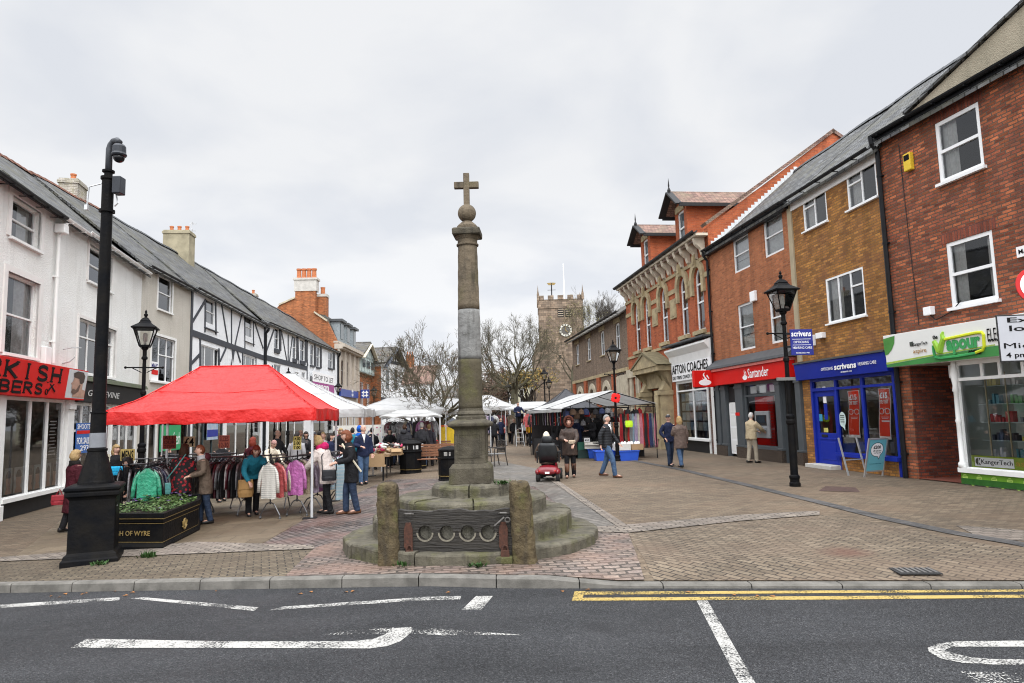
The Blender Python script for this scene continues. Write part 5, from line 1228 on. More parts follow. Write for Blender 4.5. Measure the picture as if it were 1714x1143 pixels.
def dormer(ua, ub, v_b, v_e, v_ap):
    # front stands just behind the gutter
    x0 = o4.px(ua,v_e,.35)[0]; x1 = o4.px(ub,v_e,.35)[0]; zb_ = ZE+.1; ze = o4.px((ua+ub)/2,v_e,.35)[1]; za = o4.px((ua+ub)/2,v_ap,.0)[1]
    xm = (x0+x1)/2; dp = 4.0
    d = MB(); w0, w1 = xm-.42, xm+.42; zt_ = ze-.05
    d.box(x0,w0,.35,dp,zb_,ze+.2); d.box(w1,x1,.35,dp,zb_,ze+.2); d.box(w0,w1,.36,dp,zt_,ze+.2); d.box(w0,w1,.5,dp,zb_,zb_+.35)
    d.prism([(x0,ze+.2),(x1,ze+.2),(xm,za-.15)], .35, dp)
    do = d.build('dormer', BR_RED, o4.root)
    MB().box(w0-.15,w1+.15,.28,.349,zt_,zt_+.3).build('dormer_lintel', STONE, do)
    wn = MB(); 
    for a,b,c_,e in ((w0,w0+.09,zb_+.35,zt_),(w1-.09,w1,zb_+.35,zt_),(w0,w1,zb_+.35,zb_+.44),(w0,w1,zt_-.09,zt_),(w0,w1,(zb_+zt_)/2+.1,(zb_+zt_)/2+.18)): wn.box(a,b,.40,.46,c_,e)
    wo = wn.build('window', WAV, do); MB().box(w0+.05,w1-.05,.47,.49,zb_+.4,zt_-.05).build('pane', GL_, wo)
    rf = MB(); ev = ze-.0
    for sg, xe in ((-1,x0-.4),(1,x1+.4)): rf.quad((xm,-.15,za+.1),(xe,-.15,ev),(xe,dp+.6,ev),(xm,dp+.6,za+.1))
    ro = rf.build('dormer_roof', TILE, do); ro.modifiers.new('s','SOLIDIFY').thickness = .1
    bb = MB(); bb.bar((x0-.45,-.18,ev-.05),(xm,-.18,za+.08),.07,.34,up=(0,1,0)); bb.bar((x1+.45,-.18,ev-.05),(xm,-.18,za+.08),.07,.34,up=(0,1,0)); bb.box(x1+.38,x1+.46,-.15,dp+.6,ev-.15,ev+.02); bb.box(x0-.46,x0-.38,-.15,dp+.6,ev-.15,ev+.02); bb.lathe([(.07,0),(.09,.15),(.03,.3),(.04,.4),(.0,.8)],6,(xm,-.18,za+.05)); bb.build('bargeboard', BLACKMATT, ro)
dormer(1072,1088,450,400,370); dormer(1129,1149,412,352,313)
# stone portal
pA, pB = gx(1087,700), gx(1130,700); xm = (pA+pB)/2; pw = (pB-pA)/2; zp = o4.px(1108,592)[1]; zq = o4.px(1108,620)[1]; zcap = o4.px(1110,662)[1]
mb = MB()
for sg in (-1,1):
    c = xm+sg*(pw-.45); mb.box(c-.42,c+.42,-.75,-.0,0,.5); mb.box(c-.34,c+.34,-.62,-.0,.5,zcap); mb.box(c-.42,c+.42,-.72,.0,zcap,zcap+.22)
    mb.prism([(-.02,zcap+.22),(-.55,zcap+.25),(-.3,zcap+.7),(-.42,zcap+1.2),(-.75,zq-.1),(-.02,zq-.1)], c-.3, c+.3, 'x')
    mb.lathe([(.16,.5),(.14,zcap)],10,(c,-.72,0))
mb.box(xm-pw-.1,xm+pw+.1,-.8,.0,zq-.1,zq+.15); mb.prism([(xm-pw-.25,zq+.15),(xm+pw+.25,zq+.15),(xm,zp)], -.85, .0)
mb.box(xm-pw+.7,xm+pw-.7,-.3,-.001,zcap+.4,zq-.12)
po = mb.build('stone_portal', STONE, o4.root, bevel=.02)
mb = MB(); mb.prism([(xm-pw-.2,zq+.17),(xm-pw-.35,zq+.2),(xm,zp+.15),(xm+pw+.35,zq+.2),(xm+pw+.2,zq+.17),(xm,zp)], -.9, .0); mb.build('portal_roof', mk('mossy_stone', (.2,.17,.1), .9, .4, 5, .4, 30), po)
MB().box(xm-pw+.8,xm+pw-.8,-.05,-.002,0,zcap+.3).build('portal_door', mk('dark_oak',(.06,.035,.02),.5), po)
# stone pilasters beside the ground floor windows
mb = MB()
for a, b in gw: mb.box(a-.5,a-.02,-.12,-.001,0,3.9); mb.box(b+.02,b+.4,-.12,-.001,0,3.9)
mb.box(0,pA-.3,-.18,-.001,3.9,4.4); mb.box(0,pA-.3,-.14,-.001,0,.95)
mb.build('stone_dressing', STONEPALE, o4.root)
# coach office fascia
MB().prism([(-.42,f1+.62),(-.42,f1+.7),(0,f1+.85),(0,f1+.0),(-.15,f1+.0),(-.2,f1+.35)], xs0-.35, L-.05, 'x').build('shop_cornice', WHITE, o4.root)
MB().box(xs0-.4,L,-.5,0,f1+.86,f1+.93).build('lead_flashing', LEAD, o4.root)
fs = o4.sign(xs0-.15, L-.1, fz, f1-.01, ENAMELW, -.14, .13, .03, 'shop_fascia')
H = f1-fz
xl0 = xs0+.0; xl1 = L-.35
lettering(fs, 'AFTON COACHES', xl0, xl1, fz+.42*H, fz+.93*H, -.175, INKB, .012)
lettering(fs, 'DAY TRIPS. COACH TOURS. FOR HIRE', xl0, xl1, fz+.1*H, fz+.3*H, -.16, INKB, .01)
mb = MB(); mb.box(dx0-.12,dx0,-.05,.1,0,fz); mb.box(dx1,L-.12,-.05,.1,0,fz); mb.box(dx0,dx1,-.05,.1,fz-.1,fz); mb.build('door_frame', WHITE, o4.root)
dd = MB().box(dx0+.05,dx1-.05,.3,.36,.12,2.4).build('door', BLACKMATT, o4.root); MB().box(dx0+.3,dx1-.3,.285,.299,.9,1.9).build('door_notice', mk('lime_notice',(.45,.5,.1),.5), dd)
rnd = random.Random(2); BROC = [mk('brochure_%d'%i,c,.5,.3,9) for i, c in enumerate([(.45,.55,.6),(.55,.55,.5),(.3,.4,.5),(.6,.6,.62)])]
x = xs0+.35
while x < gx(1188,700)-.4:
    for k in range(4):
        MB().box(x,x+.42,.1,.12,.95+k*.45,1.32+k*.45).build('brochure', BROC[(k+int(x*7))%4], sh)
    x += .5
# --- brown brick house with arched sash windows
o5 = Bld('brown_brick_house', 'brown grey brick house with four arched sash windows before the church tower', 'house', RT, RO, 0)
L = o5.L; gx = lambda a, b: o5.px(a,b)[0]; ZE = o5.px(1000,544)[1]
ws = [o5.rc(*w) for w in ((963.5,580,969.6,612),(982,568,989,603),(1003.7,554.6,1012.8,594),(1028,539,1039,579))]
zt = sum(r[3] for r in ws)/4; zb = sum(r[2] for r in ws)/4
for r in ws:
    c = (r[0]+r[1])/2; o5.win((c-.6,c+.6,zb,zt), v=(.5,), h=(.5,), fw=.1, rev=.12, mat=WAV, arch=.25, sill=STONE)
zr = o5.px(1000,633)[1]
for u in (972,992,1016): 
    c = gx(u,650); o5.win((c-.75,c+.75,1,zr-.7), v=(.5,), h=(.6,), rev=.15, fw=.1, mat=WAV, arch=.75)
o5.wall(BR_GRY, 0, ZE); o5.room(.1, ZE-.2, ROOMD, 1.4)
mb = MB(); mb.box(0,L,-.1,-.001,zr,zr+.22)
for r in ws: c = (r[0]+r[1])/2; mb.box(c-.8,c+.8,-.05,-.001,zt+.0,zt+.3)
mb.build('string_course', STONE, o5.root)
mb = MB(); n = 12
for u in (972,992,1016):
    c = gx(u,650)
    for k in range(n):
        a, b = math.pi*k/n, math.pi*(k+1)/n; zc = zr-.7-.75
        mb.prism([(c+1.15*math.cos(a),zc+1.15*math.sin(a)),(c+1.15*math.cos(b),zc+1.15*math.sin(b)),(c+.76*math.cos(b),zc+.76*math.sin(b)),(c+.76*math.cos(a),zc+.76*math.sin(a))], -.1, 0)
mb.box(gx(1034,660),L-.1,-.08,-.001,0,zr-.2); mb.build('stone_arch', STONEPALE, o5.root)
for u in (963,982,1004,1030): x = gx(u,650); MB().box(x-.4,x+.4,-.14,-.001,0,zr-.001).build('brick_pilaster', BR_RED, o5.root)
o5.roof(ZE, 4.2, ZE+2.6, SLR, ov=.5); o5.gutter(ZE-.1, x0=-.4, y=-.55, r=.1)
# ================================================================ church tower
TY = 80.0; p0 = AT(908,700,TY); p1 = AT(984,700,TY)
tw = thing('church_tower', 'square stone church tower with clock, battlements and weather vane', 'church tower', ((p0.x+p1.x)/2,TY+2.6,-.2), R_(-2))
W = (p1.x-p0.x)/2; Hh = lambda vv: AT(946,vv,TY).z+.2
zt = Hh(502)
mb = MB(); mb.box(-W,W,-W,W,0,zt); mb.box(-W-.07,W+.07,-W-.07,W+.07,Hh(514)-.1,Hh(514)+.1)
# stepped buttress on the left
mb.prism([(-W-.9,0),(-W-.9,Hh(600)),(-W-.35,Hh(574)),(-W-.0,Hh(572)),(-W,0)], -W-.3, -W+1.1); 
mb.build('tower_shaft', TOWER, tw)
mb = MB()
for i in range(5):
    a = -W+i*2*W/4.55; b = a+W*.26
    for (x0,x1,y0,y1) in ((a,b,-W,-W+.3),(a,b,W-.3,W),(-W,-W+.3,a,b),(W-.3,W,a,b)): mb.box(x0,min(x1,W),y0,min(y1,W),zt,zt+.6)
mb.box(-W,W,-W,W,zt-.05,zt+.12); mb.build('battlements', TOWER, tw)
for sx in (-1,1):
    for sy in (-1,1): mb = MB(); mb.box(sx*W-.14,sx*W+.14,sy*W-.14,sy*W+.14,zt,zt+.8); mb.lathe([(.17,0),(.1,.3),(.0,1.1)],4,(sx*W,sy*W,zt+.8),R_(45)); mb.build('pinnacle', TOWER, tw)
zc = Hh(553); x = AT(948,553,TY).x-(p0.x+p1.x)/2; r = 10.5*TY/1143
ck = MB(); ck.lathe([(r,-.06),(r,.06),(r*.72,.06),(r*.72,-.06)],28)
def vert(mbx, cx, cy, cz):
    mbx.v = [(cx+p[0], cy-p[2], cz+p[1]) for p in mbx.v]
vert(ck,x,-W-.08,zc); co = ck.build('clock', mk('clock_ring',(.7,.68,.6),.5,.05), tw)
cf = MB(); cf.lathe([(r*.72,-.02),(r*.72,.02)],28); vert(cf,x,-W-.05,zc); cf.build('clock_face', mk('clock_dark',(.12,.11,.1),.6), co)
cm = MB()
for k in range(12):
    a = k*math.pi/6; cm.bar((x+r*.76*math.cos(a),-W-.15,zc+r*.76*math.sin(a)),(x+r*.96*math.cos(a),-W-.15,zc+r*.96*math.sin(a)),.09,.02,up=(0,1,0))
cm.build('numerals', INKB, co)
ch = MB(); ch.bar((x,-W-.1,zc),(x+r*.35,-W-.1,zc-r*.3),.08,.03,up=(0,1,0)); ch.bar((x,-W-.1,zc),(x-r*.1,-W-.1,zc+r*.65),.06,.03,up=(0,1,0)); ch.build('clock_hands', GOLD, co)
lo = MB(); xw = AT(946,522,TY).x-(p0.x+p1.x)/2
for sg in (-.45,.45):
    for k in range(5): lo.box(xw+sg-.3,xw+sg+.3,-W-.03,-W+.05,Hh(529)+k*.26,Hh(529)+.1+k*.26)
    lo.prism([(xw+sg-.36,Hh(529)-.1),(xw+sg+.36,Hh(529)-.1),(xw+sg+.36,Hh(518)),(xw+sg,Hh(514.5)),(xw+sg-.36,Hh(518))], -W-.012, -W+.05, m=1)
lo.build('belfry_louvres', [mk('louvre_stone',(.4,.33,.25),.8), mk('belfry_dark',(.02,.02,.02),.9)], tw)
MB().box(AT(939,597,TY).x-(p0.x+p1.x)/2-.12,AT(939,597,TY).x-(p0.x+p1.x)/2+.12,-W-.012,-W+.03,Hh(600),Hh(594)).build('slit_window', MC['belfry_dark'], tw)
fx = AT(925,470,TY).x-(p0.x+p1.x)/2
mb = MB(); mb.tube([(fx,0,zt),(fx,0,Hh(466))],.07,6); mb.bar((fx-.5,0,Hh(478)),(fx+.5,0,Hh(478)),.05,.05); mb.bar((fx,-.5,Hh(476)),(fx,.5,Hh(476)),.05,.05)
ve = mb.build('weather_vane', BLACKMATT, tw)
mb = MB(); mb.prism([(fx-.55,Hh(466)),(fx-.35,Hh(466)-.25),(fx+.35,Hh(466)-.25),(fx+.55,Hh(466)),(fx+.2,Hh(466)+.05),(fx-.2,Hh(466)+.05)],-.05,.05); mb.build('gilded_vane', GOLD, ve)
fx = AT(946.5,470,TY).x-(p0.x+p1.x)/2; MB().tube([(fx,0,zt-.2),(fx,0,Hh(433))],[.09,.05],6).build('flagpole', ENAMELW, tw)
# ================================================================ trees
def barkmat(name, c1, c2):
    t = NT(name); v = t.n('Mapping', {'Vector': t.coord(), 'Scale': (3,3,.6)}).outputs[0]
    t.P(col=t.mix(t.ramp(t.noise(3.0,v),(.35,0),(.7,1)),c1,c2), rough=.9, nrm=t.bump(t.noise(14.0,v),.6,.03)); MC[name] = t.m; return t.m
BARK = barkmat('bark_greenish', (.10,.085,.05), (.055,.045,.032)); BARKL = barkmat('bark_pale_olive', (.095,.08,.044), (.05,.042,.027)); BARKD = barkmat('bark_dark', (.075,.062,.048), (.04,.034,.028)); BARKO = barkmat('bark_olive', (.08,.07,.038), (.04,.035,.022))
def leafm(name, c, c2):
    t = NT(name); t.P(col=t.mix(t.n('ObjectInfo').outputs['Random'] if False else t.noise(1.7), c, c2), rough=.7); 
    MC[name] = t.m; return t.m
LF_RUST = leafm('leaf_rust', (.16,.075,.04), (.1,.05,.03)); LF_YEL = leafm('leaf_yellow', (.36,.21,.03), (.2,.13,.03)); LF_OLV = leafm('leaf_olive', (.2,.17,.05), (.11,.1,.035)); LF_BRN = leafm('leaf_brown', (.13,.085,.06), (.08,.055,.04))
def tree(name, label, loc, H, W, trunk_r, fork, seed, bark, depth=6, spread=.6, leaf=None, leaves=0, lsize=.06, upness=.25, nlimb=4, lean=(0,0), zflat=1.0, twig=.008, group=None, lzone=(0,1)):
    rnd = random.Random(seed); root = thing(name, label, 'tree', loc, 0, group)
    tr = MB(); br = MB(); lv = MB(); tips = []
    def grow(p, d, length, r, lev):
        n = 3 if lev < 3 else 2; pts = [p]; q = p.copy(); dd = d.copy()
        for i in range(n):
            dd = (dd+Vector((rnd.uniform(-.25,.25),rnd.uniform(-.25,.25),rnd.uniform(-.12,.2)))).normalized(); q = q+dd*length/n; pts.append(q.copy())
        r1 = max(r*.62, twig*.6); br.tube(pts, [r+(r1-r)*i/n for i in range(n+1)], 6 if lev < 2 else (4 if lev < 4 else 3), 0, False)
        if lev >= 3: tips.extend(pts[1:])
        if lev >= depth: return
        k = rnd.choice((2,3,3)) if lev < depth-1 else rnd.choice((2,3,4))
        for i in range(k):
            a = rnd.uniform(0,6.283); s = rnd.uniform(.35,.95)*spread*1.2
            x = dd.orthogonal().normalized(); y = dd.cross(x)
            nd = (dd+(x*math.cos(a)+y*math.sin(a))*s+Vector((0,0,upness*rnd.uniform(0,1)))).normalized()
            t = rnd.uniform(.55,1.0) if i else 1.0
            j = min(n, max(1,int(t*n+.5))); grow(pts[j].copy(), nd, length*rnd.uniform(.6,.85), max(r1*rnd.uniform(.55,.85),twig), lev+1)
    fz = H*fork; top = Vector((lean[0],lean[1],fz))
    tr.tube([(0,0,-.1),(0,0,.15),(lean[0]*.4,lean[1]*.4,fz*.5),top], [trunk_r*1.5,trunk_r*1.1,trunk_r*.95,trunk_r*.85], 10)
    tr.build('trunk', bark, root, smooth=True)
    for i in range(nlimb):
        a = 6.283*i/nlimb+rnd.uniform(-.4,.4); up = rnd.uniform(.45,1.2)
        d = Vector((math.cos(a)*spread*1.4,math.sin(a)*spread*1.4,up)).normalized()
        st = Vector(top)*rnd.uniform(.8,1.0) if i else top.copy()
        grow(st, d, (H-fz)*rnd.uniform(.34,.44), trunk_r*rnd.uniform(.45,.62), 0)
    grow(top.copy(), Vector((0.05,0,1)), (H-fz)*.36, trunk_r*.7, 0)
    # settle the crown into its real height and width
    zs = [q[2] for q in br.v]; xs = [math.hypot(q[0],q[1]) for q in br.v]; xs.sort(); zm = max(zs); xm = xs[int(len(xs)*.93)]
    fzs = (H-fz)/(zm-fz); fx = (W/2)/xm
    sc = lambda p: (p[0]*fx if p[2] > fz else p[0]*(1+(fx-1)*1), p[1]*fx, fz+(p[2]-fz)*(fzs if p[2] > fz else 1.0*zflat))
    br.v = [sc(q) for q in br.v]; tips = [Vector(sc(q)) for q in tips]
    cr = br.build('crown', bark, root)
    if leaves:
        mats = leaf if isinstance(leaf,(list,tuple)) else [leaf]
        zlo, zhi = fz+(H-fz)*lzone[0], fz+(H-fz)*lzone[1]; cand = [q for q in tips if zlo <= q.z <= zhi] or tips
        for i in range(leaves):
            p = rnd.choice(cand)+Vector((rnd.gauss(0,.10),rnd.gauss(0,.10),rnd.gauss(0,.10)))*(lsize/.06)
            a = Vector((rnd.gauss(0,1),rnd.gauss(0,1),rnd.gauss(0,1))).normalized(); b = a.orthogonal().normalized(); s = lsize*rnd.uniform(.6,1.4)
            lv.add([p-a*s,p+b*s*.6,p+a*s,p-b*s*.6],[(0,1,2,3)],rnd.randrange(len(mats)))
        lv.build('leaves', mats, root)
    return root
p = AT(738,735,32); tree('bare_tree', 'small bare branched tree standing behind the wooden bench left of the column', (p.x,32,gz(p.x)), 6.5, 6.4, .18, .30, 3, BARKL, 6, .85, LF_RUST, 900, .03, .3, 11, twig=.0115)
p = AT(863,735,66); tree('bare_tree', 'tall bare winter tree with dark trunk right of the column', (p.x,66,0), 12.2, 10.5, .42, .36, 15, BARKO, 6, .85, LF_BRN, 200, .07, .3, 8, twig=.0155)
p = AT(822,735,72); tree('copper_tree', 'low copper leaved tree beneath the tall bare tree', (p.x,72,0), 6.8, 8.5, .25, .25, 9, BARKD, 5, .65, [LF_RUST,LF_BRN], 5000, .12, .2, 5, twig=.012)
p = AT(884,735,70); tree('yellow_tree', 'small tree with yellow autumn leaves and dark trunk near the cream house', (p.x,70,0), 7.4, 6.2, .3, .42, 14, BARKD, 5, .6, [LF_YEL,LF_OLV], 1500, .12, .2, 5, twig=.012, lzone=(0,.75))
p = AT(897,735,74); tree('bare_tree', 'slim dark bare tree beside the foot of the church tower', (p.x,74,0), 8.5, 4.5, .2, .4, 33, BARKD, 5, .55, None, 0, .1, .3, 4, twig=.012)
p = AT(1012,735,92); tree('bare_tree', 'bare tree rising above the brown brick house right of the church', (p.x,92,0), 19.5, 10, .5, .45, 8, BARKD, 7, .6, None, 0, .1, .3, 5, twig=.018)
p = AT(962,735,72); tree('budding_tree', 'thin olive tinted tree spreading before the church tower clock', (p.x,72,0), 14.4, 7.0, .2, .45, 12, BARKO, 6, .65, LF_OLV, 900, .07, .2, 5, twig=.009)
p = AT(700,735,62); tree('bare_tree', 'reddish bare tree with fine twigs in front of the gabled black and white house', (p.x,62,gz(p.x)), 6.0, 7.0, .18, .28, 17, BARKD, 5, .75, LF_RUST, 700, .06, .2, 6, twig=.011)
# clipped hedge under the trees
rnd = random.Random(6); mb = MB(); p0 = AT(800,700,78); p1 = AT(850,700,78)
for i in range(5000):
    x = rnd.uniform(p0.x,p1.x); z = rnd.uniform(.2,4.6)+.5*math.sin(x*2); y = 78+rnd.uniform(-1.2,1.2); a = Vector((rnd.gauss(0,1),rnd.gauss(0,1),rnd.gauss(0,1))).normalized(); b = a.orthogonal().normalized(); s = .16; q = Vector((x,y,z)); mb.add([q-a*s,q+b*s*.6,q+a*s,q-b*s*.6],[(0,1,2,3)],i%2)
tag(mb.build('hedge', [LF_BRN,LF_RUST]), 'tall brown beech hedge below the trees behind the stalls', 'hedge')
# ================================================================ market cross
def oldstone(name, c1, c2, moss=.35, sc=1.0, mossc=(.085,.085,.025)):
    t = NT(name)
    c = t.mix(t.ramp(t.noise(4.0*sc,detail=6),(.35,0),(.7,1)), c1, c2)
    c = t.mix(t.ramp(t.noise(2.2*sc,detail=7),(.52,0),(.68,moss)), c, mossc)
    c = t.mix(t.ramp(t.noise(9.0*sc,detail=5),(.6,0),(.72,.5)), c, (.045,.04,.033))
    c = t.mix(t.ramp(t.noise(26.0*sc,detail=3),(.62,0),(.72,.45)), c, tuple(min(1,q*1.6) for q in c1))
    sv = t.n('Mapping', {'Vector': t.coord(), 'Scale': (5,5,.7)}).outputs[0]; c = t.mix(t.ramp(t.noise(2.0,sv,6),(.52,0),(.7,.65)), c, (.03,.027,.022))
    h = t.math('ADD', t.noise(12.0*sc,detail=6), t.math('MULTIPLY', t.noise(70.0,detail=2), .3))
    t.P(col=c, rough=.9, spec=.25, nrm=t.bump(h,.8,.03)); MC[name] = t.m; return t.m
OS = oldstone('weathered_stone', (.095,.083,.06), (.05,.043,.031), .5); OSM = oldstone('mossy_step_stone', (.12,.108,.08), (.055,.05,.037), .7)
OSG = oldstone('grey_shaft_stone', (.21,.208,.2), (.14,.14,.135), .1); OSB = oldstone('brown_shaft_stone', (.155,.122,.083), (.105,.085,.06), .3); OSD = oldstone('dark_shaft_stone', (.085,.072,.046), (.055,.047,.031), .65)
mc = thing('market_cross', 'tall weathered stone market cross column on round stone steps', 'monument', (-.65,10.35,0))
def ringstep(R, z0, z1, nst, seed, wob=.02, n=96, joint=.012, bev=.035):
    "a ring course cut into separate worn blocks"
    rnd = random.Random(seed); mb = MB(); ang = [2*math.pi*(i+rnd.uniform(-.12,.12))/nst for i in range(nst)]+[0]; ang[-1] = ang[0]+2*math.pi
    for i in range(nst):
        a0, a1 = ang[i]+joint/R, ang[i+1]-joint/R; k = 8; rr = R+rnd.uniform(-wob,wob); dz = rnd.uniform(-.012,.012); ri = .25
        P = [(a0+(a1-a0)*j/k) for j in range(k+1)]
        flat_ = .985
        rad = lambda a: rr*(1-.5*(1-math.cos(0)))*(1-.03*math.sin((a-a0)/(a1-a0)*math.pi)*0)
        prof = [(rr+.006,z0),(rr,z0+.03),(rr,z1-bev+dz),(rr-bev*.4,z1-bev*.35+dz),(rr-bev*1.2,z1+dz),(ri,z1+.01)]
        vs = []; m = len(prof)
        for j, a in enumerate(P):
            q = .012*math.sin(a*17+seed)+.008*math.sin(a*31)
            for (r, z) in prof: vs.append(((r+q)*math.cos(a),(r+q)*math.sin(a),z+(.006*math.sin(a*23) if z > z0+.05 else 0)))
        fs = [(j*m+p,(j+1)*m+p,(j+1)*m+p+1,j*m+p+1) for j in range(k) for p in range(m-1)]
        fs += [tuple(range(m-1,-1,-1)), tuple(k*m+p for p in range(m))]
        mb.add(vs, fs)
    return mb
for i, (R, z0, z1, ns_) in enumerate(((1.84,-.05,.15,10),(1.46,.145,.42,9),(1.1,.415,.66,8),(.62,.655,.82,4))): 
    mb = ringstep(R, z0, z1, ns_, 40+i, bev=.045 if i else .03); mb.lathe([(R-.06,z0),(R-.06,z1-.05),(.2,z1-.03)],24) ; mb.build('step', OSM, mc)
mc2 = R_(-3)
def sq(prof, m, nm, bev=.012):
    mb = MB(); mb.lathe([(w*math.sqrt(2),z) for w, z in prof],4,(0,0,0),R_(45)+mc2); return mb.build(nm, m, mc, bevel=bev)
sq([(.305,.815),(.30,1.05),(.285,1.07),(.255,1.115)], OS, 'plinth', .02)
sq([(.232,1.11),(.228,1.15),(.225,1.6),(.23,1.625)], OS, 'pedestal')
mb = MB(); mb.T = Matrix.Rotation(mc2,4,'Z')
for sg in (-1,1): mb.box(-.17,.17,sg*.222,sg*.236,1.2,1.215).box(-.17,.17,sg*.222,sg*.236,1.535,1.55).box(-.17,-.155,sg*.222,sg*.236,1.215,1.535).box(.155,.17,sg*.222,sg*.236,1.215,1.535); mb.box(sg*.222,sg*.236,-.17,.17,1.2,1.215).box(sg*.222,sg*.236,-.17,.17,1.535,1.55).box(sg*.222,sg*.236,-.17,-.155,1.215,1.535).box(sg*.222,sg*.236,.155,.17,1.215,1.535)
mb.build('panel_moulding', OS, mc)
sq([(.235,1.615),(.265,1.64),(.31,1.66),(.315,1.70),(.30,1.715),(.21,1.76)], OS, 'pedestal_cornice')
MB().lathe([(.225,1.755),(.225,1.80),(.2,1.815),(.215,1.84),(.205,1.865),(.187,1.885),(.183,1.92)],28).build('column_base', OS, mc, smooth=False)
def shaft(z0, z1, r0, r1, m):
    mb = MB(); n = 40; pr = []
    for i in range(13): t = i/12; pr.append((r0+(r1-r0)*t+.0025*math.sin(i*2.1),z0+(z1-z0)*t))
    mb.lathe(pr, n); o = mb.build('shaft', m, mc, smooth=True); return o
shaft(1.915,2.66,.182,.176,OSD); shaft(2.664,3.42,.176,.167,OSG); shaft(3.425,4.42,.166,.148,OSB)
MB().lathe([(.15,4.415),(.17,4.425),(.172,4.445),(.152,4.46),(.152,4.51),(.175,4.545),(.2,4.57)],28).build('necking', OSB, mc)
sq([(.2,4.565),(.212,4.58),(.215,4.66),(.195,4.675)], OS, 'abacus')
MB().lathe([(.158,4.67),(.16,4.73),(.14,4.755),(.1,4.79),(.07,4.815)],24).build('cap', OSB, mc)
MB().sphere((0,0,4.945),.142,28,18).build('ball', OSB, mc, smooth=True)
MB().box(-.046,.046,-.045,.045,5.06,5.585).box(-.192,-.0462,-.043,.043,5.345,5.445).box(.0462,.192,-.043,.043,5.345,5.445).build('cross', OSB, mc, bevel=.008)
# ================================================================ stocks
pl_ = GG(652,947); pr2_ = GG(879,944)
st = thing('stocks', 'old wooden stocks with four leg holes between two stone posts', 'stocks', ((pl_.x+pr2_.x)/2,(pl_.y+pr2_.y)/2+.08,0), math.atan2(pr2_.y-pl_.y,pr2_.x-pl_.x))
hw = (pr2_-pl_).length/2
def roughpost(cx, w, dpt, hgt, seed, tilt):
    rnd = random.Random(seed); mb = MB(); rings = []; n = 11
    prof = [(-.05,1.08),(.05,1.05),(.25,1.0),(.5,.98),(.75,.97),(.9,.95),(.97,.90),(1.0,.72)]
    vs = []; fs = []
    base = []
    for k in range(16):
        a = 2*math.pi*k/16+.2; ca, sa = math.cos(a), math.sin(a); p = 5.0; r = (abs(ca)**p+abs(sa)**p)**(-1/p); base.append((r*ca,r*sa))
    for t, s_ in prof:
        z = t*hgt
        for bx, by in base: vs.append((cx+tilt*t*hgt+bx*w/2*s_+rnd.uniform(-.008,.008), by*dpt/2*s_+rnd.uniform(-.008,.008), z+(rnd.uniform(-.015,.01) if t > .8 else 0)))
    m = len(prof)
    for j in range(m-1):
        for i in range(16): fs.append((j*16+i,j*16+(i+1)%16,(j+1)*16+(i+1)%16,(j+1)*16+i))
    fs.append(tuple((m-1)*16+i for i in range(16))); mb.add(vs, fs)
    o = mb.build('stone_post', oldstone('post_stone%d'%seed, (.105,.08,.043), (.045,.034,.02), .55, 2.0), st)
    md = o.modifiers.new('s','SUBSURF'); md.levels = 2; md.render_levels = 2
    tx = bpy.data.textures.new('rough','CLOUDS'); tx.noise_scale = .07; tx.noise_depth = 3
    md = o.modifiers.new('d','DISPLACE'); md.texture = tx; md.strength = .035; md.mid_level = .5; return o
roughpost(-hw, .275, .26, .99, 1, -.035); roughpost(hw+.0, .275, .26, .99, 2, -.05)
def wetwood():
    t = NT('stock_timber'); v = t.n('Mapping', {'Vector': t.coord(), 'Scale': (1.2,6,14)}).outputs[0]
    c = t.mix(t.ramp(t.noise(2.5,v,6),(.35,0),(.7,1)), (.032,.027,.021), (.012,.010,.008)); c = t.mix(t.ramp(t.noise(3.0),(.55,0),(.75,.35)), c, (.04,.037,.026))
    t.P(col=c, rough=.75, nrm=t.bump(t.noise(5.0,v,6),1.0,.03)); MC['stock_timber'] = t.m; return t.m
SW = wetwood()
# board with four holes: upper and lower planks meet through the middle of the holes
w0 = hw-.12; zb0, zmid, ztop = .10, .37, .64; cxs = [-.39,-.115,.15,.405]; hr = .088
def plank(za, zb_, upper):
    mb = MB(); pts = []
    def wob(x, z): return z+.012*math.sin(x*9+2)+.008*math.sin(x*23)
    if upper:
        pts = [(-w0,zmid+.003)]
        for c in cxs: pts += [(c-hr*math.cos(math.pi*k/10), zmid+.003+hr*math.sin(math.pi*k/10)) for k in range(11)]
        pts += [(w0,zmid+.003)]+[(w0-2*w0*k/24, wob(w0-2*w0*k/24,zb_)) for k in range(25)]
    else:
        pts = [(-w0,zmid-.003)]
        for c in cxs: pts += [(c-hr*math.cos(math.pi*k/10), zmid-.003-hr*math.sin(math.pi*k/10)) for k in range(11)]
        pts += [(w0,zmid-.003),(w0,za),(-w0,za)]
    mb.prism(pts, -.05, .045); return mb
for a, b, up in ((zmid,ztop,True),(zb0,zmid,False)): plank(a,b,up).build('timber_board', SW, st)
MB().box(-w0,w0,.05,.10,.0,.62).build('backing_stone', oldstone('hole_stone',(.17,.16,.13),(.1,.095,.075),.3,3), st)
mb = MB()
for c in cxs:
    pts = [(c-(hr)*math.cos(math.pi*k/10), zmid-(hr)*math.sin(math.pi*k/10)) for k in range(11)]; p2 = [(c-(hr+.022)*math.cos(math.pi*k/10), zmid-(hr+.022)*math.sin(math.pi*k/10)) for k in range(11)]
    for k in range(10): mb.prism([pts[k],pts[k+1],p2[k+1],p2[k]], -.056, -.051)
mb.build('worn_hole_rim', mk('worn_wood_pale', (.2,.18,.14), .8, .4, 30), st)
MB().box(-w0+.02,w0-.02,-.12,.04,.0,.095).build('sill_stone', OSM, st, bevel=.02)
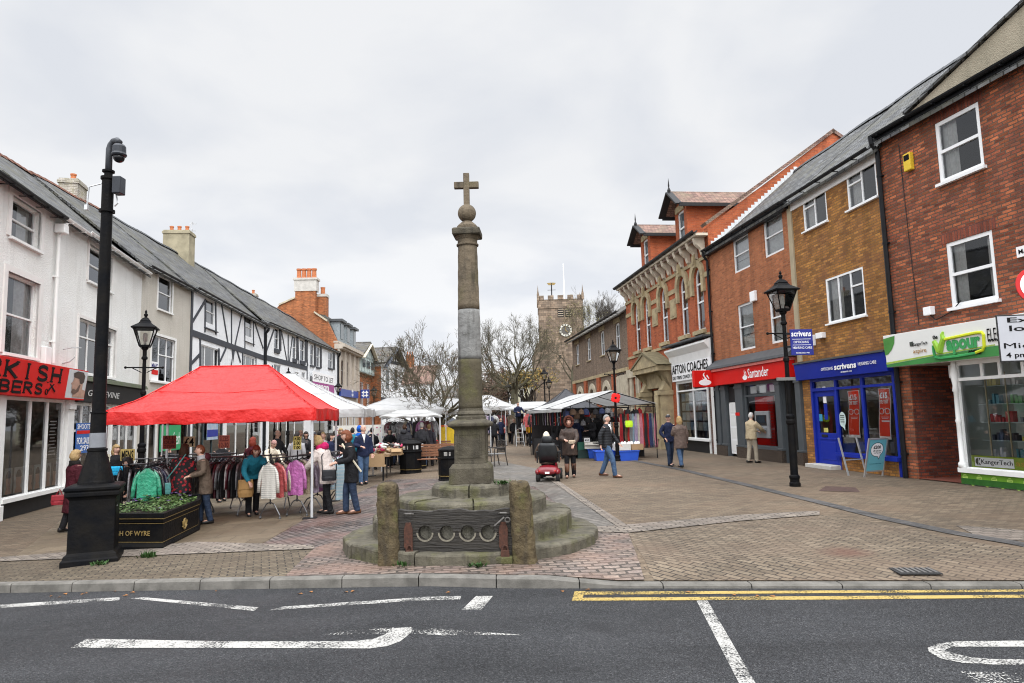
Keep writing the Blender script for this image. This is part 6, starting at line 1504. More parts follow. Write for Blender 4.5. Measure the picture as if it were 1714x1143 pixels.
RUST = mk('rusted_iron_brown', (.085,.035,.022), .85, .4, 25, .5, 90, col2=(.04,.02,.015))
for c, dz in ((-.60,0),(.60,0)):
    hp = MB().prism([(c-.03,.50),(c-.055,.42),(c-.055,.20),(c-.03,.16),(c+.03,.16),(c+.055,.20),(c+.055,.42),(c+.03,.50)],-.075,-.052).build('hasp', RUST, st, bevel=.004)
    MB().prism([(c-.05+.02,.06),(c+.05+.02,.06),(c+.055+.02,.11),(c+.05+.02,.165),(c-.05+.02,.165),(c-.055+.02,.11)],-.11,-.08).build('padlock', RUST, hp, bevel=.006)
    MB().tube([(c+.02+.035*math.cos(t),-.095,.165+.06*max(0,math.sin(t))) for t in [math.pi*k/8 for k in range(9)]],.011,6).build('shackle', RUST, hp)
    MB().tube([(c-.05,-.07,.60),(c-.03,-.1,.61),(c+.05,-.1,.61),(c+.07,-.07,.60)],.012,6).build('staple', mk('worn_iron',(.14,.13,.12),.5,.3,20,metal=.6), st)
mb = MB(); mb.tube([(.62,-.09,.56),(.55,-.1,.50),(.50,-.1,.46)],.014,5); [mb.tube([(.66+.03*math.cos(t),-.1,.53+.03*math.sin(t)) for t in [k*math.pi/5 for k in range(11)]],.009,5)]; mb.build('chain', MC['worn_iron'], st)
# weeds at the foot
GREEN = mk('weed_green', (.03,.075,.014), .7, .4, 30)
def weed(loc, n, r, h, label, seed, col=None):
    rnd = random.Random(seed); mb = MB()
    for i in range(n):
        p = Vector((rnd.gauss(0,r*.5),rnd.gauss(0,r*.35),0)); a = rnd.uniform(0,6.28); t = Vector((math.cos(a)*r*.5,math.sin(a)*r*.5,h*rnd.uniform(.5,1))); q = t.cross(Vector((0,0,1))).normalized()*.012
        mb.add([p-q*.3,p+t*.5+q*1.2,p+t,p+t*.5-q*1.2],[(0,1,2,3)])
    o = mb.build('weed', col or GREEN); o.location = loc; tag(o, label, 'weed'); return o
weed((-.5,8.42,0), 34, .10, .08, 'green weed tuft growing at the foot of the stocks board', 1); weed((-1.4,8.58,0), 22, .06, .08, 'small weed beside the left stone post of the stocks', 2)
weed((-.18,10.0,.82), 50, .12, .07, 'green moss tuft on the steps right of the cross plinth', 3)
# ================================================================ camera pole at the left
cp = GG(172,945); B0 = thing('camera_pole', 'tall black pole with dome camera on a square cabinet base', 'camera pole', (XAT(157,cp.y+.36,900),cp.y+.36,gz(cp.x)), R_(24)); cp.x = XAT(174,cp.y,940)
BP = mk('black_gloss_paint', (.006,.0065,.008), .42, .4, 4, .25, 18, spec=.04, col2=(.012,.011,.010))
def sqm(prof, nm, mat, parent, bev=.015, n=4):
    mb = MB(); mb.lathe([(w*math.sqrt(2),z) for w, z in prof],n,(0,0,0),R_(45)); return mb.build(nm, mat, parent, bevel=bev)
cb = sqm([(.37,-.08),(.37,.06),(.35,.08),(.335,.13),(.30,.16),(.295,.92),(.30,.93),(.32,.96),(.35,.98),(.35,1.03),(.34,1.04),(.365,1.07),(.365,1.10),(.35,1.12),(.26,1.14)], 'cabinet', BP, B0, .012)
mb = MB(); mb.box(.2951,.303,-.21,.21,.25,.86); mb.build('door_panel', BP, cb, bevel=.006); MB().lathe([(.012,0),(.012,.01)],8,(0,0,0)).build('lock', GALV, cb).location = (.305,-.15,.8)
mb = MB(); mb.lathe([(.25,1.13),(.245,1.17),(.238,1.19),(.212,1.3),(.136,1.58),(.128,1.62),(.14,1.63),(.14,1.66),(.112,1.67)],28); mb.build('cone', BP, B0, smooth=False)
mb = MB(); mb.lathe([(.112,1.66),(.105,2.2),(.12,2.2),(.12,2.22),(.095,2.22),(.081,5.38),(.115,5.38),(.115,5.42),(.086,5.43),(.086,5.9),(.108,5.92),(.108,5.96),(.06,5.98),(.06,6.03),(.09,6.04),(.09,6.07),(.055,6.08)],28); mb.build('pole', BP, B0, smooth=False)
MB().lathe([(.115,1.68),(.112,1.9)],28,(0,0,0)).build('grey_band', mk('band_grey',(.2,.21,.23),.5), B0)
R24 = Matrix.Rotation(R_(-24),4,'Z')
mb = MB(); mb.T = R24; mb.tube([(0,0,6.05),(0,0,6.42),(.02,0,6.49),(.08,-.02,6.55),(.15,-.05,6.55),(.2,-.07,6.50)],.05,10); mb.build('swan_neck', mk('pole_grey',(.06,.065,.075),.4), B0, smooth=True)
mb = MB(); mb.T = R24; mb.lathe([(.035,.0),(.08,-.02),(.098,-.05),(.102,-.15),(.115,-.18),(.105,-.2),(.08,-.21)],18,(.2,-.07,6.48)); cd = mb.build('camera_housing', mk('camera_grey',(.03,.034,.042),.35), B0, smooth=False)
mb = MB(); mb.T = R24; mb.sphere((.2,-.07,6.25),(.085,.085,.08),16,10); mb.build('camera_dome', mk('smoked_dome',(.01,.01,.012),.08), cd, smooth=True)
mb = MB(); mb.T = R24; mb.box(.13,.26,-.12,.05,5.66,5.94); mb.build('radio_box', mk('camera_grey',(1,1,1)), B0, bevel=.015)
mb = MB(); mb.T = R24; mb.tube([(-.1,0,5.86),(-.28,-.03,5.8),(-.3,-.03,5.5)],.012,5); mb.box(-.33,-.28,-.06,-.01,5.42,5.5); mb.tube([(.14,0,5.66),(.18,-.02,5.52),(.12,0,5.48)],.012,5); mb.build('antenna_arm', GALV, B0)
weed((cp.x+.45,cp.y+.36,gz(cp.x)-.0), 60, .12, .13, 'weeds growing at the right foot of the camera pole cabinet', 4); weed((cp.x-.05,cp.y-.03,gz(cp.x)), 40, .1, .07, 'low weeds at the front corner of the camera pole cabinet', 5)
weed((cp.x-.55,cp.y+.2,gz(cp.x)), 40, .1, .06, 'low weeds at the left corner of the camera pole cabinet', 6)
# ================================================================ planter
q1 = GG(272,918); q2 = GG(331,888); q0 = q1+(q1-q2).cross(Vector((0,0,1))).normalized()*0
e1 = (GG(200,921)-q1).normalized(); q0 = q1+e1*1.35; q5 = q0+(q2-q1)*.0+Vector((-.05,1.1,0)); q3 = q2+e1*.35+Vector((-.1,1.0,0)); q4 = q3+e1*1.2
cen = (q0+q1+q2+q3+q4+q5)/6; zg = gz(cen.x)
pn = thing('planter', 'black and gold council planter box filled with green bedding plants', 'planter', (cen.x,cen.y,zg))
poly = [(p.x-cen.x,p.y-cen.y) for p in (q0,q1,q2,q3,q4,q5)]
def off(poly, k): return [(x*k,y*k) for x, y in poly]
mb = MB()
def band(k0, k1, z0, z1, mbx):
    a = off(poly,k0); b = off(poly,k1); n = len(a)
    mbx.add([(x,y,z0) for x,y in a]+[(x,y,z1) for x,y in b],[(i,(i+1)%n,n+(i+1)%n,n+i) for i in range(n)])
pk = [(1.04,-.06),(1.04,.07),(1.015,.10),(1.0,.12),(1.0,.44),(1.02,.46),(1.02,.50),(1.045,.53),(1.045,.60),(.95,.60),(.95,.5)]
for (a, za), (b, zb_) in zip(pk,pk[1:]): band(a,b,za,zb_,mb)
mb.poly([(x,y,.52) for x,y in off(poly,.955)]); bx = mb.build('box', BP, pn)
mb = MB()
for z in (.135,.43,.515): band(1.006 if z < .5 else 1.05,1.006 if z < .5 else 1.05,z,z+.007,mb)
mb.build('gold_line', GOLD, bx)
# gilt lettering and badge
A_ = Vector((q1.x-cen.x,q1.y-cen.y,0)); Bv = Vector((q0.x-cen.x,q0.y-cen.y,0)); ang = math.atan2((A_-Bv).y,(A_-Bv).x); ln = (A_-Bv).length
le = lettering(pn, 'BOROUGH OF WYRE', ln-1.20, ln-.22, .24, .32, -.016, GOLD, .01); le.location = Bv; le.rotation_euler = (0,0,ang)
A2_ = Vector((q1.x-cen.x,q1.y-cen.y,0)); B2_ = Vector((q2.x-cen.x,q2.y-cen.y,0)); ang2 = math.atan2((B2_-A2_).y,(B2_-A2_).x); l2 = (B2_-A2_).length
mb = MB(); c = l2*.55
mb.tube([(c+.075*math.cos(t),-.02,.28+.09*math.sin(t)) for t in [k*math.pi/7 for k in range(15)]],.012,5); mb.tube([(c+.03*math.cos(t),-.02,.29+.05*math.sin(t)) for t in [k*math.pi/5 for k in range(11)]],.012,5); mb.tube([(c-.12,-.02,.25),(c-.05,-.02,.21),(c+.05,-.02,.21),(c+.12,-.02,.25)],.01,5); mb.tube([(c-.12,-.02,.33),(c-.1,-.02,.28)],.01,5); mb.tube([(c+.12,-.02,.33),(c+.1,-.02,.28)],.01,5)
bd = mb.build('crest', GOLD, pn); bd.location = A2_; bd.rotation_euler = (0,0,ang2)
rnd = random.Random(12); mb = MB(); fl = MB()
xsn = [p[0] for p in poly]; ysn = [p[1] for p in poly]
def inside(x, y, P):
    c = False; n = len(P)
    for i in range(n):
        (x0,y0),(x1,y1) = P[i],P[i-1]
        if (y0 > y) != (y1 > y) and x < (x1-x0)*(y-y0)/(y1-y0)+x0: c = not c
    return c
P9 = off(poly,.92); cnt = 0
while cnt < 110:
    x, y = rnd.uniform(min(xsn),max(xsn)), rnd.uniform(min(ysn),max(ysn))
    if not inside(x,y,P9): continue
    cnt += 1; hh = rnd.uniform(.05,.14)
    for k in range(22):
        a = rnd.uniform(0,6.28); r = rnd.uniform(.02,.1); p = Vector((x+r*math.cos(a),y+r*math.sin(a),.53+hh*rnd.uniform(.3,1))); d = Vector((math.cos(a),math.sin(a),rnd.uniform(-.3,.6))).normalized()*rnd.uniform(.03,.05); s_ = d.cross(Vector((0,0,1)))*.55
        mb.add([p-d*.4,p+s_,p+d,p-s_],[(0,1,2,3)],rnd.choice((0,0,1)))
    if rnd.random() < .12:
        for k in range(5): a = k*1.26; p = Vector((x,y,.56+hh)); mb.add([p,p+Vector((.025*math.cos(a-.5),.025*math.sin(a-.5),.012)),p+Vector((.035*math.cos(a),.035*math.sin(a),.01)),p+Vector((.025*math.cos(a+.5),.025*math.sin(a+.5),.012))],[(0,1,2,3)],2)
o = mb.build('bedding_plants', [mk('bedding_green',(.05,.11,.025),.5,.4,30), mk('bedding_pale',(.13,.19,.07),.5,.4,30), mk('pansy_violet',(.25,.14,.4),.6)]); o.location = (cen.x,cen.y,zg)
tag(o, 'low green bedding plants with a few violet pansies in the black planter', 'plants', kind='stuff')
mb = MB(); mb.poly([(x,y,.53) for x,y in off(poly,.955)]); mb.build('soil', mk('soil_dark',(.02,.015,.01),.95), pn)
# ================================================================ lanterns
LGL = glassmat('lantern_glass', (.9,.9,.88), (.95,.95,.97))
def lantern(label, x, y, H=5.1, rz=0.0, arms=True, poppy=False):
    g = gz(x); t = thing('street_lamp', label, 'street lamp', (x,y,g), rz, 'victorian style street lamps'); hl = H-.98
    mb = MB(); mb.lathe([(.125,0),(.125,.08),(.105,.1),(.105,.16),(.12,.2),(.12,.24),(.088,.27),(.08,1.4),(.078,1.42),(.105,1.46),(.105,1.52),(.086,1.56),(.098,1.6),(.098,1.64),(.058,1.68)],18); mb.build('base', BP, t)
    mb = MB(); mb.lathe([(.058,1.66),(.05,2.9),(.07,2.93),(.07,2.99),(.048,3.03),(.043,hl-.35),(.075,hl-.33),(.075,hl-.29),(.05,hl-.25),(.05,hl-.1),(.085,hl-.06),(.085,hl-.03),(.06,hl)],16); mb.build('column', BP, t)
    if arms:
        mb = MB(); mb.tube([(-.42,0,hl-.55),(.42,0,hl-.55)],.018,6); 
        for s_ in (-1,1): mb.sphere((s_*.43,0,hl-.55),.035,8,6); mb.tube([(s_*.3,0,hl-.55),(s_*.06,0,hl-.68)],.012,5)
        mb.build('ladder_bar', BP, t)
    a0 = R_(45); q = math.sqrt(2); b0, b1, z0, z1 = .12, .245, hl+.02, hl+.46
    mb = MB(); 
    for k in range(4):
        a = a0+k*math.pi/2; mb.bar((b0*q*math.cos(a),b0*q*math.sin(a),z0),(b1*q*math.cos(a),b1*q*math.sin(a),z1),.022,.022)
        b = a+math.pi/2
        for (r, z) in ((b0,z0),(b1,z1)): mb.bar((r*q*math.cos(a),r*q*math.sin(a),z),(r*q*math.cos(b),r*q*math.sin(b),z),.03,.03)
        m0 = ((math.cos(a)+math.cos(b))/2,(math.sin(a)+math.sin(b))/2)
    mb.lathe([(b0*q,z0-.04),(b0*q,z0)],4,(0,0,0),a0); fr = mb.build('lantern_frame', BP, t)
    mb = MB(); mb.lathe([((b1+.05)*q,z1),((b1+.055)*q,z1+.03),(.15*q,z1+.14),(.11*q,z1+.2),(.12*q,z1+.21),(.10*q,z1+.235),(.06*q,z1+.29)],4,(0,0,0),a0); mb.lathe([(.055,z1+.28),(.03,z1+.32),(.05,z1+.36),(.05,z1+.39),(.02,z1+.42),(.035,z1+.45),(.0,z1+.52)],10); mb.build('lantern_roof', BP, t)
    mb = MB()
    for k in range(4):
        a = a0+k*math.pi/2; b = a+math.pi/2; r0_, r1_ = b0*.97*q, b1*.97*q; mb.quad((r0_*math.cos(a),r0_*math.sin(a),z0),(r0_*math.cos(b),r0_*math.sin(b),z0),(r1_*math.cos(b),r1_*math.sin(b),z1),(r1_*math.cos(a),r1_*math.sin(a),z1))
    mb.build('lantern_pane', LGL, fr); MB().lathe([(.03,z0),(.03,z0+.1),(.055,z0+.13),(.055,z0+.3),(.02,z0+.34)],10).build('bulb', mk('frosted_bulb',(.7,.7,.66),.4), fr)
    return t
p = GG(1331,814); la = lantern('black street lamp standing before the red bank and carrying the blue opticians sign', p.x, p.y, 5.12, R_(8))
lantern('black street lamp rising behind the left side of the red stall', XAT(240,17.7)-.02, 17.7, 5.15, R_(20))
x = XAT(1031,26.35); l3 = lantern('black street lamp with a red poppy in front of the scarf stall', x, 26.35, 5.3, R_(8)); l3.scale = (.88,.88,.88)
lantern('black street lamp seen over the white gazebo roof in front of the timbered row', XAT(482,37), 37, 5.1, R_(25))
lantern('black street lamp beside the stone bank on the left', XAT(566,55), 55, 5.4, R_(25)); lantern('black street lamp before the gabled shops beyond the bank', XAT(626,62), 62, 5.3, R_(25))
lantern('black street lamp in front of the church tower, nearer of the pair', XAT(913,52), 52, 5.5, 0); lantern('black street lamp at the church tower, farther of the pair', XAT(920.5,60), 60, 5.2, 0); lantern('black street lamp between the bare tree and the yellow tree', XAT(852,60), 60, 4.9, 0)
# poppy on the lamp
pp_ = thing('poppy', 'large red poppy emblem tied to the lamp before the scarf stall', 'poppy', (x,26.35-.12,AT(1032,666,26.35).z)); pp_.scale = (.34,.34,.34)
mb = MB()
for k in range(4): a = k*math.pi/2+.6; mb.sphere((.25*math.cos(a),0,.25*math.sin(a)),(.34,.04,.34),16,6)
mb.build('petals', mk('poppy_red',(.75,.012,.01),.5,.1,4), pp_); MB().sphere((0,-.04,0),(.13,.04,.13),12,6).build('poppy_centre', INKB, pp_)
# opticians sign hung on the near lamp
p = GG(1331,814); e0 = AT(1323,595,p.y); e1 = AT(1358,551,p.y); w_ = e1.x-e0.x; h_ = e1.z-e0.z
hs_ = thing('lamp_sign', 'small blue opticians sign hanging on the street lamp before the red bank', 'sign', (e0.x,p.y-.06,e0.z), R_(4))
MB().box(0,w_,-.02,.02,0,h_).build('board', mk('board_blue',(.02,.03,.24),.4), hs_, bevel=.004); MB().box(-.1,.02,.0,.05,h_*.3,h_*.36).box(-.1,.02,.0,.05,h_*.8,h_*.86).build('bracket', BLACK, hs_)
lettering(hs_, 'scrivens', w_*.04, w_*.93, h_*.72, h_*.93, -.021, ENAMELW, .02); lettering(hs_, 'OPTICIANS', w_*.12, w_*.8, h_*.46, h_*.55, -.021, ENAMELW, .0); lettering(hs_, 'HEARING CARE', w_*.07, w_*.93, h_*.24, h_*.33, -.021, ENAMELW, .0); lettering(hs_, 'ESTABLISHED 1938', w_*.2, w_*.8, h_*.06, h_*.11, -.021, ENAMELW, .0)
MB().box(w_*.07,w_*.9,-.0235,-.0205,h_*.61,h_*.625).box(w_*.07,w_*.9,-.0235,-.0205,h_*.385,h_*.4).build('rule_line', ENAMELW, hs_)
fp = AT(1296,579,p.y); e1 = AT(1332,572,p.y)
fpst = thing('finger_post', 'narrow grey finger sign fixed to the street lamp before the red bank', 'sign', (p.x-.06,p.y-.1,AT(1320,637,p.y).z)); MB().box(-.24,.2,-.01,.02,0,.075).build('finger_board', mk('finger_grey',(.16,.165,.16),.6), fpst, bevel=.004)
# ================================================================ traffic sign at the right edge
ty = 11.0; sx = XAT(1731,ty,477); ts = thing('traffic_sign', 'round red ringed traffic sign over a grey plate at the right edge', 'traffic sign', (sx,ty,0), R_(-4))
c = AT(1731,477,ty).z; r = .29
mb = MB(); mb.T = Matrix.Translation((0,0,c)) @ Matrix.Rotation(R_(90),4,'X'); mb.lathe([(r,-.005),(r,.01)],40); di = mb.build('sign_disc', mk('sign_red',(.55,.02,.02),.4,.05), ts)
mb = MB(); mb.T = Matrix.Translation((0,-.012,c)) @ Matrix.Rotation(R_(90),4,'X'); mb.lathe([(r*.78,0),(r*.78,.003)],40); mb.build('disc_field', ENAMELW, di)
z0, z1 = AT(1676,606,ty).z, AT(1671,527,ty).z; w2 = sx-XAT(1673,ty,570)
pl2 = MB().box(-w2,w2,-.012,.0,z0,z1).build('plate', mk('plate_black',(.02,.02,.02),.5), ts, bevel=.02); MB().box(-w2+.022,w2-.022,-.016,-.0125,z0+.022,z1-.022).build('plate_field', mk('plate_grey',(.42,.43,.46),.45,.05), pl2)
H = z1-z0; 
lettering(pl2, 'Except', -w2+.17, w2-.17, z0+.80*H, z0+.94*H, -.0165, INKB, .015); lettering(pl2, 'loading', -w2+.19, w2-.17, z0+.61*H, z0+.77*H, -.0165, INKB, .015); lettering(pl2, 'Midnight -', -w2+.08, w2-.08, z0+.25*H, z0+.40*H, -.0165, INKB, .0); lettering(pl2, '4 pm', -w2+.1, -w2+.42, z0+.06*H, z0+.2*H, -.0165, INKB, .015)
MB().lathe([(.04,0),(.038,c+.35)],14,(0,.06,0)).build('pole', mk('pole_dark',(.05,.05,.055),.5), ts); MB().box(-.06,.06,.0,.1,c-.04,c+.04).box(-.06,.06,.0,.1,z0+.1,z0+.18).build('clip', GALV, ts)
# ================================================================ folding board
p = GG(1447,796); ab = thing('folding_board', 'folding pavement board with pale blue £200 poster before the opticians', 'folding board', (p.x,p.y,0), R_(20))
hb, wb = 1.02, .62
mb = MB(); mb.T = Matrix.Rotation(R_(14),4,'X')
for sg in (-1,1): mb.box(sg*wb/2-.02,sg*wb/2+.02,-.02,.01,0,hb)
mb.box(-wb/2+.02,wb/2-.02,-.018,.008,.13,.165); mb.box(-wb/2+.02,wb/2-.02,-.018,.008,hb-.035,hb); mb.build('front_frame', ALU, ab).location = (0,-.28,0)
mb = MB(); mb.T = Matrix.Rotation(R_(-14),4,'X')
for sg in (-1,1): mb.box(sg*wb/2-.02,sg*wb/2+.02,-.01,.02,0,hb)
mb.box(-wb/2+.02,wb/2-.02,-.008,.018,.40,.43); mb.build('rear_frame', ALU, ab).location = (0,.22,0)
mb = MB(); mb.T = Matrix.Rotation(R_(14),4,'X'); mb.box(-wb/2+.02,wb/2-.02,-.012,.004,.166,hb-.036); ps_ = mb.build('poster_panel', mk('poster_aqua',(.14,.42,.5),.4,.12,2), ab); ps_.location = (0,-.28,0)
T14 = Matrix.Rotation(R_(14),4,'X')
mb = MB(); mb.T = T14; mb.poly([(.22*math.cos(t),-.0125,.72+.19*math.sin(t)) for t in [k*math.pi/12 for k in range(24)]]); mb.poly([(.0,-.0126,.56),(.14,-.0126,.58),(.1,-.0126,.45)]); mb.build('speech_bubble', INKB, ps_)
mb = MB(); mb.T = T14; mb.poly([(.205*math.cos(t),-.0135,.72+.175*math.sin(t)) for t in [k*math.pi/12 for k in range(24)]]); mb.poly([(.02,-.0136,.57),(.12,-.0136,.58),(.09,-.0136,.48)]); mb.build('bubble_field', ENAMELW, ps_)
def tl(body, x0, x1, z0, z1, m=INKB, b=.01):
    o = lettering(ps_, body, x0, x1, z0, z1, -.0145, m, b, depth=.002); o.data.transform(T14); return o
tl('£200', -.13, .12, .74, .83, b=.03); tl('off selected', -.13, .14, .67, .71); tl('hearing aids', -.1, .14, .61, .65); tl('terms and conditions apply', -.2, .2, .33, .36, mk('ink_teal',(.02,.15,.2),.5), 0)
# ================================================================ bins, bench, chairs
def litter_bin(label, x, y, rz, h=1.16):
    t = thing('litter_bin', label, 'litter bin', (x,y,gz(x)), rz, 'black litter bins'); w = .33; s = h/1.16; q = math.sqrt(2)
    mb = MB(); mb.lathe([(.42*s,0),(.42*s,.03),(.40*s,.04),(.40*s,.16),(.41*s,.17),(.405*s,.72*s),(.44*s,.74*s),(.44*s,.78*s),(.40*s,.79*s)],8,(0,0,0),R_(22.5)); mb.build('body', BP, t, bevel=.01)
    mb = MB(); mb.lathe([(.40*s,.78*s),(.40*s,1.0*s),(.43*s,1.02*s),(.41*s,1.06*s),(.25*s,1.13*s),(.08*s,1.16*s)],8,(0,0,0),R_(22.5)); hd = mb.build('hood', BP, t, bevel=.01)
    for a in (-28,28):
        ob = MB().box(-.1,.1,-.008,.004,.84*s,.97*s).build('notice' if a > 0 else 'opening', mk('bin_label',(.5,.5,.5),.5,.3,30) if a > 0 else mk('bin_opening',(.35,.34,.32),.5,.6,20), hd); ob.location = (math.sin(R_(a))*.378*s,-math.cos(R_(a))*.378*s,0); ob.rotation_euler = (0,0,R_(a))
    mb = MB(); mb.lathe([(.411*s,.13),(.413*s,.145)],8,(0,0,0),R_(22.5)); mb.build('gold_line', GOLD, t)
    for a in (-22.5,22.5):
        ob = MB().prism([(-.04,.4),(.04,.4),(.05,.5),(.02,.6),(-.02,.6),(-.05,.5)],-.006,.004).build('gilt_badge', mk('dull_gold',(.16,.13,.08),.5), t); r = .376*s; ob.location = (math.sin(R_(a))*r,-math.cos(R_(a))*r,0); ob.rotation_euler = (0,0,R_(a))
    return t
p = GG(685,793); litter_bin('black litter bin with gold line, nearest one beside the goods table', p.x, p.y+.38, R_(8)); litter_bin('black litter bin just behind the nearest litter bin', XAT(696,26.5), 26.5, R_(8))
litter_bin('black litter bin with white bag half hidden by the column pedestal', XAT(752,20.6), 20.6, R_(20), 1.0)
SLAT = mk('bench_slat', (.21,.095,.05), .5, .35, 14, .15, 40)
def bench(label, x, y, rz, L=1.8):
    t = thing('bench', label, 'bench', (x,y,gz(x)), rz, 'slatted benches')
    mb = MB()
    for k in range(5): mb.box(-L/2,L/2,-.22+k*.095,-.22+k*.095+.075,.43,.465)
    mb.build('seat', SLAT, t, bevel=.006); mb = MB()
    for k in range(5): mb.box(-L/2,L/2,.25+.03*k,.28+.03*k,.52+k*.09,.595+k*.09)
    mb.build('backrest', SLAT, t, bevel=.006)
    for s_ in (-1,1):
        for yy in (-.2,.26): MB().box(s_*(L/2-.12)-.03,s_*(L/2-.12)+.03,yy-.03,yy+.03,0,.428).build('leg', GALV, t, bevel=.004)
    return t
bench('brown slatted bench in front of the bare tree beside the nearest bin', XAT(722,24.6), 24.6, R_(4)); bench('brown slatted bench, the farther one behind the front bench', XAT(727,28.4), 28.4, R_(4), 1.3)
def metal_chair(label, x, y, rz):
    t = thing('metal_chair', label, 'chair', (x,y,gz(x)), rz, 'dark metal chairs'); DB = mk('bronze_metal',(.045,.04,.036),.5,.3,9)
    mb = MB(); mb.box(-.25,.25,-.25,.25,.43,.455); mb.build('seat', mk('seat_mesh_grey',(.2,.2,.2),.5,.2,40), t, bevel=.01)
    for sx_ in (-1,1):
        MB().tube([(sx_*.25,-.25,.64),(sx_*.255,-.27,.44),(sx_*.27,-.29,0)],.02,6).build('leg', DB, t); MB().tube([(sx_*.24,.25,.9),(sx_*.25,.24,.44),(sx_*.26,.33,0)],.02,6).build('leg', DB, t); MB().tube([(sx_*.25,-.25,.64),(sx_*.27,-.1,.67),(sx_*.26,.1,.66),(sx_*.24,.24,.68)],.02,6).build('armrest', DB, t)
    mb = MB(); mb.tube([(-.24,.25,.9),(0,.28,.93),(.24,.25,.9)],.02,6); mb.tube([(-.24,.25,.52),(.24,.25,.52)],.015,6)
    for k in range(6): mb.bar((-.24+.08*k,.255,.52),(-.24+.08*k+.08,.265,.9),.03,.008); mb.bar((-.16+.08*k if k < 5 else .24,.255,.52),(-.24+.08*k,.265,.9),.03,.008)
    for z in (.6,.7,.8): mb.bar((-.24,.262,z),(.24,.262,z),.03,.006,up=(0,0,1))
    mb.build('backrest', DB, t); return t
metal_chair('dark metal chair with lattice back standing clear right of the column', XAT(829,25.4), 25.4, R_(-52)); metal_chair('dark metal chair partly hidden behind the column pedestal', XAT(806,27.6), 27.6, R_(110))
# ================================================================ market stalls
def canvas(name, col, dirt, rough=.55, tr=.25):
    t = NT(name); c = t.mix(t.ramp(t.noise(1.6,detail=6),(.4,0),(.75,1)), col, dirt)
    h = t.math('ADD', t.noise(3.0,detail=4), t.math('MULTIPLY', t.noise(14.0,detail=3), .25))
    t.P(col=c, rough=rough, nrm=t.bump(t.math('ADD',h,t.math('MULTIPLY',t.noise(1.3,t.n('Mapping',{'Vector':t.coord(),'Scale':(1,4,1)}).outputs[0],3),2.0)),.8,.06)); tl_ = t.n('BsdfTranslucent', {'Color': c}); mx = t.n('MixShader', {0: tr, 1: t.b.outputs[0], 2: tl_.outputs[0]})
    t.t.links.new(mx.outputs[0], t.out.inputs['Surface']); MC[name] = t.m; return t.m
CRED = canvas('red_canvas', (.62,.012,.01), (.5,.01,.008), .5, .12); CWHT = canvas('white_canvas', (.52,.52,.52), (.42,.415,.4), .65); CGRY = canvas('off_white_canvas', (.52,.52,.51), (.38,.375,.36), .6); CBLK = canvas('black_canvas', (.035,.036,.042), (.025,.026,.03), .6, .05); CNAV = canvas('navy_canvas', (.06,.065,.08), (.05,.05,.06), .6, .05)
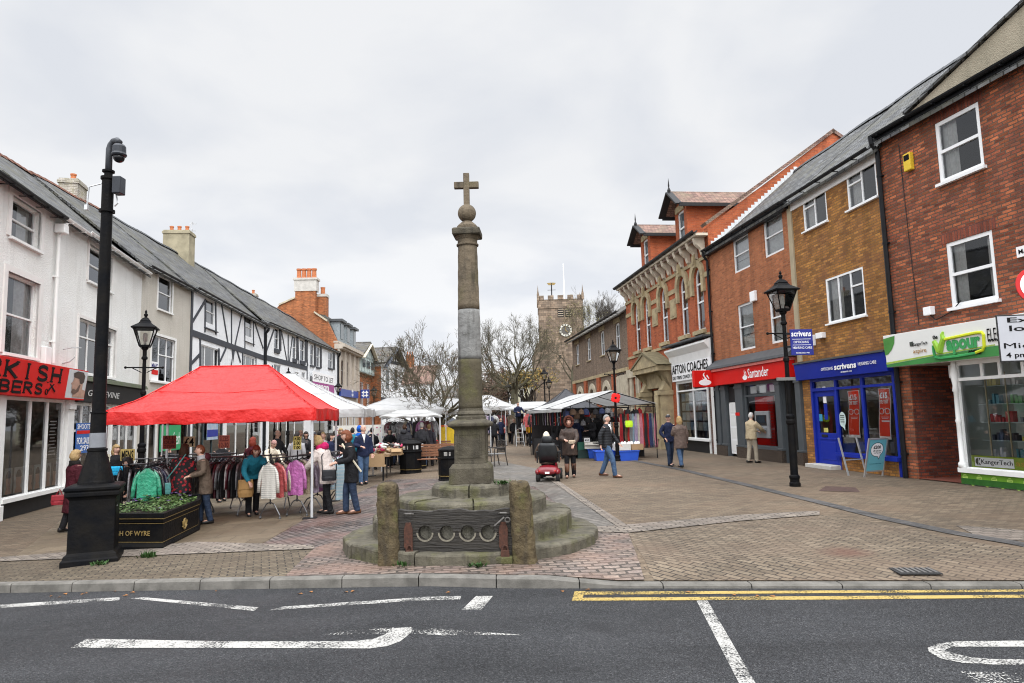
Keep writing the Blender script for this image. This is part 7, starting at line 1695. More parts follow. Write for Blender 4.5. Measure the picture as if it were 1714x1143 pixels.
def gazebo(label, cx, cy, wx, wy, rz, ze, zp, ridge, mat, val=.24, name='gazebo', seed=1, legs=True, valmat=None, foot=True, legr=.022):
    g0 = gz(cx); t = thing(name, label, 'market stall', (cx,cy,g0), rz, 'market gazebos'); ze -= g0; zp -= g0; rnd = random.Random(seed)
    hx, hy, rh = wx/2, wy/2, ridge/2; mb = MB(); n = 14
    def hgt(x, y):
        # hipped roof over a short ridge, cloth hollowing between its supports
        ax = max(0, abs(x)-rh)/(hx-rh); ay = abs(y)/hy; t_ = max(ax, ay)
        sag = .34*(zp-ze)*t_*(1-t_)
        hol = .06*math.sin(min(1,t_)*math.pi)*(1 if abs(ax-ay) > .12 else -.6)
        return zp-(zp-ze)*t_-sag-hol*.5+.014*math.sin(x*7+y*3)*t_+.022*math.sin(abs(x)*4.1-y*1.7+seed)*t_*(1-t_)*2
    xs = [-hx+wx*i/(2*n) for i in range(2*n+1)]; ys = [-hy+wy*i/(2*n) for i in range(2*n+1)]
    xs = sorted(set(xs+[-rh,rh])); m = len(ys)
    vs = [(x,y,hgt(x,y)) for x in xs for y in ys]; mb.add(vs, [(i*m+j,(i+1)*m+j,(i+1)*m+j+1,i*m+j+1) for i in range(len(xs)-1) for j in range(m-1)])
    c = mb.build('canopy', mat, t, smooth=True)
    sm_ = MB()
    for sx_ in (-1,1):
        for sy_ in (-1,1): sm_.tube([(sx_*(rh+(hx-rh)*q/10),sy_*hy*q/10,hgt(sx_*(rh+(hx-rh)*q/10),sy_*hy*q/10)+.004) for q in range(11)],.012,5)
    sm_.tube([(-rh,0,zp+.002),(rh,0,zp+.002)],.012,5); sm_.tube([(-hx*.5-rh*.5,-hy*.5,hgt(-hx*.5-rh*.5,-hy*.5)+.003),(0,-hy*.5,hgt(0,-hy*.5)+.003),(hx*.5+rh*.5,-hy*.5,hgt(hx*.5+rh*.5,-hy*.5)+.003)],.006,4); sm_.build('seam', mat, c, smooth=True)
    vb = MB(); k = 26; per = []
    for (a, b) in (((-hx,-hy),(hx,-hy)),((hx,-hy),(hx,hy)),((hx,hy),(-hx,hy)),((-hx,hy),(-hx,-hy))):
        for i in range(k): per.append((a[0]+(b[0]-a[0])*i/k, a[1]+(b[1]-a[1])*i/k, min(i,k-i)/k))
    N = len(per); vv = []
    for i, (x, y, e) in enumerate(per):
        nx, ny = (x/hx if abs(x) >= hx-1e-6 else 0), (y/hy if abs(y) >= hy-1e-6 else 0)
        w1 = .03*math.sin(i*.9+seed)+.018*math.sin(i*2.3); s_ = .045*math.sin(min(1,e*2)*math.pi*.5)
        z0 = hgt(x,y); vv += [(x,y,z0),(x+nx*(.01+w1*.5),y+ny*(.01+w1*.5),z0-val*.5),(x+nx*w1,y+ny*w1,z0-val+s_*0+.008*math.sin(i*1.7))]
    vb.add(vv, [(3*i+q,3*((i+1)%N)+q,3*((i+1)%N)+q+1,3*i+q+1) for i in range(N) for q in (0,1)])
    vb.build('valance', valmat or mat, c, smooth=True)
    mb = MB()
    for s_ in (-1,1): mb.bar((-hx+.05,s_*(hy-.05),ze-val*.6),(hx-.05,s_*(hy-.05),ze-val*.6),.03,.05); mb.bar((s_*(hx-.05),-hy+.08,ze-val*.6),(s_*(hx-.05),hy-.08,ze-val*.6),.03,.05)
    mb.tube([(0,0,ze-.3),(0,0,zp-.03)],.02,6); 
    for sx_ in (-1,1):
        for sy_ in (-1,1): mb.bar((sx_*(hx-.06),sy_*(hy-.06),ze-.12),(sx_*rh*.9,0,zp-.14),.025,.03)
    mb.build('roof_frame', GALV, t)
    R2 = Matrix.Rotation(rz,3,'Z')
    if legs:
        for sx_ in (-1,1):
            for sy_ in (-1,1):
                p = R2 @ Vector((sx_*(hx-.06),sy_*(hy-.06),0)); gb = gz(cx+p.x)-g0
                lg = MB().box(sx_*(hx-.06)-legr,sx_*(hx-.06)+legr,sy_*(hy-.06)-legr,sy_*(hy-.06)+legr,gb,ze-.05).build('leg', GALV, t)
                if foot: MB().box(sx_*(hx-.06)-.17,sx_*(hx-.06)+.1,sy_*(hy-.06)-.08,sy_*(hy-.06)+.05,gb,gb+.03).build('foot_plate', BLACKMATT, lg)
    return t
th = math.atan2(.4,4.0)
gazebo('bright red gazebo of the clothes stall behind the planter', -6.15, 15.08, 4.05, 3.1, th, 2.06, 3.06, 1.45, CRED, .25, seed=3)
gazebo('white gazebo directly behind the red clothes stall', -7.75, 22.4, 6.0, 3.2, th, 2.15, 3.38, 1.2, CWHT, .25, seed=5)
gazebo('large white gazebo left of the bare tree, third from the front', -5.05, 31.2, 4.0, 3.6, th, 2.2, 2.78, 1.4, CWHT, .22, seed=7)
gazebo('second white gazebo joined to the large one behind the bare tree', -2.9, 33.5, 3.4, 3.4, th, 2.15, 2.75, .8, CWHT, .2, seed=8)
gazebo('low off white awning over the goods left of the bare tree trunk', -4.1, 27.7, 2.35, 2.6, th, 1.92, 2.16, 1.2, CGRY, .06, seed=9, foot=False)
gazebo('small navy canopy between the tree trunk and the column', XAT(747,36), 36, 1.5, 1.6, th, 1.55, 2.0, .1, CNAV, .08, seed=10, foot=False)
gazebo('white canopy with red valance seen just left of the column', XAT(752,42), 42, 2.3, 2.2, th, 2.4, 2.95, .3, CWHT, .2, seed=11, valmat=CRED)
gazebo('white gazebo just right of the column at the far end of the market', -1.95, 50, 3.9, 3.4, th, 2.55, 3.38, .6, CWHT, .25, seed=12)
gazebo('long white awning beneath the yellow tree', 1.2, 45, 3.9, 3.2, th, 2.3, 2.72, 1.6, CWHT, .1, seed=13)
gazebo('black gazebo peaking behind the scarf stall', 2.75, 35.8, 3.0, 3.0, R_(8), 2.1, 3.15, .08, CBLK, .15, seed=14)
# --- scarf and hat stall: pitched canvas on a pole frame, open gable towards the viewer
hd = Vector((-.23,1)).normalized(); Nr = Vector((3.95,27.2))
ss = thing('scarf_stall', 'pitched white canvas stall hung with scarves and hats beside the stone portal', 'market stall', (Nr.x,Nr.y,0), math.atan2(-hd.x,hd.y))
LS = 5.6; xl, xr_, zr_, zl, zrr = -2.0, 1.8, 2.72, 2.13, 2.2
mb = MB(); n = 16; vs = []
for i in range(n+1):
    y = LS*i/n; sg = .05*math.sin(y*1.9)
    for (x, z) in ((xl-.15,zl-.09),(xl*.75,zl+(zr_-zl)*.25-.03),(xl*.5,zl+(zr_-zl)*.5-.045),(xl*.25,zl+(zr_-zl)*.75-.03),(0,zr_),(xr_*.33,zr_-(zr_-zrr)*.33-.03),(xr_*.66,zr_-(zr_-zrr)*.66-.03),(xr_+.1,zrr-.03)): vs.append((x,y,z+sg*.3))
mb.add(vs, [(i*8+q,(i+1)*8+q,(i+1)*8+q+1,i*8+q+1) for i in range(n) for q in range(7)]); ca = mb.build('canopy', CGRY, ss, smooth=True)
mb = MB(); k = 60
for i in range(k):
    y0, y1 = LS*i/k, LS*(i+1)/k; mb.quad((xl-.15,y0,zl-.1),(xl-.15,y1,zl-.1),(xl-.16,y1,zl-.2-.03*(i%2)),(xl-.16,y0,zl-.2-.03*((i+1)%2)))
mb.build('valance', CGRY, ca)
mb = MB()
for y in (.05,LS/2,LS-.05):
    for x, z in ((xl,zl),(0,zr_),(xr_,zrr)): 
        if x or y > .1: mb.tube([(x,y,0),(x,y,z-.05)],.02,6)
    mb.tube([(xl,y,zl-.05),(0,y,zr_-.05),(xr_,y,zrr-.05)],.018,6); mb.tube([(xl,y,zl-.08),(xr_,y,zl-.08)],.015,6)
for x, z in ((xl,zl),(0,zr_),(xr_,zrr)): mb.tube([(x,.05,z-.05),(x,LS-.05,z-.05)],.018,6)
mb.build('pole_frame', BLACK, ss)
mb = MB(); mb.box(.3,xr_-.05,1.2,LS-.2,.0,.78); mb.box(xl+.1,.2,2.2,LS-.2,.0,.75); mb.box(-.6,1.3,.25,.9,.62,.66); mb.build('counter', mk('counter_cloth',(.03,.03,.032),.8,.3), ss)
mb = MB(); mb.box(xl+.05,xr_-.05,LS-.12,LS-.08,.0,2.1); mb.build('backcloth', mk('backcloth_dark',(.035,.03,.03),.9,.3), ss)
cr, sr = hd.y, -hd.x
def SP(x, y, z=0): v_ = hd*y+Vector((hd.y,-hd.x))*x; return (Nr.x+v_.x,Nr.y+v_.y,z)
SRZ = ss.rotation_euler.z
def inst(cache, key, builder, loc, rz, label, cat, group, sc=1.0):
    if key not in cache: o = cache[key] = builder()
    else:
        s_ = cache[key]; o = s_.copy(); COL.objects.link(o)
        for ch in s_.children: c = ch.copy(); COL.objects.link(c); c.parent = o
    o.location = loc; o.rotation_euler = (0,0,rz)
    if sc != 1.0: o.scale = (sc,sc,sc)
    tag(o, label, cat, group); return o
FAB = {}
def fab(name, col, var=.3, sc=14): 
    if name not in FAB: FAB[name] = mk('fabric_'+name, col, .85, var, sc, .25, 120)
    return FAB[name]
SCOL = [('dark red',(.28,.015,.02)),('grey',(.2,.2,.21)),('pink',(.45,.16,.2)),('pale blue',(.25,.35,.42)),('black',(.02,.02,.022)),('cream',(.5,.46,.38)),('red',(.45,.03,.025)),('brown',(.12,.075,.05)),('lilac',(.33,.27,.38)),('navy',(.03,.04,.1))]
def scarfmesh(col, L_, w):
    def f():
        mb = MB(); n = 12; vs = []; cols = 6
        for i in range(n+1):
            t = i/n; ww = w*(.55+.45*min(1,t*2.2))
            for j in range(cols): s_ = j/(cols-1)-.5; vs.append((s_*ww, .03*math.sin(j*2.6+t*3)+.012*math.sin(t*11), -t*L_))
        mb.add(vs, [(i*cols+j,i*cols+j+1,(i+1)*cols+j+1,(i+1)*cols+j) for i in range(n) for j in range(cols-1)])
        for j in range(8): x = -w/2+w*(j+.5)/8; mb.box(x-.006,x+.006,-.004,.004,-L_-.09,-L_)
        return mb.build('scarf', fab(col, dict(SCOL)[col]), None, smooth=True)
    return f
cs = {}; rnd = random.Random(17)
for i in range(15):
    col = ['dark red','black','brown','red','grey','pale blue','lilac','cream','pink','red','black','dark red','navy','grey','pink'][i]
    x = .35+i*.105; inst(cs, col, scarfmesh(col,1.28,.15), SP(x,.12+.05*(i%2),1.78), SRZ+rnd.uniform(-.5,.5), '%s scarf hanging with the others at the open end of the scarf stall'%col, 'scarf', 'scarves on the scarf stall')
for i in range(12):
    col = SCOL[(i*3)%10][0]; y = .7+i*.38; inst(cs, col, scarfmesh(col,1.28,.15), SP(xl+.02,y,1.95), SRZ+R_(90), '%s scarf hanging with the others at the open end of the scarf stall'%col if False else '%s scarf hanging along the left eave of the scarf stall'%col, 'scarf', 'scarves along the stall eave', .42)
def hatmesh(col, c):
    def f():
        mb = MB(); mb.lathe([(.115,0),(.125,.015),(.125,.06),(.118,.07),(.115,.13),(.085,.19),(.03,.215),(.0,.22)],14); mb.sphere((0,0,.235),.035,8,6); return mb.build('knitted_hat', fab(col, c), None, smooth=True)
    return f
ch = {}; HC = [('black',(.02,.02,.022)),('grey',(.16,.16,.17)),('brown',(.11,.065,.045)),('dark red',(.2,.015,.02)),('navy',(.03,.045,.13)),('white',(.6,.6,.58))]
for r_ in range(3):
    for i in range(13):
        col, c = HC[rnd.choice((0,0,0,2,2,3,4,1))]; x = xl+.2+i*.285
        x += rnd.uniform(-.07,.07)
        if x > xr_-.1: continue
        inst(ch, col, hatmesh(col,c), SP(x,.35+.3*r_+rnd.uniform(-.1,.1),1.66+.12*(r_==0)-.25*(r_==2)+rnd.uniform(-.06,.06)), SRZ, '%s knitted hat among the rows of hats under the scarf stall canopy'%col, 'hat', 'hats under the scarf stall canopy', rnd.uniform(.9,1.15))
# white dummy heads on the cartons and the goods in front
def head_():
    mb = MB(); mb.lathe([(.05,0),(.045,.06),(.04,.1),(.06,.14),(.075,.2),(.07,.27),(.03,.31),(0,.315)],12); return mb.build('dummy_head', ENAMELW, None, smooth=True)
cc_ = {}
# cartons and tubs
def tubmesh():
    r = thing('storage_tub','x','tub'); mb = MB(); w, d, h = .40, .28, .36
    a = [(-w*.86,-d*.86),(w*.86,-d*.86),(w*.86,d*.86),(-w*.86,d*.86)]; b = [(-w,-d),(w,-d),(w,d),(-w,d)]; ai = [(x*.95,y*.95) for x,y in a]; bi = [(x*.95,y*.95) for x,y in b]
    mb.add([(x,y,0) for x,y in a]+[(x,y,h) for x,y in b]+[(x,y,h) for x,y in bi]+[(x,y,.03) for x,y in ai],[(3,2,1,0)]+[(i,(i+1)%4,4+(i+1)%4,4+i) for i in range(4)]+[(4+i,4+(i+1)%4,8+(i+1)%4,8+i) for i in range(4)]+[(8+i,8+(i+1)%4,12+(i+1)%4,12+i) for i in range(4)]+[(12,13,14,15)])
    m_ = mk('tub_blue',(.03,.10,.55),.35,.1,4); mb.build('tub_body', m_, r, bevel=.008)
    mb = MB(); 
    for q in range(4): (x0,y0),(x1,y1) = b[q],b[(q+1)%4]; mb.bar((x0,y0,h+.005),(x1,y1,h+.005),.045,.04)
    mb.build('rim', m_, r, bevel=.006); return r
tb = tubmesh(); p = GG(1052,771); tb.location = (p.x,p.y+.2,0); tb.rotation_euler = (0,0,R_(4)); tag(tb,'blue plastic tub under the white and brown cartons, in front at the scarf stall corner','tub','blue tubs at the scarf stall')
dup(tb, (p.x-.85,p.y+.5,0), R_(4), 'blue plastic tub partly behind the walking man, middle of the row of tubs'); dup(tb, (XAT(997,28.6),28.6,0), R_(-2), 'blue plastic tub left of the walking man under an opened carton')
def carton(label, x, y, z, rz, w, d, h, mat, flaps=False, name='carton'):
    t = thing(name, label, 'carton', (x,y,z), rz, 'cartons on the market'); mb = MB(); th_ = .008
    mb.box(-w/2,w/2,-d/2,-d/2+th_,0,h).box(-w/2,w/2,d/2-th_,d/2,0,h).box(-w/2,-w/2+th_,-d/2+th_,d/2-th_,0,h).box(w/2-th_,w/2,-d/2+th_,d/2-th_,0,h).box(-w/2+th_,w/2-th_,-d/2+th_,d/2-th_,0,.02); mb.build('box_body', mat, t)
    if flaps:
        mb = MB(); mb.quad((-w/2,-d/2,h),(w/2,-d/2,h),(w/2,-d/2-.1,h-.1),(-w/2,-d/2-.1,h-.1)); mb.quad((w/2,-d/2,h),(w/2,d/2,h),(w/2+.12,d/2,h+.03),(w/2+.12,-d/2,h+.03)); mb.build('flap', mat, t)
    return t
KRAFT = mk('kraft_card',(.36,.24,.13),.85,.15,4); WCARD = mk('white_card',(.62,.6,.55),.8,.15,4)
carton('white printed carton standing on the nearest blue tub', p.x-.22, p.y+.2, .40, R_(4), .62, .5, .24, WCARD); carton('brown carton beside the white one on the nearest blue tub', p.x+.35, p.y+.25, .40, R_(4), .46, .5, .22, KRAFT)
carton('opened white carton on the blue tub left of the walking man', XAT(990,28.6), 28.5, .40, R_(-2), .7, .5, .26, WCARD, True)
for i in range(8): inst(cc_, 'h', head_, (p.x-.45+.13*i, p.y+.15+.16*(i%2), .42), 0, 'white foam dummy head standing in the cartons at the scarf stall', 'dummy head', 'white dummy heads in the cartons', .95)
cr_ = thing('plastic_crate', 'dark green plastic crate stacked beside the blue tubs at the scarf stall', 'crate', (XAT(975,28.8),28.8,0)); MB().box(-.25,.25,-.2,.2,.34,.66).build('upper_box', mk('crate_green',(.02,.12,.08),.5), cr_, bevel=.01); MB().box(-.26,.26,-.21,.21,0,.335).build('lower_box', mk('crate_dark',(.02,.05,.045),.5), cr_, bevel=.01)
cd_ = thing('price_card', 'small white price card standing on the green crate', 'price card', (XAT(981,28.4),28.4,.67)); MB().box(-.12,.12,-.004,.004,0,.17).build('card', ENAMELW, cd_); lettering(cd_, '£2', -.08, .08, .04, .13, -.005, INKB, .02)
bagg = thing('neon_bag', 'neon yellow green bag hanging at the scarf stall', 'bag', (SP(.62,.0,.0)[0],SP(.62,-.05,0)[1],1.25)); MB().loft([((0,0,0),(.13,0,0),(0,.03,0)),((0,0,.1),(.16,0,0),(0,.04,0)),((0,0,.26),(.14,0,0),(0,.03,0))],12).build('bag_body', mk('neon_yellow',(.55,.85,.03),.6), bagg); MB().tube([(-.08,0,.25),(0,0,.5),(.08,0,.25)],.008,5).build('bag_handle', BLACK, bagg)
# ================================================================ clothes under the red gazebo
def garment(kind, mat, L_=.72):
    def f():
        r = thing('hanging_garment','x','garment'); mb = MB(); seg = 20; rn = random.Random(kind+str(L_))
        prof = [(0,.19,.03),(.12,.188,.03),(.3,.186,.026),(.5,.185,.026),(.612,.185,.02),(.625,.178,.022),(.70,.06,.026),(.715,.045,.025)]
        vs = []
        for (t, rx, ry) in prof:
            z = -L_+t/.73*L_
            for k in range(seg):
                a = 2*math.pi*k/seg; w = 1+.35*math.sin(k*3+t*6)*(1-t)
                vs.append((rx*math.cos(a), ry*math.sin(a)*w+.012*math.sin(k*2.1)*(1-t), z+.01*math.sin(k*1.4)*(t == 0)))
        m = len(prof); mb.add(vs, [(i*seg+k,i*seg+(k+1)%seg,(i+1)*seg+(k+1)%seg,(i+1)*seg+k) for i in range(m-1) for k in range(seg)])
        mb.build('cloth_body', mat, r, smooth=True)
        for s_ in (-1,1):
            MB().loft([((s_*.15,0,-.075),(.03,0,s_*-.03),(0,.024,0)),((s_*.205,-.008,-.2),(.042,0,0),(0,.024,0)),((s_*.238,-.012,-.4),(.042,0,0),(0,.022,0)),((s_*.25,-.016,-.6),(.04,0,0),(0,.02,0))],8).build('sleeve', mat, r, smooth=True)
        MB().tube([(-.19,0,-.06),(0,0,.03),(.19,0,-.06)],.008,5).tube([(0,0,.03),(0,.0,.07),(.02,0,.09),(.03,0,.07)],.005,5).build('hanger', BLACK, r)
        return r
    return f
def wrap(name, col, var=.35): 
    key = 'wrapped_'+name
    if key not in MC: mk(key, col, .4, var, 8, 1.0, 16, coat=1.0)
    return MC[key]
def striped(name, c1, c2, freq):
    t = NT(name); z = t.n('SeparateXYZ', {0: t.coord()}).outputs[2]; s_ = t.math('SINE', t.math('MULTIPLY', z, freq))
    t.P(col=t.mix(t.ramp(s_,(.45,0),(.6,1)), c1, c2), rough=.5, coat=.6, nrm=t.bump(t.noise(20.0),.5,.02)); return t.m
GM = {'striped white': striped('wrapped_stripe',(.55,.53,.48),(.28,.27,.25),160), 'pink': wrap('pink',(.45,.13,.36)), 'cream': wrap('cream',(.5,.45,.36)), 'coral': wrap('coral',(.5,.1,.1)), 'pale blue': striped('wrapped_blue',(.35,.5,.56),(.5,.55,.56),90), 'lilac': wrap('lilac',(.4,.32,.42)), 'maroon': wrap('maroon',(.10,.012,.022)), 'black': wrap('black',(.02,.02,.022)), 'grey': wrap('grey',(.22,.22,.23)), 'beige': wrap('beige',(.38,.3,.21)), 'green': wrap('green',(.03,.3,.17)), 'navy': wrap('navy',(.03,.035,.08)), 'white': wrap('white',(.55,.55,.53))}
cg = {}
def rack(label, x, y, rz, L_, cols, h=1.2, glen=.7, where='', group='garments', first=None, single=False):
    g0 = gz(x); t = thing('clothes_rail', label, 'clothes rail', (x,y,g0), rz, 'clothes rails under the red gazebo'); ST = mk('rail_steel',(.16,.16,.165),.35,.2,9,metal=.7)
    MB().tube([(0,0,h),(0,L_,h)],.016,8).build('rail', ST, t)
    for yy in (0,L_):
        MB().tube([(0,yy,.3),(0,yy,h+.1)],.014,8).build('post', BLACK, t)
        ft = MB(); 
        for s_ in (-1,1): ft.tube([(0,yy,.34),(s_*.1,yy,.3),(s_*.24,yy,.09),(s_*.25,yy,.03)],.014,6); ft.sphere((s_*.25,yy,.028),.028,8,6)
        ft.build('foot', ST, t)
    R3 = Matrix.Rotation(rz,3,'Z')
    for i, c in enumerate(cols):
        yy = .02+i*(L_-.06)/max(1,len(cols)-1)-.07*(i == 0); p = R3 @ Vector((0,yy,0)); lb = '%s garment %s'%(c, where)
        if i == 0 and first: lb = first
        inst(cg, (c,glen), garment(c,GM[c],glen), (x+p.x,y+p.y,g0+h-.085), rz+(rnd.uniform(-.18,.18) if i else 0), lb, 'garment', group)
    return t
def pricecard(label, x, y, z, rz, txt, col=(.6,.56,.42), w=.2, h=.27, ink=None):
    t = thing('price_card', label, 'price card', (x,y,z), rz, 'price cards on the clothes stall'); MB().box(-w/2,w/2,-.004,.004,0,h).build('card', mk('card_%d'%int(col[0]*1000+col[1]*100),col,.7,.15,20), t)
    n = len(txt)
    for i, q in enumerate(txt): lettering(t, q, -w*.42, w*.42, h*(1-(i+.93)/n), h*(1-(i+.12)/n), -.005, ink or INKB, .02)
    MB().tube([(0,.006,-.15),(0,.006,h*.6)],.005,5).build('stem', BLACK, t); return t
p1 = GG(452,869); p2 = GG(497,864)
rack('clothes rail ending in the striped white top, nearest the gazebo post', p1.x, p1.y, R_(-22), 1.5, ['striped white','coral','cream','maroon','lilac','white','black','coral','beige','maroon'], 1.22, .72, 'on the rail behind the striped white top', 'garments on the striped top rail', 'striped white top in clear wrap facing the viewer under the red gazebo')
rack('clothes rail ending in the pink top right of the striped one', p2.x, p2.y, R_(-20), 1.5, ['pink','beige','lilac','pale blue','pink','white','lilac','pale blue','cream','lilac','pink'], 1.24, .72, 'on the rail behind the pink top', 'garments on the pink top rail', 'bright pink top in clear wrap facing the viewer under the red gazebo')
rack('clothes rail with maroon and pale garments beside the woman in brown', XAT(412,15.3), 15.3, R_(78), .95, ['maroon','grey','black','maroon','white','black','grey','maroon','black','lilac','grey'], 1.25, .8, 'on the rail right of the woman in brown', 'garments beside the woman in brown')
p4x = XAT(255,14.0)
rack('clothes rail ending in the green wrapped dress behind the planter', p4x, 13.9, R_(12), 1.1, ['green','black','navy','grey','black','maroon'], 1.3, .95, 'behind the green wrapped dress', 'garments on the green dress rail', 'green dress in clear wrap with red and white tag behind the planter')
rack('clothes rail of dark wrapped garments left of the green dress', XAT(214,14.6), 14.5, R_(-70), .8, ['black','grey','black','navy','black','grey','black'], 1.28, .8, 'on the rail between the camera pole and the green dress', 'dark garments left of the green dress')
rack('clothes rail of pale garments right of the pink top under the gazebo edge', XAT(527,14.9), 14.7, R_(-8), 1.4, ['lilac','pink','white','pale blue','lilac','pink','white'], 1.22, .7, 'on the rail behind the white gazebo post', 'garments behind the gazebo post')
rack('clothes rail of dark coats across the back of the red gazebo', XAT(400,17.0), 16.9, R_(85), 1.9, ['black','maroon','navy','black','grey','maroon','black','navy','black','maroon','black','grey'], 1.3, .9, 'on the rail across the back of the red gazebo', 'garments at the back of the red gazebo')
rack('clothes rail of dark coats behind the flowered coat at the left of the red gazebo', XAT(215,16.6), 16.7, R_(-86), 1.7, ['black','navy','black','grey','black','maroon','black','black','navy','black','grey','black'], 1.32, .9, 'on the rail behind the flowered coat', 'garments behind the flowered coat')
rack('clothes rail of mixed garments between the brown coat and the striped top', XAT(350,16.0), 16.0, R_(-86), 1.8, ['maroon','black','lilac','maroon','black','grey','black','maroon','coral','black','maroon','black'], 1.28, .85, 'on the middle rail of the red gazebo', 'garments on the middle rail')
pricecard('yellow handwritten price card over the pink top', p2.x, p2.y-.02, gz(p2.x)+1.36, R_(-20), ['14.00','5.00','7.00'], (.62,.52,.16)); pricecard('narrow white price card over the striped top', p1.x-.02, p1.y-.02, gz(p1.x)+1.32, R_(-62), ['£','5','0'], (.6,.55,.42))
RCARD = (.22,.04,.025)
pricecard('dark red handwritten board below the green poster', XAT(285,15.6), 15.6, gz(-7)+1.5, 0, ['ALL','OUR','TOPS'], RCARD, .3, .3, mk('ink_dark_red',(.08,.012,.01),.7)); pricecard('dark red board behind the woman in brown', XAT(376,17.6), 17.6, gz(-7)+1.42, 0, ['SIZES','12-30'], (.2,.05,.03), .28, .32, MC['ink_dark_red'])
pricecard('yellow cardboard sign reading MENS beside the blonde stallholder', XAT(216,15.6), 15.6, gz(-8)+1.30, R_(-6), ['MENS'], (.42,.32,.11), .34, .26); pricecard('pale card with black figures right of the camera pole', XAT(180,14.4), 14.4, gz(-8)+1.2, R_(12), ['2 for','£10'], (.58,.55,.42), .16, .3); pricecard('pale card with a black figure 4 behind the floral coat', XAT(318,15.9), 15.9, gz(-7)+1.52, 0, ['£4'], (.52,.46,.28), .26, .24)
pricecard('pale price card leaning above the woman in the pale coat', XAT(528,15.6), 15.6, gz(-4)+1.33, R_(-25), ['2','£5'], (.58,.52,.36), .14, .28)
# --- goods tables left of the bins
def gtable(label, x, y, rz, L_, W_, h, cloth):
    t = thing('goods_table', label, 'table', (x,y,gz(x)), rz, 'goods tables'); MB().box(-L_/2,L_/2,-W_/2,W_/2,h-.03,h).build('tabletop', cloth, t)
    for sx_ in (-1,1):
        for sy_ in (-1,1): MB().tube([(sx_*(L_/2-.08),sy_*(W_/2-.06),0),(sx_*(L_/2-.08),sy_*(W_/2-.06),h-.03)],.018,6).build('leg', BLACK, t)
    return t
tx, ty_ = XAT(650,24.2), 24.2
gtable('trestle table heaped with shoes and cartons left of the nearest bin', tx, ty_, R_(78), 2.6, 1.0, .74, KRAFT)
rnd = random.Random(23)
for i in range(7): carton('brown carton of shoes on the table edge left of the nearest bin', tx+rnd.uniform(-.45,.5), ty_-1.0+i*.3, gz(tx)+.74, rnd.uniform(-.3,.3), .34, .3, .22, KRAFT, True)
carton('large open brown carton on the low stand beside the man in navy', XAT(624,21.9), 21.9, gz(-4.6)+.5, R_(8), .72, .5, .36, KRAFT); gtable('low stand beneath the large carton beside the man in navy', XAT(624,21.9), 21.9, R_(8), .8, .5, .5, KRAFT)
SH = [mk('shoe_%d'%i,c,.6,.3,9) for i, c in enumerate([(.55,.5,.45),(.5,.25,.25),(.05,.05,.05),(.45,.03,.1),(.4,.3,.2),(.6,.6,.58)])]
csx = {}
def shoe(i):
    def f(): mb = MB(); mb.loft([((0,-.14,.03),(.02,0,0),(0,0,.02)),((0,-.1,.035),(.04,0,0),(0,0,.033)),((0,0,.045),(.042,0,0),(0,0,.045)),((0,.07,.06),(.038,0,0),(0,0,.058)),((0,.12,.055),(.025,0,0),(0,0,.045))],8); return mb.build('shoe', SH[i], None, smooth=True)
    return f
for i in range(46):
    q = rnd.randrange(6); inst(csx, q, shoe(q), (tx+rnd.uniform(-.5,.55),ty_+rnd.uniform(-1.2,1.25),gz(tx)+.74+rnd.choice((0,.06,.14,.24))), rnd.uniform(0,6), '%s shoe among the heap on the table left of the nearest bin'%['pale','dusky pink','black','crimson','tan','white'][q], 'shoe', 'shoes heaped on the goods table')
gtable('table of goods under the white gazebo behind the red stall', -6.3, 21.8, th, 2.6, .8, .75, mk('cloth_grey',(.3,.3,.31),.8)); gtable('long table of goods under the large white gazebo', -5.0, 30.6, th, 3.2, .9, .78, WCARD)
for i, u in enumerate((578,622,648)):
    y = 28.5; t = thing('display_board', ['white printed board leaning left of the blue jackets','pink patterned board behind the man in navy','small white board on the goods right of the man in navy'][i], 'board', (XAT(u,y),y,gz(-6)+.95), R_(4)); w_ = .5 if i < 2 else .35
    MB().box(-w_,w_,-.01,.01,0,.85 if i < 2 else .5).build('panel', WCARD, t)
    mb = MB(); rr = random.Random(i)
    for k in range(26): x = rr.uniform(-w_*.9,w_*.75); z = rr.uniform(.05,.75 if i < 2 else .4); mb.box(x,x+.07,-.014,-.0105,z,z+.05,rr.randrange(2))
    mb.build('print', [mk('print_rose',(.45,.12,.2),.6),mk('print_slate',(.15,.17,.25),.6)], t)
# garments hung inside the far stalls
for i in range(9):
    c = ['maroon','black','grey','cream','navy','black','pink','maroon','grey'][i]; y = 28.6; inst(cg,(c,.72),garment(c,GM[c],.72),(XAT(652+i*9,y),y,gz(-4)+1.85),rnd.uniform(-.4,.4),'%s garment hanging under the low awning left of the bare tree'%c,'garment','garments under the low awning')
for i in range(8):
    c = ['grey','lilac','navy','white','maroon','coral','black','beige'][i]; y = 46.5; inst(cg,(c,.95),garment(c,GM[c],.95),(XAT(806+i*7,y),y,1.95),rnd.uniform(-.4,.4),'%s garment hanging in the white gazebo right of the column'%c,'garment','garments in the far white gazebo',1.3)
for i in range(8):
    c = ['coral','black','cream','maroon','white','navy','coral','grey'][i]; y = 40; inst(cg,(c,.72),garment(c,GM[c],.72),(XAT(884+i*7,y),y,1.95),rnd.uniform(-.4,.4),'%s garment hanging under the long white awning left of the scarf stall'%c,'garment','garments under the long awning',1.1)
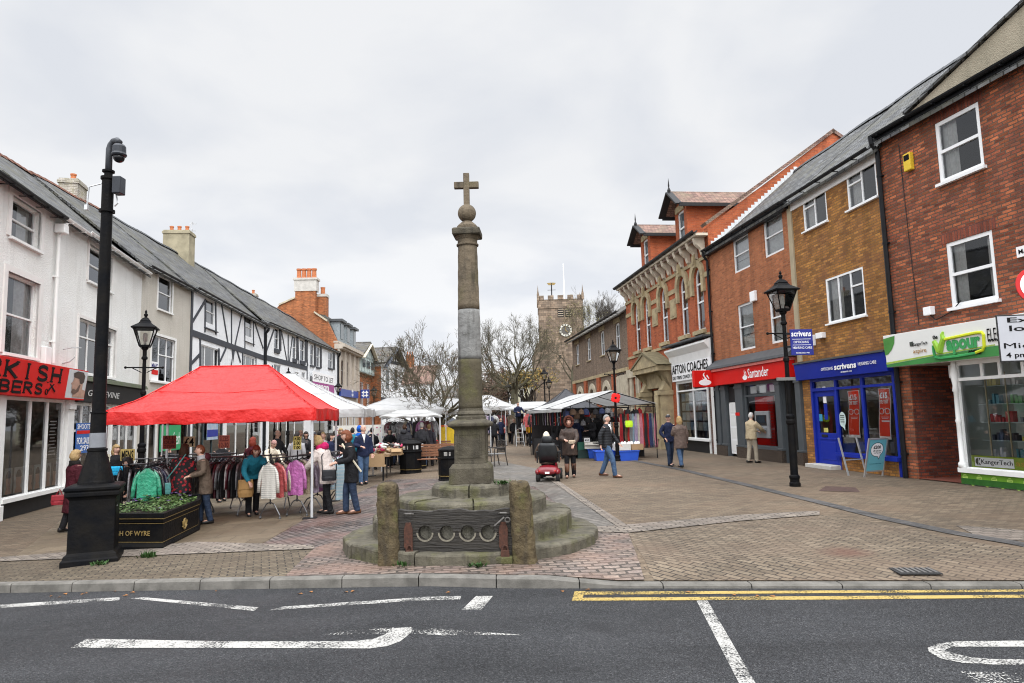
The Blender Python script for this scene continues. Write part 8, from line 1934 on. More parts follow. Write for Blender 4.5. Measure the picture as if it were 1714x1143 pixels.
# market notice board in an orange frame behind the bench
nb = thing('notice_stand', 'orange framed yellow notice stand behind the bench left of the column', 'notice stand', (XAT(750,30),30,gz(-2.5)), R_(-6)); ORG = mk('orange_frame',(.75,.12,.01),.5)
for s_ in (-1,1): MB().box(s_*.36-.03,s_*.36+.03,-.03,.03,0,1.55).build('post', ORG, nb)
MB().box(-.33,.33,-.03,.03,1.49,1.55).build('top_bar', ORG, nb); MB().box(-.32,.32,-.01,.01,.75,1.48).build('panel', mk('notice_yellow',(.65,.45,.03),.6), nb)
mb = MB(); rr = random.Random(3)
for i in range(40): mb.sphere((rr.uniform(-.5,.5),rr.uniform(-.2,.2),rr.uniform(0,.3)),rr.uniform(.05,.1),7,5,rr.randrange(6)//5)
o = mb.build('plants_for_sale', [mk('cyclamen_red',(.5,.015,.03),.6),mk('leaf_bright',(.1,.4,.05),.6)]); o.location = (XAT(722,29.5),29.5,gz(-3)+.62); tag(o,'mound of red flowering pot plants behind the wooden benches','plants',kind='stuff')
# step ladder with the trader on it
sl2 = thing('step_ladder', 'grey step ladder under the trader left of the long awning', 'step ladder', (XAT(868,42),42,0), R_(10))
for s_ in (-1,1): MB().tube([(s_*.25,-.35,0),(s_*.18,0,1.3)],.025,6).build('rail', GALV, sl2); MB().tube([(s_*.25,.4,0),(s_*.18,.02,1.3)],.02,6).build('rear_rail', GALV, sl2)
for k in range(4): MB().box(-.22,.22,-.32+.085*k*1.1,-.18+.085*k*1.1,.25+k*.27,.28+k*.27).build('tread', GALV, sl2)
# ================================================================ people
EYEM = mk('eye_dark',(.02,.015,.012),.3); LIPM = mk('lip',(.32,.12,.1),.5); SHOEB = mk('black_shoe',(.015,.014,.014),.4,.2,12); BOOT = mk('brown_boot',(.12,.05,.025),.5,.3,12)
HAIR = {k: mk('hair_'+k.replace(' ','_'),c,.7,.35,40,.6,120) for k, c in {'blond':(.38,.26,.12),'white':(.55,.53,.5),'brown':(.07,.035,.02),'auburn':(.17,.05,.02),'red':(.2,.03,.015),'dark':(.02,.016,.014),'grey':(.25,.24,.23)}.items()}
CL = lambda n, c, var=.35, sc=7, b=1.0: mk('cloth_'+n, c, .85, var, sc, b, 13, spec=.12)
DENIM = CL('denim',(.07,.12,.21),.45,5); DBLUE = CL('dark_denim',(.03,.045,.08),.4,5); BLK = CL('black',(.016,.016,.018)); NAVY = CL('navy',(.018,.024,.055)); CHAR = CL('charcoal',(.04,.04,.045)); BRN = CL('brown',(.11,.08,.06)); BEIGE = CL('beige',(.42,.34,.22),.2); STONEC = CL('stone',(.36,.31,.24),.2); MAROON = CL('maroon',(.06,.012,.018)); TEAL = CL('teal',(.02,.17,.24)); PALEC = CL('pale_pink_white',(.62,.54,.5),.15); GREYC = CL('grey',(.24,.24,.26)); PURP = CL('purple',(.12,.03,.2)); ROYAL = CL('royal_blue',(.015,.1,.45)); TAUPE = CL('taupe',(.13,.095,.08)); PINKC = CL('hot_pink',(.5,.02,.12)); CREAMC = CL('cream_fleece',(.68,.62,.5),.2,30); FURB = CL('black_fur',(.015,.013,.012),.5,60,1.0); FURBR = CL('brown_fur',(.09,.03,.02),.5,60,1.0); YELC = CL('amber',(.6,.3,.02))
def floral():
    t = NT('cloth_floral'); v = t.n('TexVoronoi', {'Vector': t.coord(), 'Scale': 13.0}); 
    t.P(col=t.mix(t.ramp(v.outputs['Distance'],(.30,1),(.42,0)), (.012,.012,.014), (.4,.02,.03)), rough=.8); MC['cloth_floral'] = t.m; return t.m
FLOR = floral()
def quilt():
    t = NT('cloth_quilted'); z = t.n('SeparateXYZ', {0: t.coord()}).outputs[2]; s_ = t.math('ABSOLUTE', t.math('SINE', t.math('MULTIPLY', z, 42.0)))
    t.P(col=(.022,.023,.026), rough=.6, spec=.15, nrm=t.bump(s_,.5,.015)); return t.m
QUILT = quilt()
ARM = {'down': ((.245,.03,1.14),(.255,-.05,.89)), 'front': ((.26,-.02,1.15),(.12,-.29,1.12)), 'reach': ((.25,-.2,1.2),(.15,-.46,1.12)), 'low': ((.24,-.14,1.17),(.14,-.36,.98)), 'pocket': ((.31,.05,1.15),(.22,-.1,.95)), 'up': ((.27,-.18,1.28),(.12,-.26,1.5)), 'swing': ((.25,.12,1.16),(.25,.1,.9)), 'fore': ((.25,-.1,1.15),(.24,-.26,.93)), 'wide': ((.3,-.12,1.2),(.34,-.34,1.05))}
def person(label, x, y, h, rz, top, legs, hair=('brown','short'), coat='jacket', arms=('down','down'), lean=0, stride=.05, hat=None, shoes=None, z=None, near=False, seat=False, collar=None, hood=None, inner=None, skirt=None, headturn=0, boots=False, bulk=1.0, group=None):
    z = gz(x) if z is None else z; A = R_(lean); rn = random.Random(hash(label)%1000 if False else len(label)*7+int(x*10))
    drop = -.36 if seat else 0
    def Lp(p):
        p = Vector(p); k = cl((p.z-.86)/.22); a = A*k; q = Vector((p.x,p.y,p.z-.93)); q = Matrix.Rotation(a,3,'X') @ q; return q+Vector((0,0,.93+drop))
    def Lv(p, v): return Lp(Vector(p)+Vector(v)*.01)-Lp(p)
    def tors(mb, rings, n=16, m=0):
        R = []
        for (zz, rx, ry, yo) in rings:
            c = Vector((0,yo,zz)); X = Vector((rx,0,0)); Y = Lv(c,(0,1,0)).normalized()*ry; R.append((Lp(c),X,Y))
        mb.loft(R, n, m)
    def smooth_tube(mb, P, rad, n=10, m=0):
        # round the joint: insert points either side of it
        Q, Rr = [], []
        for i in range(len(P)-1):
            for t in (0,.25,.5,.75): Q.append(Vector(P[i]).lerp(Vector(P[i+1]),t)); Rr.append(rad[i]+(rad[i+1]-rad[i])*t)
        Q.append(Vector(P[-1])); Rr.append(rad[-1])
        S = [Q[0]]+[(Q[i-1]+Q[i]*2+Q[i+1])/4 for i in range(1,len(Q)-1)]+[Q[-1]]
        mb.tube(S, Rr, n, m)
    b = MB()
    # ---- legs
    foot = []
    for s_, st_ in ((-1,stride),(1,-stride)):
        if seat: hip, knee, ank = Vector((s_*.09,-.02,.94+drop)), Vector((s_*.13,-.44,.93+drop)), Vector((s_*.13,-.52,.5+drop))
        else:
            hip = Vector((s_*.088,0,.92)); ank = Vector((s_*.095,-st_*2 if True else 0,.085+max(0,-st_)*.25)); kb = .03+abs(st_)*.25
            knee = hip.lerp(ank,.5)+Vector((0,-kb,0))
        foot.append((hip,knee,ank)); smooth_tube(b,[hip,knee,ank],[.078,.056,.038]); b.sphere(ank+Vector((0,-.06,-.04)),(.04,.11,.04),8,6)
    # ---- trunk, neck, arms, hands, head: one mesh
    tors(b, [(.86,.15,.1,0),(.95,.155,.105,0),(1.08,.135,.092,0),(1.2,.145,.1,0),(1.33,.165,.105,0),(1.41,.14,.085,0),(1.455,.075,.065,.005),(1.50,.052,.055,0),(1.56,.05,.055,-.01)])
    hands = []
    for s_, key in ((-1,arms[0]),(1,arms[1])):
        e, w = ARM[key]; sh = Lp((s_*.175,0,1.40)); el = Lp((s_*e[0],e[1],e[2])); wr = Lp((s_*w[0],w[1],w[2])); hands.append((s_,sh,el,wr))
        smooth_tube(b,[sh,el,wr],[.05,.04,.027]); d = (wr-el).normalized(); sd = d.cross(Vector((0,0,1)) if abs(d.z) < .8 else Vector((0,1,0))).normalized(); up = sd.cross(d)
        pc = wr+d*.05; b.loft([(wr,sd*.024,up*.018),(wr+d*.03,sd*.036,up*.017),(wr+d*.085,sd*.042,up*.015),(wr+d*.095,sd*.036,up*.01)],8)
        for f_ in range(4):
            o_ = (f_-1.5)*.021; ln_ = (.06,.072,.068,.052)[f_]; q0 = wr+d*.088+sd*o_; q1 = q0+d*ln_*.55-up*.012; q2 = q1+d*ln_*.3-up*.028; b.tube([q0,q1,q2],[.0095,.009,.007],5)
        q0 = wr+d*.03+sd*.034*s_; b.tube([q0,q0+d*.03+sd*.022*s_-up*.01,q0+d*.06+sd*.024*s_-up*.022],[.012,.011,.008],5)
    hc = Vector((0,-.012,1.625)); RH = Matrix.Rotation(A*.55,3,'X') @ Matrix.Rotation(R_(headturn),3,'Z'); hcw = Lp(hc)
    def HP(p): return hcw+RH @ Vector(p)
    def headsphere(mb, sc=1.0, n=20, k=14, m=0, keep=None, mod=None):
        vs = []; idx = {}
        for j in range(k+1):
            t = -math.pi/2+math.pi*j/k
            for i in range(n):
                a = 2*math.pi*i/n; p = Vector((.076*math.cos(t)*math.cos(a),.097*math.cos(t)*math.sin(a),.118*math.sin(t)))
                if p.z < 0: f = 1-.32*(-p.z/.118)**1.6; p.x *= f; p.y = p.y*(1-.18*(-p.z/.118)) if p.y < 0 else p.y*(1-.35*(-p.z/.118))
                if sc == 1.0 and p.y < 0:
                    p.y -= .026*math.exp(-((p.x/.016)**2+((p.z+.014)/.026)**2)); p.y += .008*(math.exp(-(((abs(p.x)-.032)/.018)**2+((p.z-.016)/.016)**2))); p.y -= .006*math.exp(-((p.x/.03)**2+((p.z+.095)/.02)**2))
                p *= sc
                if mod: p = mod(p)
                vs.append(p)
        fs = []
        for j in range(k):
            for i in range(n):
                q = (j*n+i,j*n+(i+1)%n,(j+1)*n+(i+1)%n,(j+1)*n+i); c = sum((vs[w_] for w_ in q),Vector())/4
                if keep is None or keep(c): fs.append(q)
        if sc != 1.0 and not mod: vs = [p*rn.uniform(.975,1.04) for p in vs]
        mb.add([HP(p) for p in vs], fs, m)
    headsphere(b)
    for s_ in (-1,1): b.sphere(HP((s_*.077,.012,-.005)),(.012,.02,.03),8,6); b.sphere(HP((s_*.031,-.083,.016)),(.011,.006,.007),8,5,1); b.add([HP((s_*.015,-.092,.036)),HP((s_*.05,-.08,.036)),HP((s_*.05,-.079,.043)),HP((s_*.015,-.092,.043))],[(0,1,2,3)],1)
    b.add([HP((-.022,-.0925,-.056)),HP((.022,-.0925,-.056)),HP((.017,-.0925,-.064)),HP((-.017,-.0925,-.064))],[(0,1,2,3)],2)
    body = b.build('person', [SKIN,EYEM,LIPM], None, smooth=True); body.location = (x,y,z); body.rotation_euler = (0,0,R_(rz)); k_ = h/1.75; body.scale = (k_,k_,k_)
    tag(body, label, 'person', group)
    # ---- shoes
    for i, (hip,knee,ank) in enumerate(foot):
        s = MB(); c = ank-Vector((0,0,.085)); 
        s.loft([(c+Vector((0,.075,.05)),(.03,0,0),(0,0,.045)),(c+Vector((0,.03,.055)),(.042,0,0),(0,0,.055)),(c+Vector((0,-.06,.042)),(.046,0,0),(0,0,.042)),(c+Vector((0,-.15,.032)),(.044,0,0),(0,0,.03)),(c+Vector((0,-.2,.025)),(.022,0,0),(0,0,.018))],10)
        if boots: s.tube([ank+Vector((0,.01,0)),ank.lerp(knee,.35),ank.lerp(knee,.8)],[.062,.068,.075],10)
        s.build('shoe', shoes or SHOEB, body, smooth=True)
    # ---- trousers
    t = MB(); vox = .02 if near else 0
    tors(t, [(.80,.165,.115,0),(.86,.175,.125,0),(.95,.17,.12,0),(1.02,.155,.108,0)])
    for hip,knee,ank in foot: smooth_tube(t,[hip+Vector((0,0,-.01)),knee,ank+Vector((0,.005,-.03))],[.098,.078,.064])
    t.build('trousers', legs, body, smooth=True, remesh=vox)
    if skirt: 
        s = MB(); tors(s,[(.3,.24,.19,0),(.6,.21,.16,0),(.9,.18,.13,0)]); s.build('skirt', skirt, body, smooth=True)
    # ---- coat
    hem = {'jacket':.82,'coat':.66,'long':.42,'short':.9}[coat]; c = MB(); g = bulk
    if seat: hem = .86
    fl = (.205 if coat in ('coat','long') else .19)*g; rings = [(hem,fl+(.03 if coat == 'long' else 0),(.145+(.03 if coat == 'long' else 0))*g,0)]
    if hem < .6: rings.append((.62,.21*g,.155*g,0))
    if hem < .8: rings.append((.82,.195*g,.145*g,0))
    rings += [(.95,.19*g,.138*g,0),(1.08,.178*g,.128*g,0),(1.2,.185*g,.132*g,0),(1.33,.2*g,.135*g,0),(1.405,.185,.115,0),(1.45,.12,.09,.005),(1.49,.075,.075,.005)]
    tors(c, rings, 18)
    for s_,sh,el,wr in hands: smooth_tube(c,[Lp((s_*.165,0,1.39)),el,el.lerp(wr,.97)],[.076*g,.066*g,.05*g])
    co = c.build('coat' if coat in ('coat','long') else 'jacket', top, body, smooth=True, remesh=vox)
    if collar: q = MB(); tors(q,[(1.40,.15,.12,0),(1.46,.125,.105,.005),(1.52,.105,.1,.01)],16); q.build('collar', collar, body, smooth=True)
    if hood: q = MB(); q.sphere(Lp((0,.10,1.45)),(.13,.085,.1),12,8); q.build('hood', hood, body, smooth=True)
    if inner: q = MB(); q.loft([(Lp((0,-.118,1.22)),(.01,0,0),(0,.02,0)),(Lp((0,-.118,1.38)),(.035,0,0),(0,.025,0)),(Lp((0,-.05,1.475)),(.06,0,0),(0,.04,0))],10); q.build('shirt', inner, body, smooth=True)
    # ---- hair and hats
    hm, style = hair
    if style != 'none':
        q = MB()
        if style == 'bald': headsphere(q,1.05,20,14,0,lambda p: p.z < .045 and p.z > -.06 and p.y > .0)
        elif style == 'short': headsphere(q,1.10,20,14,0,lambda p: (p.z > .052+(.03 if p.y < -.05 else 0)) or (p.y > .012 and p.z > -.07))
        else:
            ext = {'bob':1.35,'long':2.1}[style]
            def md(p): 
                w = rn.uniform(-.008,.008); p = Vector((p.x*1.08+w,p.y*1.06+w,p.z))
                if p.z < 0: p.z *= ext; p.x *= 1.22; p.y = p.y*1.1+.015
                return p
            headsphere(q,1.12,22,16,0,lambda p: (p.z > .06) or (p.y > -.015-(.02 if abs(p.x) > .07 else 0)),md)
        o_ = q.build('hair', HAIR[hm], body, smooth=True); o_.modifiers.new('s','SOLIDIFY').thickness = .012
    if hat:
        kind, hmt = hat; q = MB()
        if kind == 'beanie': headsphere(q,1.16,20,14,0,lambda p: p.z > .03); 
        elif kind == 'fluffy': headsphere(q,1.34,22,16,0,lambda p: p.z > .0 or (p.y > .0 and p.z > -.05))
        elif kind == 'cap':
            headsphere(q,1.14,20,14,0,lambda p: p.z > .05,lambda p: Vector((p.x*1.05,p.y*1.12,min(p.z,.105)))); q.loft([(HP((0,-.09,.055)),RH@Vector((.065,0,0)),RH@Vector((0,.03,.0))),(HP((0,-.11,.048)),RH@Vector((.06,0,0)),RH@Vector((0,.045,0)))],12)
        elif kind == 'hoodup': headsphere(q,1.30,22,16,0,lambda p: p.y > -.05 or p.z > .09)
        elif kind == 'furhood': headsphere(q,1.5,24,18,0,lambda p: (p.y > -.04 or p.z > .10)); q.tube([HP((.125*math.cos(a_),-.07,.02+.155*math.sin(a_))) for a_ in [math.pi*2*k2/18 for k2 in range(19)]],.035,8)
        o_ = q.build('hat' if kind not in ('hoodup','furhood') else 'raised_hood', hmt, body, smooth=True); o_.modifiers.new('s','SOLIDIFY').thickness = .015
    return body, (lambda p: body.location+Matrix.Rotation(R_(rz),3,'Z') @ (Lp(p)*k_))
def bag(name, label, loc, rz, w, h_, d, mat, strap=None, group=None):
    t = thing(name, label, 'bag', loc, R_(rz)); mb = MB(); mb.loft([((0,0,0),(w*.9,0,0),(0,d,0)),((0,0,h_*.25),(w,0,0),(0,d*1.1,0)),((0,0,h_*.8),(w*.95,0,0),(0,d*.8,0)),((0,0,h_),(w*.9,0,0),(0,d*.4,0))],12); mb.build('bag_body', mat, t)
    mb = MB(); mb.box(-w*.8,w*.8,-d*1.12,-d*.95,h_*.45,h_*.9); mb.build('flap', mat, t, bevel=.004)
    if strap:
        inv = Matrix.Rotation(-R_(rz),3,'Z'); MB().tube([inv @ (Vector(q)-Vector(loc)) for q in strap],.011,6).build('strap', mat, t)
    return t
def feet(u, v, dy=.0): p = GG(u,v); return p.x, p.y+dy
def at(u, y): return XAT(u,y,720), y
# --- around the red clothes stall
x, y = at(128,14.2); b_, w_ = person('blond woman in dark maroon coat with black fur collar walking past the barber shop', x, y, 1.66, 150, MAROON, BLK, ('blond','bob'), 'long', ('down','fore'), collar=FURB, near=True, bulk=1.12, stride=.08)
bag('handbag', 'dark red handbag carried low by the woman in the maroon coat', (x-.27,y-.05,gz(x)+.56), 20, .14, .2, .05, mk('bag_red',(.28,.02,.03),.5,.3,12), [(x-.34,y-.04,gz(x)+.74),(x-.26,y-.04,gz(x)+.87),(x-.2,y-.04,gz(x)+.74)])
x, y = at(195,16.8); person('blond stallholder in black facing right behind the pale price card', x, y, 1.68, 60, BLK, BLK, ('blond','long'), 'jacket', ('front','up'))
bag('carrier_bag', 'bright blue carrier bag in the arms of the blond stallholder', (XAT(197,16.3),16.3,gz(-9)+.98), 0, .17, .2, .06, mk('bag_sky',(.02,.4,.7),.4,.3,6))
x, y = at(243,14.9); person('dark haired woman in black stooping over the wrapped garments', x+.1, y, 1.6, -40, BLK, BLK, ('dark','bob'), 'jacket', ('reach','reach'), 42, near=True)
x, y = at(284,17.6); person('trader in black knitted hat below the green poster', x, y, 1.66, 0, BLK, BLK, ('dark','none'), 'jacket', ('front','front'), hat=('beanie',FURB))
x, y = at(305,14.6); b_, w_ = person('woman in black coat with red flowers seen from behind at the clothes stall', x, y, 1.64, 172, FLOR, DBLUE, ('brown','long'), 'coat', ('front','front'), 8, near=True, bulk=1.2)
bag('handbag', 'turquoise shoulder bag worn across the flowered coat', (x-.2,y-.27,gz(x)+.62), 20, .12, .23, .04, mk('bag_turquoise',(.13,.42,.4),.4,.3,9), [(x-.26,y-.2,gz(x)+.84),(x,y-.24,gz(x)+1.15),(x+.14,y-.1,gz(x)+1.42)])
x, y = feet(343,877); b_, w_ = person('short haired woman in brown coat looking left at the clothes stall', x, y, 1.6, -62, BRN, DBLUE, ('auburn','short'), 'coat', ('front','front'), 10, near=True, collar=GREYC, hood=MAROON)
x, y = at(372,18.6); person('blond woman in black behind the dark red board', x, y, 1.66, 40, BLK, BLK, ('blond','bob'), 'jacket')
x, y = at(424,15.0); person('red haired woman in teal coat bending to the striped garments', x, y, 1.66, 30, TEAL, BLK, ('red','bob'), 'jacket', ('reach','reach'), 38, near=True, hood=MAROON)
x, y = at(423,19.4); person('woman in dark red hooded coat at the back of the red stall', x, y, 1.66, 160, MAROON, BLK, ('red','long'), 'jacket')
bag('shopping_bag', 'brown paper shopping bag hanging beside the teal coat', (XAT(413,14.6),14.6,gz(-6)+.45), 15, .16, .36, .07, mk('bag_tan',(.3,.17,.06),.7,.25,6))
x, y = at(464,22.0); person('bald man in dark jacket walking beyond the clothes rails', x, y, 1.82, 80, CHAR, CHAR, ('grey','bald'), 'jacket', ('swing','fore'), stride=.12)
x, y = at(450,19.8); person('older woman in striped hat bending under the red gazebo edge', x, y, 1.6, 50, CREAMC, BLK, ('grey','none'), 'jacket', ('reach','reach'), 25, hat=('beanie',mk('cloth_striped_hat',(.45,.25,.22),.8,.6,30)))
x, y = at(497,20.2); person('dark haired man in grey jacket behind the yellow price card', x, y, 1.72, 170, GREYC, BLK, ('dark','short'), 'jacket'); x, y = at(503,22.6); person('bald man in grey standing behind the dark haired man in grey', x, y, 1.78, 10, GREYC, CHAR, ('grey','bald'), 'jacket')
x, y = at(525,20.4); person('man in flat cap and black jacket behind the white gazebo post', x, y, 1.7, 20, BLK, BLK, ('grey','short'), 'jacket', ('front','front'), hat=('cap',CHAR))
x, y = at(541,21.5); person('woman in patterned pale top between the cap and the dark haired man', x, y, 1.66, 10, mk('cloth_patterned',(.5,.42,.42),.8,.6,30,col2=(.2,.16,.2)), BLK, ('blond','short'), 'jacket'); x, y = at(553,20.6); person('dark haired woman in navy beside the white gazebo leg', x, y, 1.62, 75, NAVY, BLK, ('dark','bob'), 'jacket', ('front','front'))
x, y = feet(549,860); b_, w_ = person('grey haired woman in pale coat with pink hood leaning over the pink garments', x, y, 1.66, -100, PALEC, BLK, ('blond','bob'), 'coat', ('reach','reach'), 20, near=True, hood=PINKC, collar=PINKC, bulk=1.15)
bag('handbag', 'black handbag on the back of the woman in the pale coat', (x+.10,y-.30,gz(x)+.70), 8, .15, .22, .05, mk('bag_black',(.02,.02,.024),.35,.3,9), [(x-.04,y-.28,gz(x)+.9),(x-.08,y-.2,gz(x)+1.2),(x-.02,y,gz(x)+1.36),(x+.2,y-.1,gz(x)+1.15),(x+.24,y-.27,gz(x)+.9)])
x, y = feet(576,868,.6); b_, w_ = person('brown haired woman in black coat with pale bag strap beside the pale coat', x, y, 1.70, -65, BLK, DBLUE, ('auburn','bob'), 'coat', ('front','front'), 8, near=True, shoes=BOOT, boots=False)
MB().tube([(x-.16,y-.13,gz(x)+1.42),(x+.02,y-.17,gz(x)+1.15),(x+.22,y-.10,gz(x)+.85)],.02,6).build('bag_strap', mk('strap_cream',(.55,.5,.38),.7), None) and None
so_ = bpy.data.objects['bag_strap']; so_.parent = b_; so_.matrix_parent_inverse = (Matrix.Translation(b_.location) @ Matrix.Rotation(b_.rotation_euler.z,4,'Z') @ Matrix.Scale(b_.scale.x,4)).inverted()
inst(cg,('pale blue',.95),garment('pale blue',GM['pale blue'],.95),(XAT(577,14.6),14.6,gz(-4)+1.22),R_(20),'pale yellow green dress held over the arm of the woman in black','garment',None)
x, y = feet(608,811); person('man in navy jacket and jeans standing by the white gazebo leg looking right', x, y, 1.80, 25, NAVY, DENIM, ('grey','bald'), 'jacket', ('front','down'), near=True, inner=ENAMELW, headturn=35, stride=.06)
x, y = at(590,26.5); person('man in blue jacket with dark rucksack seen past the man in navy', x, y, 1.74, 185, TEAL, BLK, ('dark','short'), 'jacket'); x, y = at(601,27.2); person('child or adult in bright blue hooded coat behind the man in navy', x, y, 1.78, 170, ROYAL, BLK, ('dark','none'), 'jacket', hat=('hoodup',ROYAL))
# --- left centre, behind the bins
x, y = at(677,26.6); person('person in long dark grey parka left of the bins seen from behind', x, y, 1.74, 175, CHAR, BLK, ('brown','short'), 'coat', bulk=1.1, hood=CHAR)
x, y = at(699,28.6); person('person in royal blue jacket bent between the parka and the white haired man', x, y, 1.68, 150, ROYAL, DENIM, ('brown','none'), 'jacket', ('reach','reach'), 18, hat=('hoodup',ROYAL)); x, y = at(706,26.9); person('white haired man in dark jacket behind the bins', x, y, 1.76, 175, CHAR, DENIM, ('white','short'), 'jacket', bulk=1.1); x, y = at(718,27.6); person('grey haired woman in dark patterned jacket beside the bare tree trunk', x, y, 1.68, 170, mk('cloth_dark_check',(.05,.045,.06),.8,.6,30), BLK, ('blond','short'), 'jacket', bulk=1.1); x, y = at(652,28.2); person('dark haired trader with light blue badge beside the pink board', x, y, 1.6, 20, BLK, BLK, ('dark','long'), 'jacket', ('front','front'))
# --- right of the column
x, y = at(827,40.0); person('person in black coat stooping beside the purple garments right of the column', x, y, 1.70, 150, BLK, BLK, ('dark','bob'), 'coat', ('front','front'), 12, stride=.08); x, y = feet(842,741); person('fair haired woman in black coat standing by the far white gazebo', x, y, 1.72, 185, BLK, DBLUE, ('blond','bob'), 'coat', bulk=1.1)
x, y = at(868,42.0); person('trader in dark jacket standing up on the step ladder', x, y-.05, 1.72, 15, NAVY, BLK, ('dark','short'), 'jacket', ('front','wide'), z=.95)
x, y = feet(880,744); person('dark haired man in grey jumper seen from behind on the open paving', x, y, 1.70, 165, GREYC, BLK, ('dark','short'), 'short', ('front','front'), bulk=1.05); x, y = feet(902,752); person('fair haired man in black suit coat seen from behind left of the scarf stall', x, y, 1.78, 178, BLK, BLK, ('blond','short'), 'jacket', ('down','down'), stride=.1, bulk=1.1); x, y = at(889,40.5); person('person in amber jacket half hidden by the man in the black suit coat', x, y, 1.72, 170, YELC, BLK, ('blond','short'), 'jacket')
x, y = at(929,30.5); person('dark coated shopper reaching up at the left end of the scarf stall', x, y, 1.7, 150, CHAR, BLK, ('dark','short'), 'coat', ('up','up')); x, y = at(943,28.5); person('fair haired man in dark coat behind the woman with the fur hood', x, y, 1.76, 175, BLK, BLK, ('blond','short'), 'jacket'); x, y = feet(967,766); person('white haired man in long navy coat at the scarf stall seen from behind', x, y, 1.74, 168, NAVY, NAVY, ('white','short'), 'coat', ('front','front'), bulk=1.1)
x, y = at(991,29.4); person('trader in dark coat with raised grey hood inside the scarf stall', x, y, 1.74, -60, CHAR, BLK, ('grey','none'), 'jacket', ('front','front'), hat=('hoodup',GREYC))
x, y = feet(957,800); b_, w_ = person('woman in brown quilted parka with fur trimmed hood beside the mobility scooter', x-.02, y+.1, 1.70, -8, mk('cloth_brown_parka',(.055,.036,.028),.6,.5,14,.8,25), BLK, ('brown','none'), 'coat', ('front','low'), near=True, hat=('furhood',FURBR), shoes=BOOT, boots=True, bulk=1.15)
bag('purse', 'pale beige purse held by the woman in the fur hooded parka', (x+.02,y-.27,.98), 20, .11, .1, .045, mk('bag_beige',(.45,.36,.26),.6,.3,9))
x, y = feet(1019,799,.05); person('grey haired man in black quilted jacket and jeans striding right', x, y, 1.77, 62, QUILT, DENIM, ('grey','short'), 'jacket', ('swing','fore'), near=True, inner=ENAMELW, stride=.12, shoes=BOOT)
x, y = feet(1122,780); person('man in sunglasses and dark navy jacket beside the woman in the taupe coat', x, y, 1.72, 20, NAVY, DBLUE, ('grey','short'), 'jacket', ('pocket','down'), near=True, headturn=-40, hat=('cap',CHAR), stride=.06)
x, y = feet(1141,783); person('fair haired woman in taupe coat and jeans walking away by the stone portal', x, y, 1.66, 195, TAUPE, DENIM, ('blond','long'), 'long' if False else 'coat', ('down','front'), near=True, bulk=1.2, stride=.1)
x, y = feet(1260,775); person('white haired man in beige jacket using the cash machine', x, y, 1.72, 118, BEIGE, STONEC, ('white','short'), 'jacket', ('reach','reach'), 4, near=True, bulk=1.12, stride=.05)
for i,(u,yy,rz_,tp,lg,hr,lb) in enumerate([(795,44,160,BLK,BLK,('grey','short'),'grey haired person in black just right of the column, far down the market'),(803,47,20,MAROON,BLK,('brown','bob'),'person in dark red coat walking towards the viewer far right of the column'),(833,48,170,CHAR,DENIM,('dark','short'),'person in charcoal between the two black coats far down the market'),(853,47,30,TEAL,BLK,('blond','bob'),'person in teal jacket in front of the far white gazebo'),(911,44,175,NAVY,BLK,('white','short'),'white haired person in navy beyond the man in the black suit coat'),(920,33,60,BLK,BLK,('dark','bob'),'dark haired shopper in black at the near end of the long awning'),(936,31.5,165,BRN,BLK,('grey','short'),'grey haired shopper in brown at the left side of the scarf stall'),(953,29.6,175,BLK,BLK,('dark','bob'),'dark haired shopper in black between the navy coat and the fur hood'),(640,29.4,20,MAROON,BLK,('dark','bob'),'dark haired trader in dark red behind the small white board'),(664,29.6,160,BLK,DBLUE,('grey','short'),'grey haired shopper in black left of the long grey parka'),(688,29.8,170,BRN,BLK,('brown','bob'),'brown haired shopper in brown behind the royal blue jacket'),(570,25.6,30,BLK,BLK,('blond','bob'),'blond trader in black beneath the white gazebo behind the red one'),(560,27.4,170,GREYC,DBLUE,('dark','short'),'dark haired shopper in grey at the back of the white gazebo'),(622,27.6,175,BLK,BLK,('dark','short'),'dark shopper bent over the goods right of the man in navy'),(812,42,170,CHAR,BLK,('dark','bob'),'person in charcoal coat immediately right of the column, middle of the group'),(838,43.5,30,NAVY,BLK,('dark','short'),'person in navy facing the viewer between the far white gazebo and the fair haired woman'),(860,44.5,160,BLK,BLK,('dark','none'),'dark figure left of the step ladder'),(873,45,20,MAROON,BLK,('brown','bob'),'person in dark red beneath the long awning behind the step ladder'),(893,43,150,CHAR,DBLUE,('dark','short'),'person in charcoal right of the man in the grey jumper'),(917,38,170,BLK,BLK,('brown','short'),'person in black between the suit coat man and the scarf stall'),(925,36,10,GREYC,BLK,('dark','short'),'trader in grey under the black gazebo'),(934,29.4,150,BLK,DBLUE,('brown','bob'),'brown haired woman in black at the scarf stall behind the scooter rider'),(1003,29.8,180,BLK,BLK,('dark','short'),'dark shopper deep inside the scarf stall'),(683,31,20,BLK,BLK,('dark','short'),'trader in black under the large white gazebo'),(659,32,15,CHAR,BLK,('grey','bob'),'trader in charcoal at the back of the large white gazebo'),(533,24.6,160,CHAR,BLK,('dark','short'),'dark coated shopper behind the white gazebo leg'),(512,25.5,20,BLK,BLK,('dark','bob'),'trader in black deep in the white gazebo behind the red stall')]): person(lb,XAT(u,yy,715),yy,1.66+.03*(i%4),rz_,tp,lg,hr,'coat' if i%2 else 'jacket',('front','down') if i%3 else ('down','front'),lean=(0,4,8,2)[i%4],stride=(.05,.1,.02)[i%3])
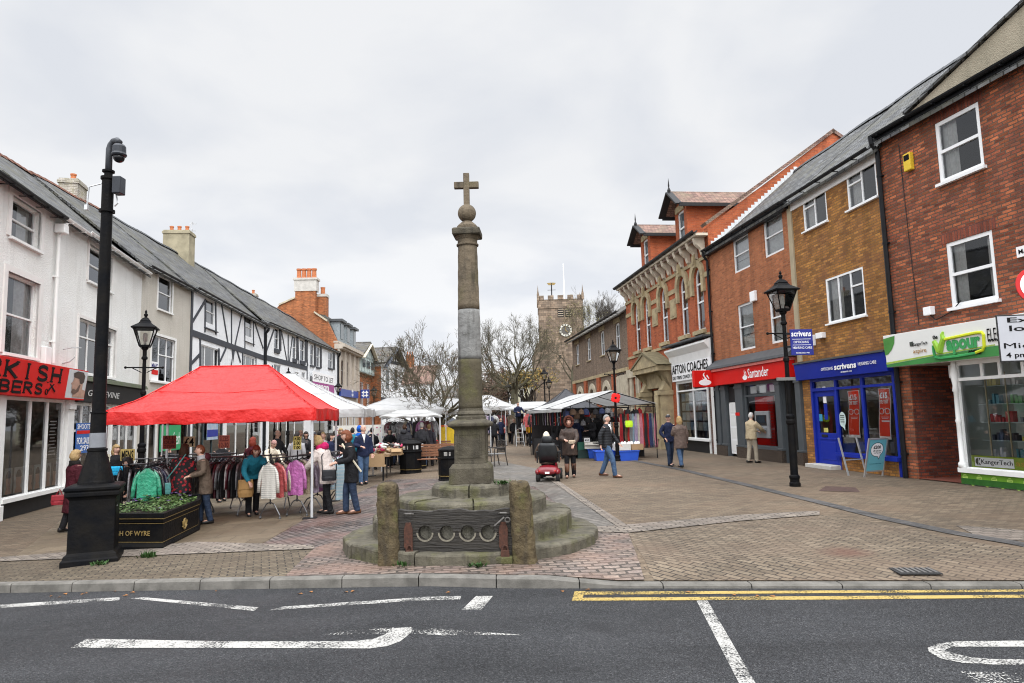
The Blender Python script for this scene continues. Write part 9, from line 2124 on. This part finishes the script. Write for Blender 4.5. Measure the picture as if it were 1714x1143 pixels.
# --- mobility scooter and its rider
sx_, sy_ = feet(921,806,.35); SRED = mk('scooter_red',(.17,.008,.014),.3,.2,4,coat=.4)
ms = thing('mobility_scooter', 'red mobility scooter with high black seat seen from behind', 'mobility scooter', (sx_,sy_,0), R_(172))
for i, (wx_, wy_) in enumerate(((-.27,.42),(.27,.42),(-.27,-.55),(.27,-.55))):
    mb = MB(); mb.T = Matrix.Translation((wx_,wy_,.15)) @ Matrix.Rotation(R_(90),4,'Y'); mb.lathe([(.09,-.05),(.14,-.05),(.155,-.03),(.155,.03),(.14,.05),(.09,.05)],18); wo = mb.build('wheel', RUBBER, ms, smooth=False); mb = MB(); mb.T = Matrix.Translation((wx_,wy_,.15)) @ Matrix.Rotation(R_(90),4,'Y'); mb.lathe([(.02,-.055),(.092,-.045),(.092,.045),(.02,.055)],14); mb.build('rim', ALU, wo)
mb = MB(); mb.loft([((0,.62,.27),(.2,0,0),(0,0,.05)),((0,.58,.30),(.28,0,0),(0,0,.1)),((0,.40,.33),(.30,0,0),(0,0,.13)),((0,.2,.3),(.27,0,0),(0,0,.1)),((0,-.05,.2),(.22,0,0),(0,0,.05))],16); mb.sphere((-.27,.42,.27),(.08,.2,.09),12,8); mb.sphere((.27,.42,.27),(.08,.2,.09),12,8); mb.build('body', SRED, ms, smooth=True)
mb = MB(); mb.box(-.22,.22,-.6,.1,.13,.19); mb.build('floor_pan', BLACKMATT, ms, bevel=.01)
mb = MB(); mb.loft([((0,-.45,.2),(.22,0,0),(0,.1,0)),((0,-.5,.4),(.2,0,0),(0,.12,0)),((0,-.48,.7),(.08,0,0),(0,.06,0))],12); mb.build('front_shroud', SRED, ms, smooth=True)
MB().tube([(0,-.48,.65),(0,-.40,.95)],.03,8).tube([(-.25,-.36,.93),(0,-.40,.95),(.25,-.36,.93)],.016,6).build('tiller', BLACK, ms)
MB().box(-.06,.06,.625,.635,.235,.285).build('number_plate', ENAMELW, ms); mb = MB(); [mb.sphere((s_*.2,.6,.3),(.04,.015,.025),8,5) for s_ in (-1,1)]; mb.build('tail_light', mk('lamp_red',(.5,.02,.01),.2), ms)
MB().box(-.25,.25,-.2,.27,.50,.60).build('seat', BLK, ms, bevel=.03); MB().box(-.05,.05,-.05,.1,.4,.5).build('seat_post', BLACK, ms)
mb = MB(); mb.loft([((0,.28,.56),(.25,0,0),(0,.06,0)),((0,.32,.75),(.27,0,0),(0,.075,0)),((0,.36,.95),(.25,0,0),(0,.07,0)),((0,.38,1.04),(.2,0,0),(0,.05,0))],16); mb.build('backrest', mk('black_vinyl',(.02,.022,.024),.35,.3,8), ms, smooth=True)
mb = MB(); mb.loft([((0,.37,1.03),(.13,0,0),(0,.05,0)),((0,.38,1.1),(.16,0,0),(0,.06,0)),((0,.39,1.2),(.14,0,0),(0,.05,0)),((0,.39,1.23),(.09,0,0),(0,.03,0))],14); mb.build('headrest', MC['black_vinyl'], ms, smooth=True)
for s_ in (-1,1): MB().box(s_*.3-.04,s_*.3+.04,-.12,.25,.76,.81).box(s_*.3-.02,s_*.3+.02,.2,.26,.5,.759).build('armrest', BLACKMATT, ms, bevel=.01)
R8 = Matrix.Rotation(R_(172),3,'Z'); o_ = R8 @ Vector((-.0,.1,0))
person('scooter rider in brown coat and fluffy cream hat', sx_+o_.x-.05, sy_+o_.y, 1.66, 172, BRN, BLK, ('white','none'), 'jacket', ('wide','wide'), 4, z=.0, seat=True, near=True, hat=('fluffy',CREAMC), bulk=1.2)
# --- black dog on the paving
dx, dy = XAT(889,41.5), 41.5; mb = MB()
mb.loft([((0,-.30,.42),(.05,0,0),(0,0,.06)),((0,-.24,.40),(.09,0,0),(0,0,.12)),((0,-.08,.40),(.095,0,0),(0,0,.125)),((0,.12,.43),(.075,0,0),(0,0,.09)),((0,.26,.43),(.07,0,0),(0,0,.09)),((0,.31,.44),(.04,0,0),(0,0,.05))],12)
mb.tube([(0,-.26,.44),(0,-.36,.55),(0,-.40,.60)],[.075,.06,.055],10); mb.loft([((0,-.36,.61),(.045,0,0),(0,0,.05)),((0,-.43,.61),(.055,0,0),(0,0,.055)),((0,-.50,.585),(.03,0,0),(0,0,.032)),((0,-.565,.575),(.022,0,0),(0,0,.02))],10)
for s_ in (-1,1):
    mb.tube([(s_*.04,-.40,.65),(s_*.055,-.39,.70),(s_*.05,-.40,.73)],[.022,.018,.004],6); mb.tube([(s_*.07,-.22,.38),(s_*.075,-.2,.22),(s_*.075,-.22,.1),(s_*.075,-.24,.02)],[.045,.03,.022,.025],8); mb.tube([(s_*.06,.24,.42),(s_*.07,.2,.28),(s_*.07,.32,.16),(s_*.07,.29,.02)],[.065,.045,.024,.026],8)
mb.tube([(0,.3,.46),(0,.42,.5),(0,.5,.58)],[.025,.02,.008],6); o = mb.build('dog', mk('dog_black',(.014,.013,.013),.6,.4,20), None, smooth=True, remesh=.014); o.location = (dx,dy,0); o.rotation_euler = (0,0,R_(70)); tag(o,'black dog standing beside the man in the grey jumper','dog')
# ================================================================ sky, sun, camera
w = bpy.data.worlds.new('World'); SC.world = w; w.use_nodes = True
nt = w.node_tree; nd = nt.nodes; bg = nd['Background']
def wn(t, **kw):
    q = nd.new('ShaderNode'+t)
    for k, v in kw.items(): setattr(q, k, v)
    return q
SUN_EL, SUN_AZ = R_(42), R_(150)
sky = wn('TexSky', sky_type='NISHITA', sun_disc=False, sun_elevation=SUN_EL, sun_rotation=SUN_AZ)
tc = wn('TexCoord'); sp = wn('SeparateXYZ'); nt.links.new(tc.outputs['Generated'], sp.inputs[0])
# flat cloud layer: project the direction onto a high plane so that clouds thin out towards the horizon
mx = wn('Math', operation='ADD'); mx.inputs[1].default_value = .22; nt.links.new(sp.outputs[2], mx.inputs[0])
dv = wn('VectorMath', operation='SCALE'); iv = wn('Math', operation='DIVIDE'); iv.inputs[0].default_value = 1; nt.links.new(mx.outputs[0], iv.inputs[1])
nt.links.new(tc.outputs['Generated'], dv.inputs[0]); nt.links.new(iv.outputs[0], dv.inputs['Scale'])
ns = wn('TexNoise'); ns.inputs['Scale'].default_value = 1.7; ns.inputs['Detail'].default_value = 6; ns.inputs['Roughness'].default_value = .47; ns.inputs['Distortion'].default_value = .25
nt.links.new(dv.outputs[0], ns.inputs['Vector'])
rp_ = wn('ValToRGB'); e = rp_.color_ramp.elements; e[0].position = .40; e[0].color = (.77,.797,.85,1); e[1].position = .56; e[1].color = (.90,.91,.93,1)
nt.links.new(ns.outputs['Fac'], rp_.inputs['Fac'])
# overcast sky: overhead raised out of view to add light, paler at the horizon
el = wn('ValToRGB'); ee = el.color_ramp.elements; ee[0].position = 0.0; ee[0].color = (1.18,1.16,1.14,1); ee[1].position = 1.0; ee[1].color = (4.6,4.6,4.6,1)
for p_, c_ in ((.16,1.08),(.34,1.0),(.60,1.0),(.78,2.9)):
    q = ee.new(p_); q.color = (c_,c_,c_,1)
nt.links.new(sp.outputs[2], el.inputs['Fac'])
mu = wn('Mix', data_type='RGBA', blend_type='MULTIPLY'); mu.inputs[0].default_value = 1; nt.links.new(rp_.outputs[0], mu.inputs[6]); nt.links.new(el.outputs[0], mu.inputs[7])
sc_ = wn('VectorMath', operation='SCALE'); sc_.inputs['Scale'].default_value = .1; nt.links.new(sky.outputs[0], sc_.inputs[0])
# cloud behind the viewer, towards the sun, brightened unseen to light the house fronts
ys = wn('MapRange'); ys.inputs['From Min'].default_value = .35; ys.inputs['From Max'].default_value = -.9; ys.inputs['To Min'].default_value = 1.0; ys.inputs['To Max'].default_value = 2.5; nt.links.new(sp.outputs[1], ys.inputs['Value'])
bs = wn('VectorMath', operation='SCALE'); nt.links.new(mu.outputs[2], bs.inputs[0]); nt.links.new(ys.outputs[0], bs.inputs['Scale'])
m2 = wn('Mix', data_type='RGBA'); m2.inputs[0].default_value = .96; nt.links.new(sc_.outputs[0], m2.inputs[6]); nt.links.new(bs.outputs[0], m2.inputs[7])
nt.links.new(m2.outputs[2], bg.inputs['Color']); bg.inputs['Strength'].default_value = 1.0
sl_ = bpy.data.lights.new('sun','SUN'); sl_.energy = 1.3; sl_.angle = R_(25); sl_.color = (1,.96,.9)
so = bpy.data.objects.new('sun', sl_); COL.objects.link(so)
so.rotation_euler = (R_(90)-SUN_EL, 0, math.pi-SUN_AZ+math.pi)
d_ = Vector((math.sin(SUN_AZ)*math.cos(SUN_EL), math.cos(SUN_AZ)*math.cos(SUN_EL), math.sin(SUN_EL)))
so.rotation_euler = d_.to_track_quat('Z','Y').to_euler()
cam = bpy.data.cameras.new('camera'); cam.sensor_width = 36; cam.lens = F_PX/1714*36; cam.clip_end = 4000; cam.clip_start = .1
co_ = bpy.data.objects.new('camera', cam); COL.objects.link(co_); co_.location = (0,0,EYE)
co_.matrix_world = Matrix.Translation((0,0,EYE)) @ Matrix.Rotation(math.pi/2+PITCH,4,'X') @ Matrix.Rotation(-ROLL,4,'Z')
SC.camera = co_
SC.view_settings.view_transform = 'Standard'; SC.view_settings.look = 'None'; SC.view_settings.exposure = 0.0; SC.view_settings.gamma = 1
SC.render.resolution_x = 1024; SC.render.resolution_y = 683
SC.cycles.filter_width = 1.1; SC.cycles.max_bounces = 6; SC.cycles.transparent_max_bounces = 16; SC.cycles.diffuse_bounces = 3; SC.cycles.glossy_bounces = 3
SC.cycles.use_adaptive_sampling = True; SC.cycles.use_denoising = True
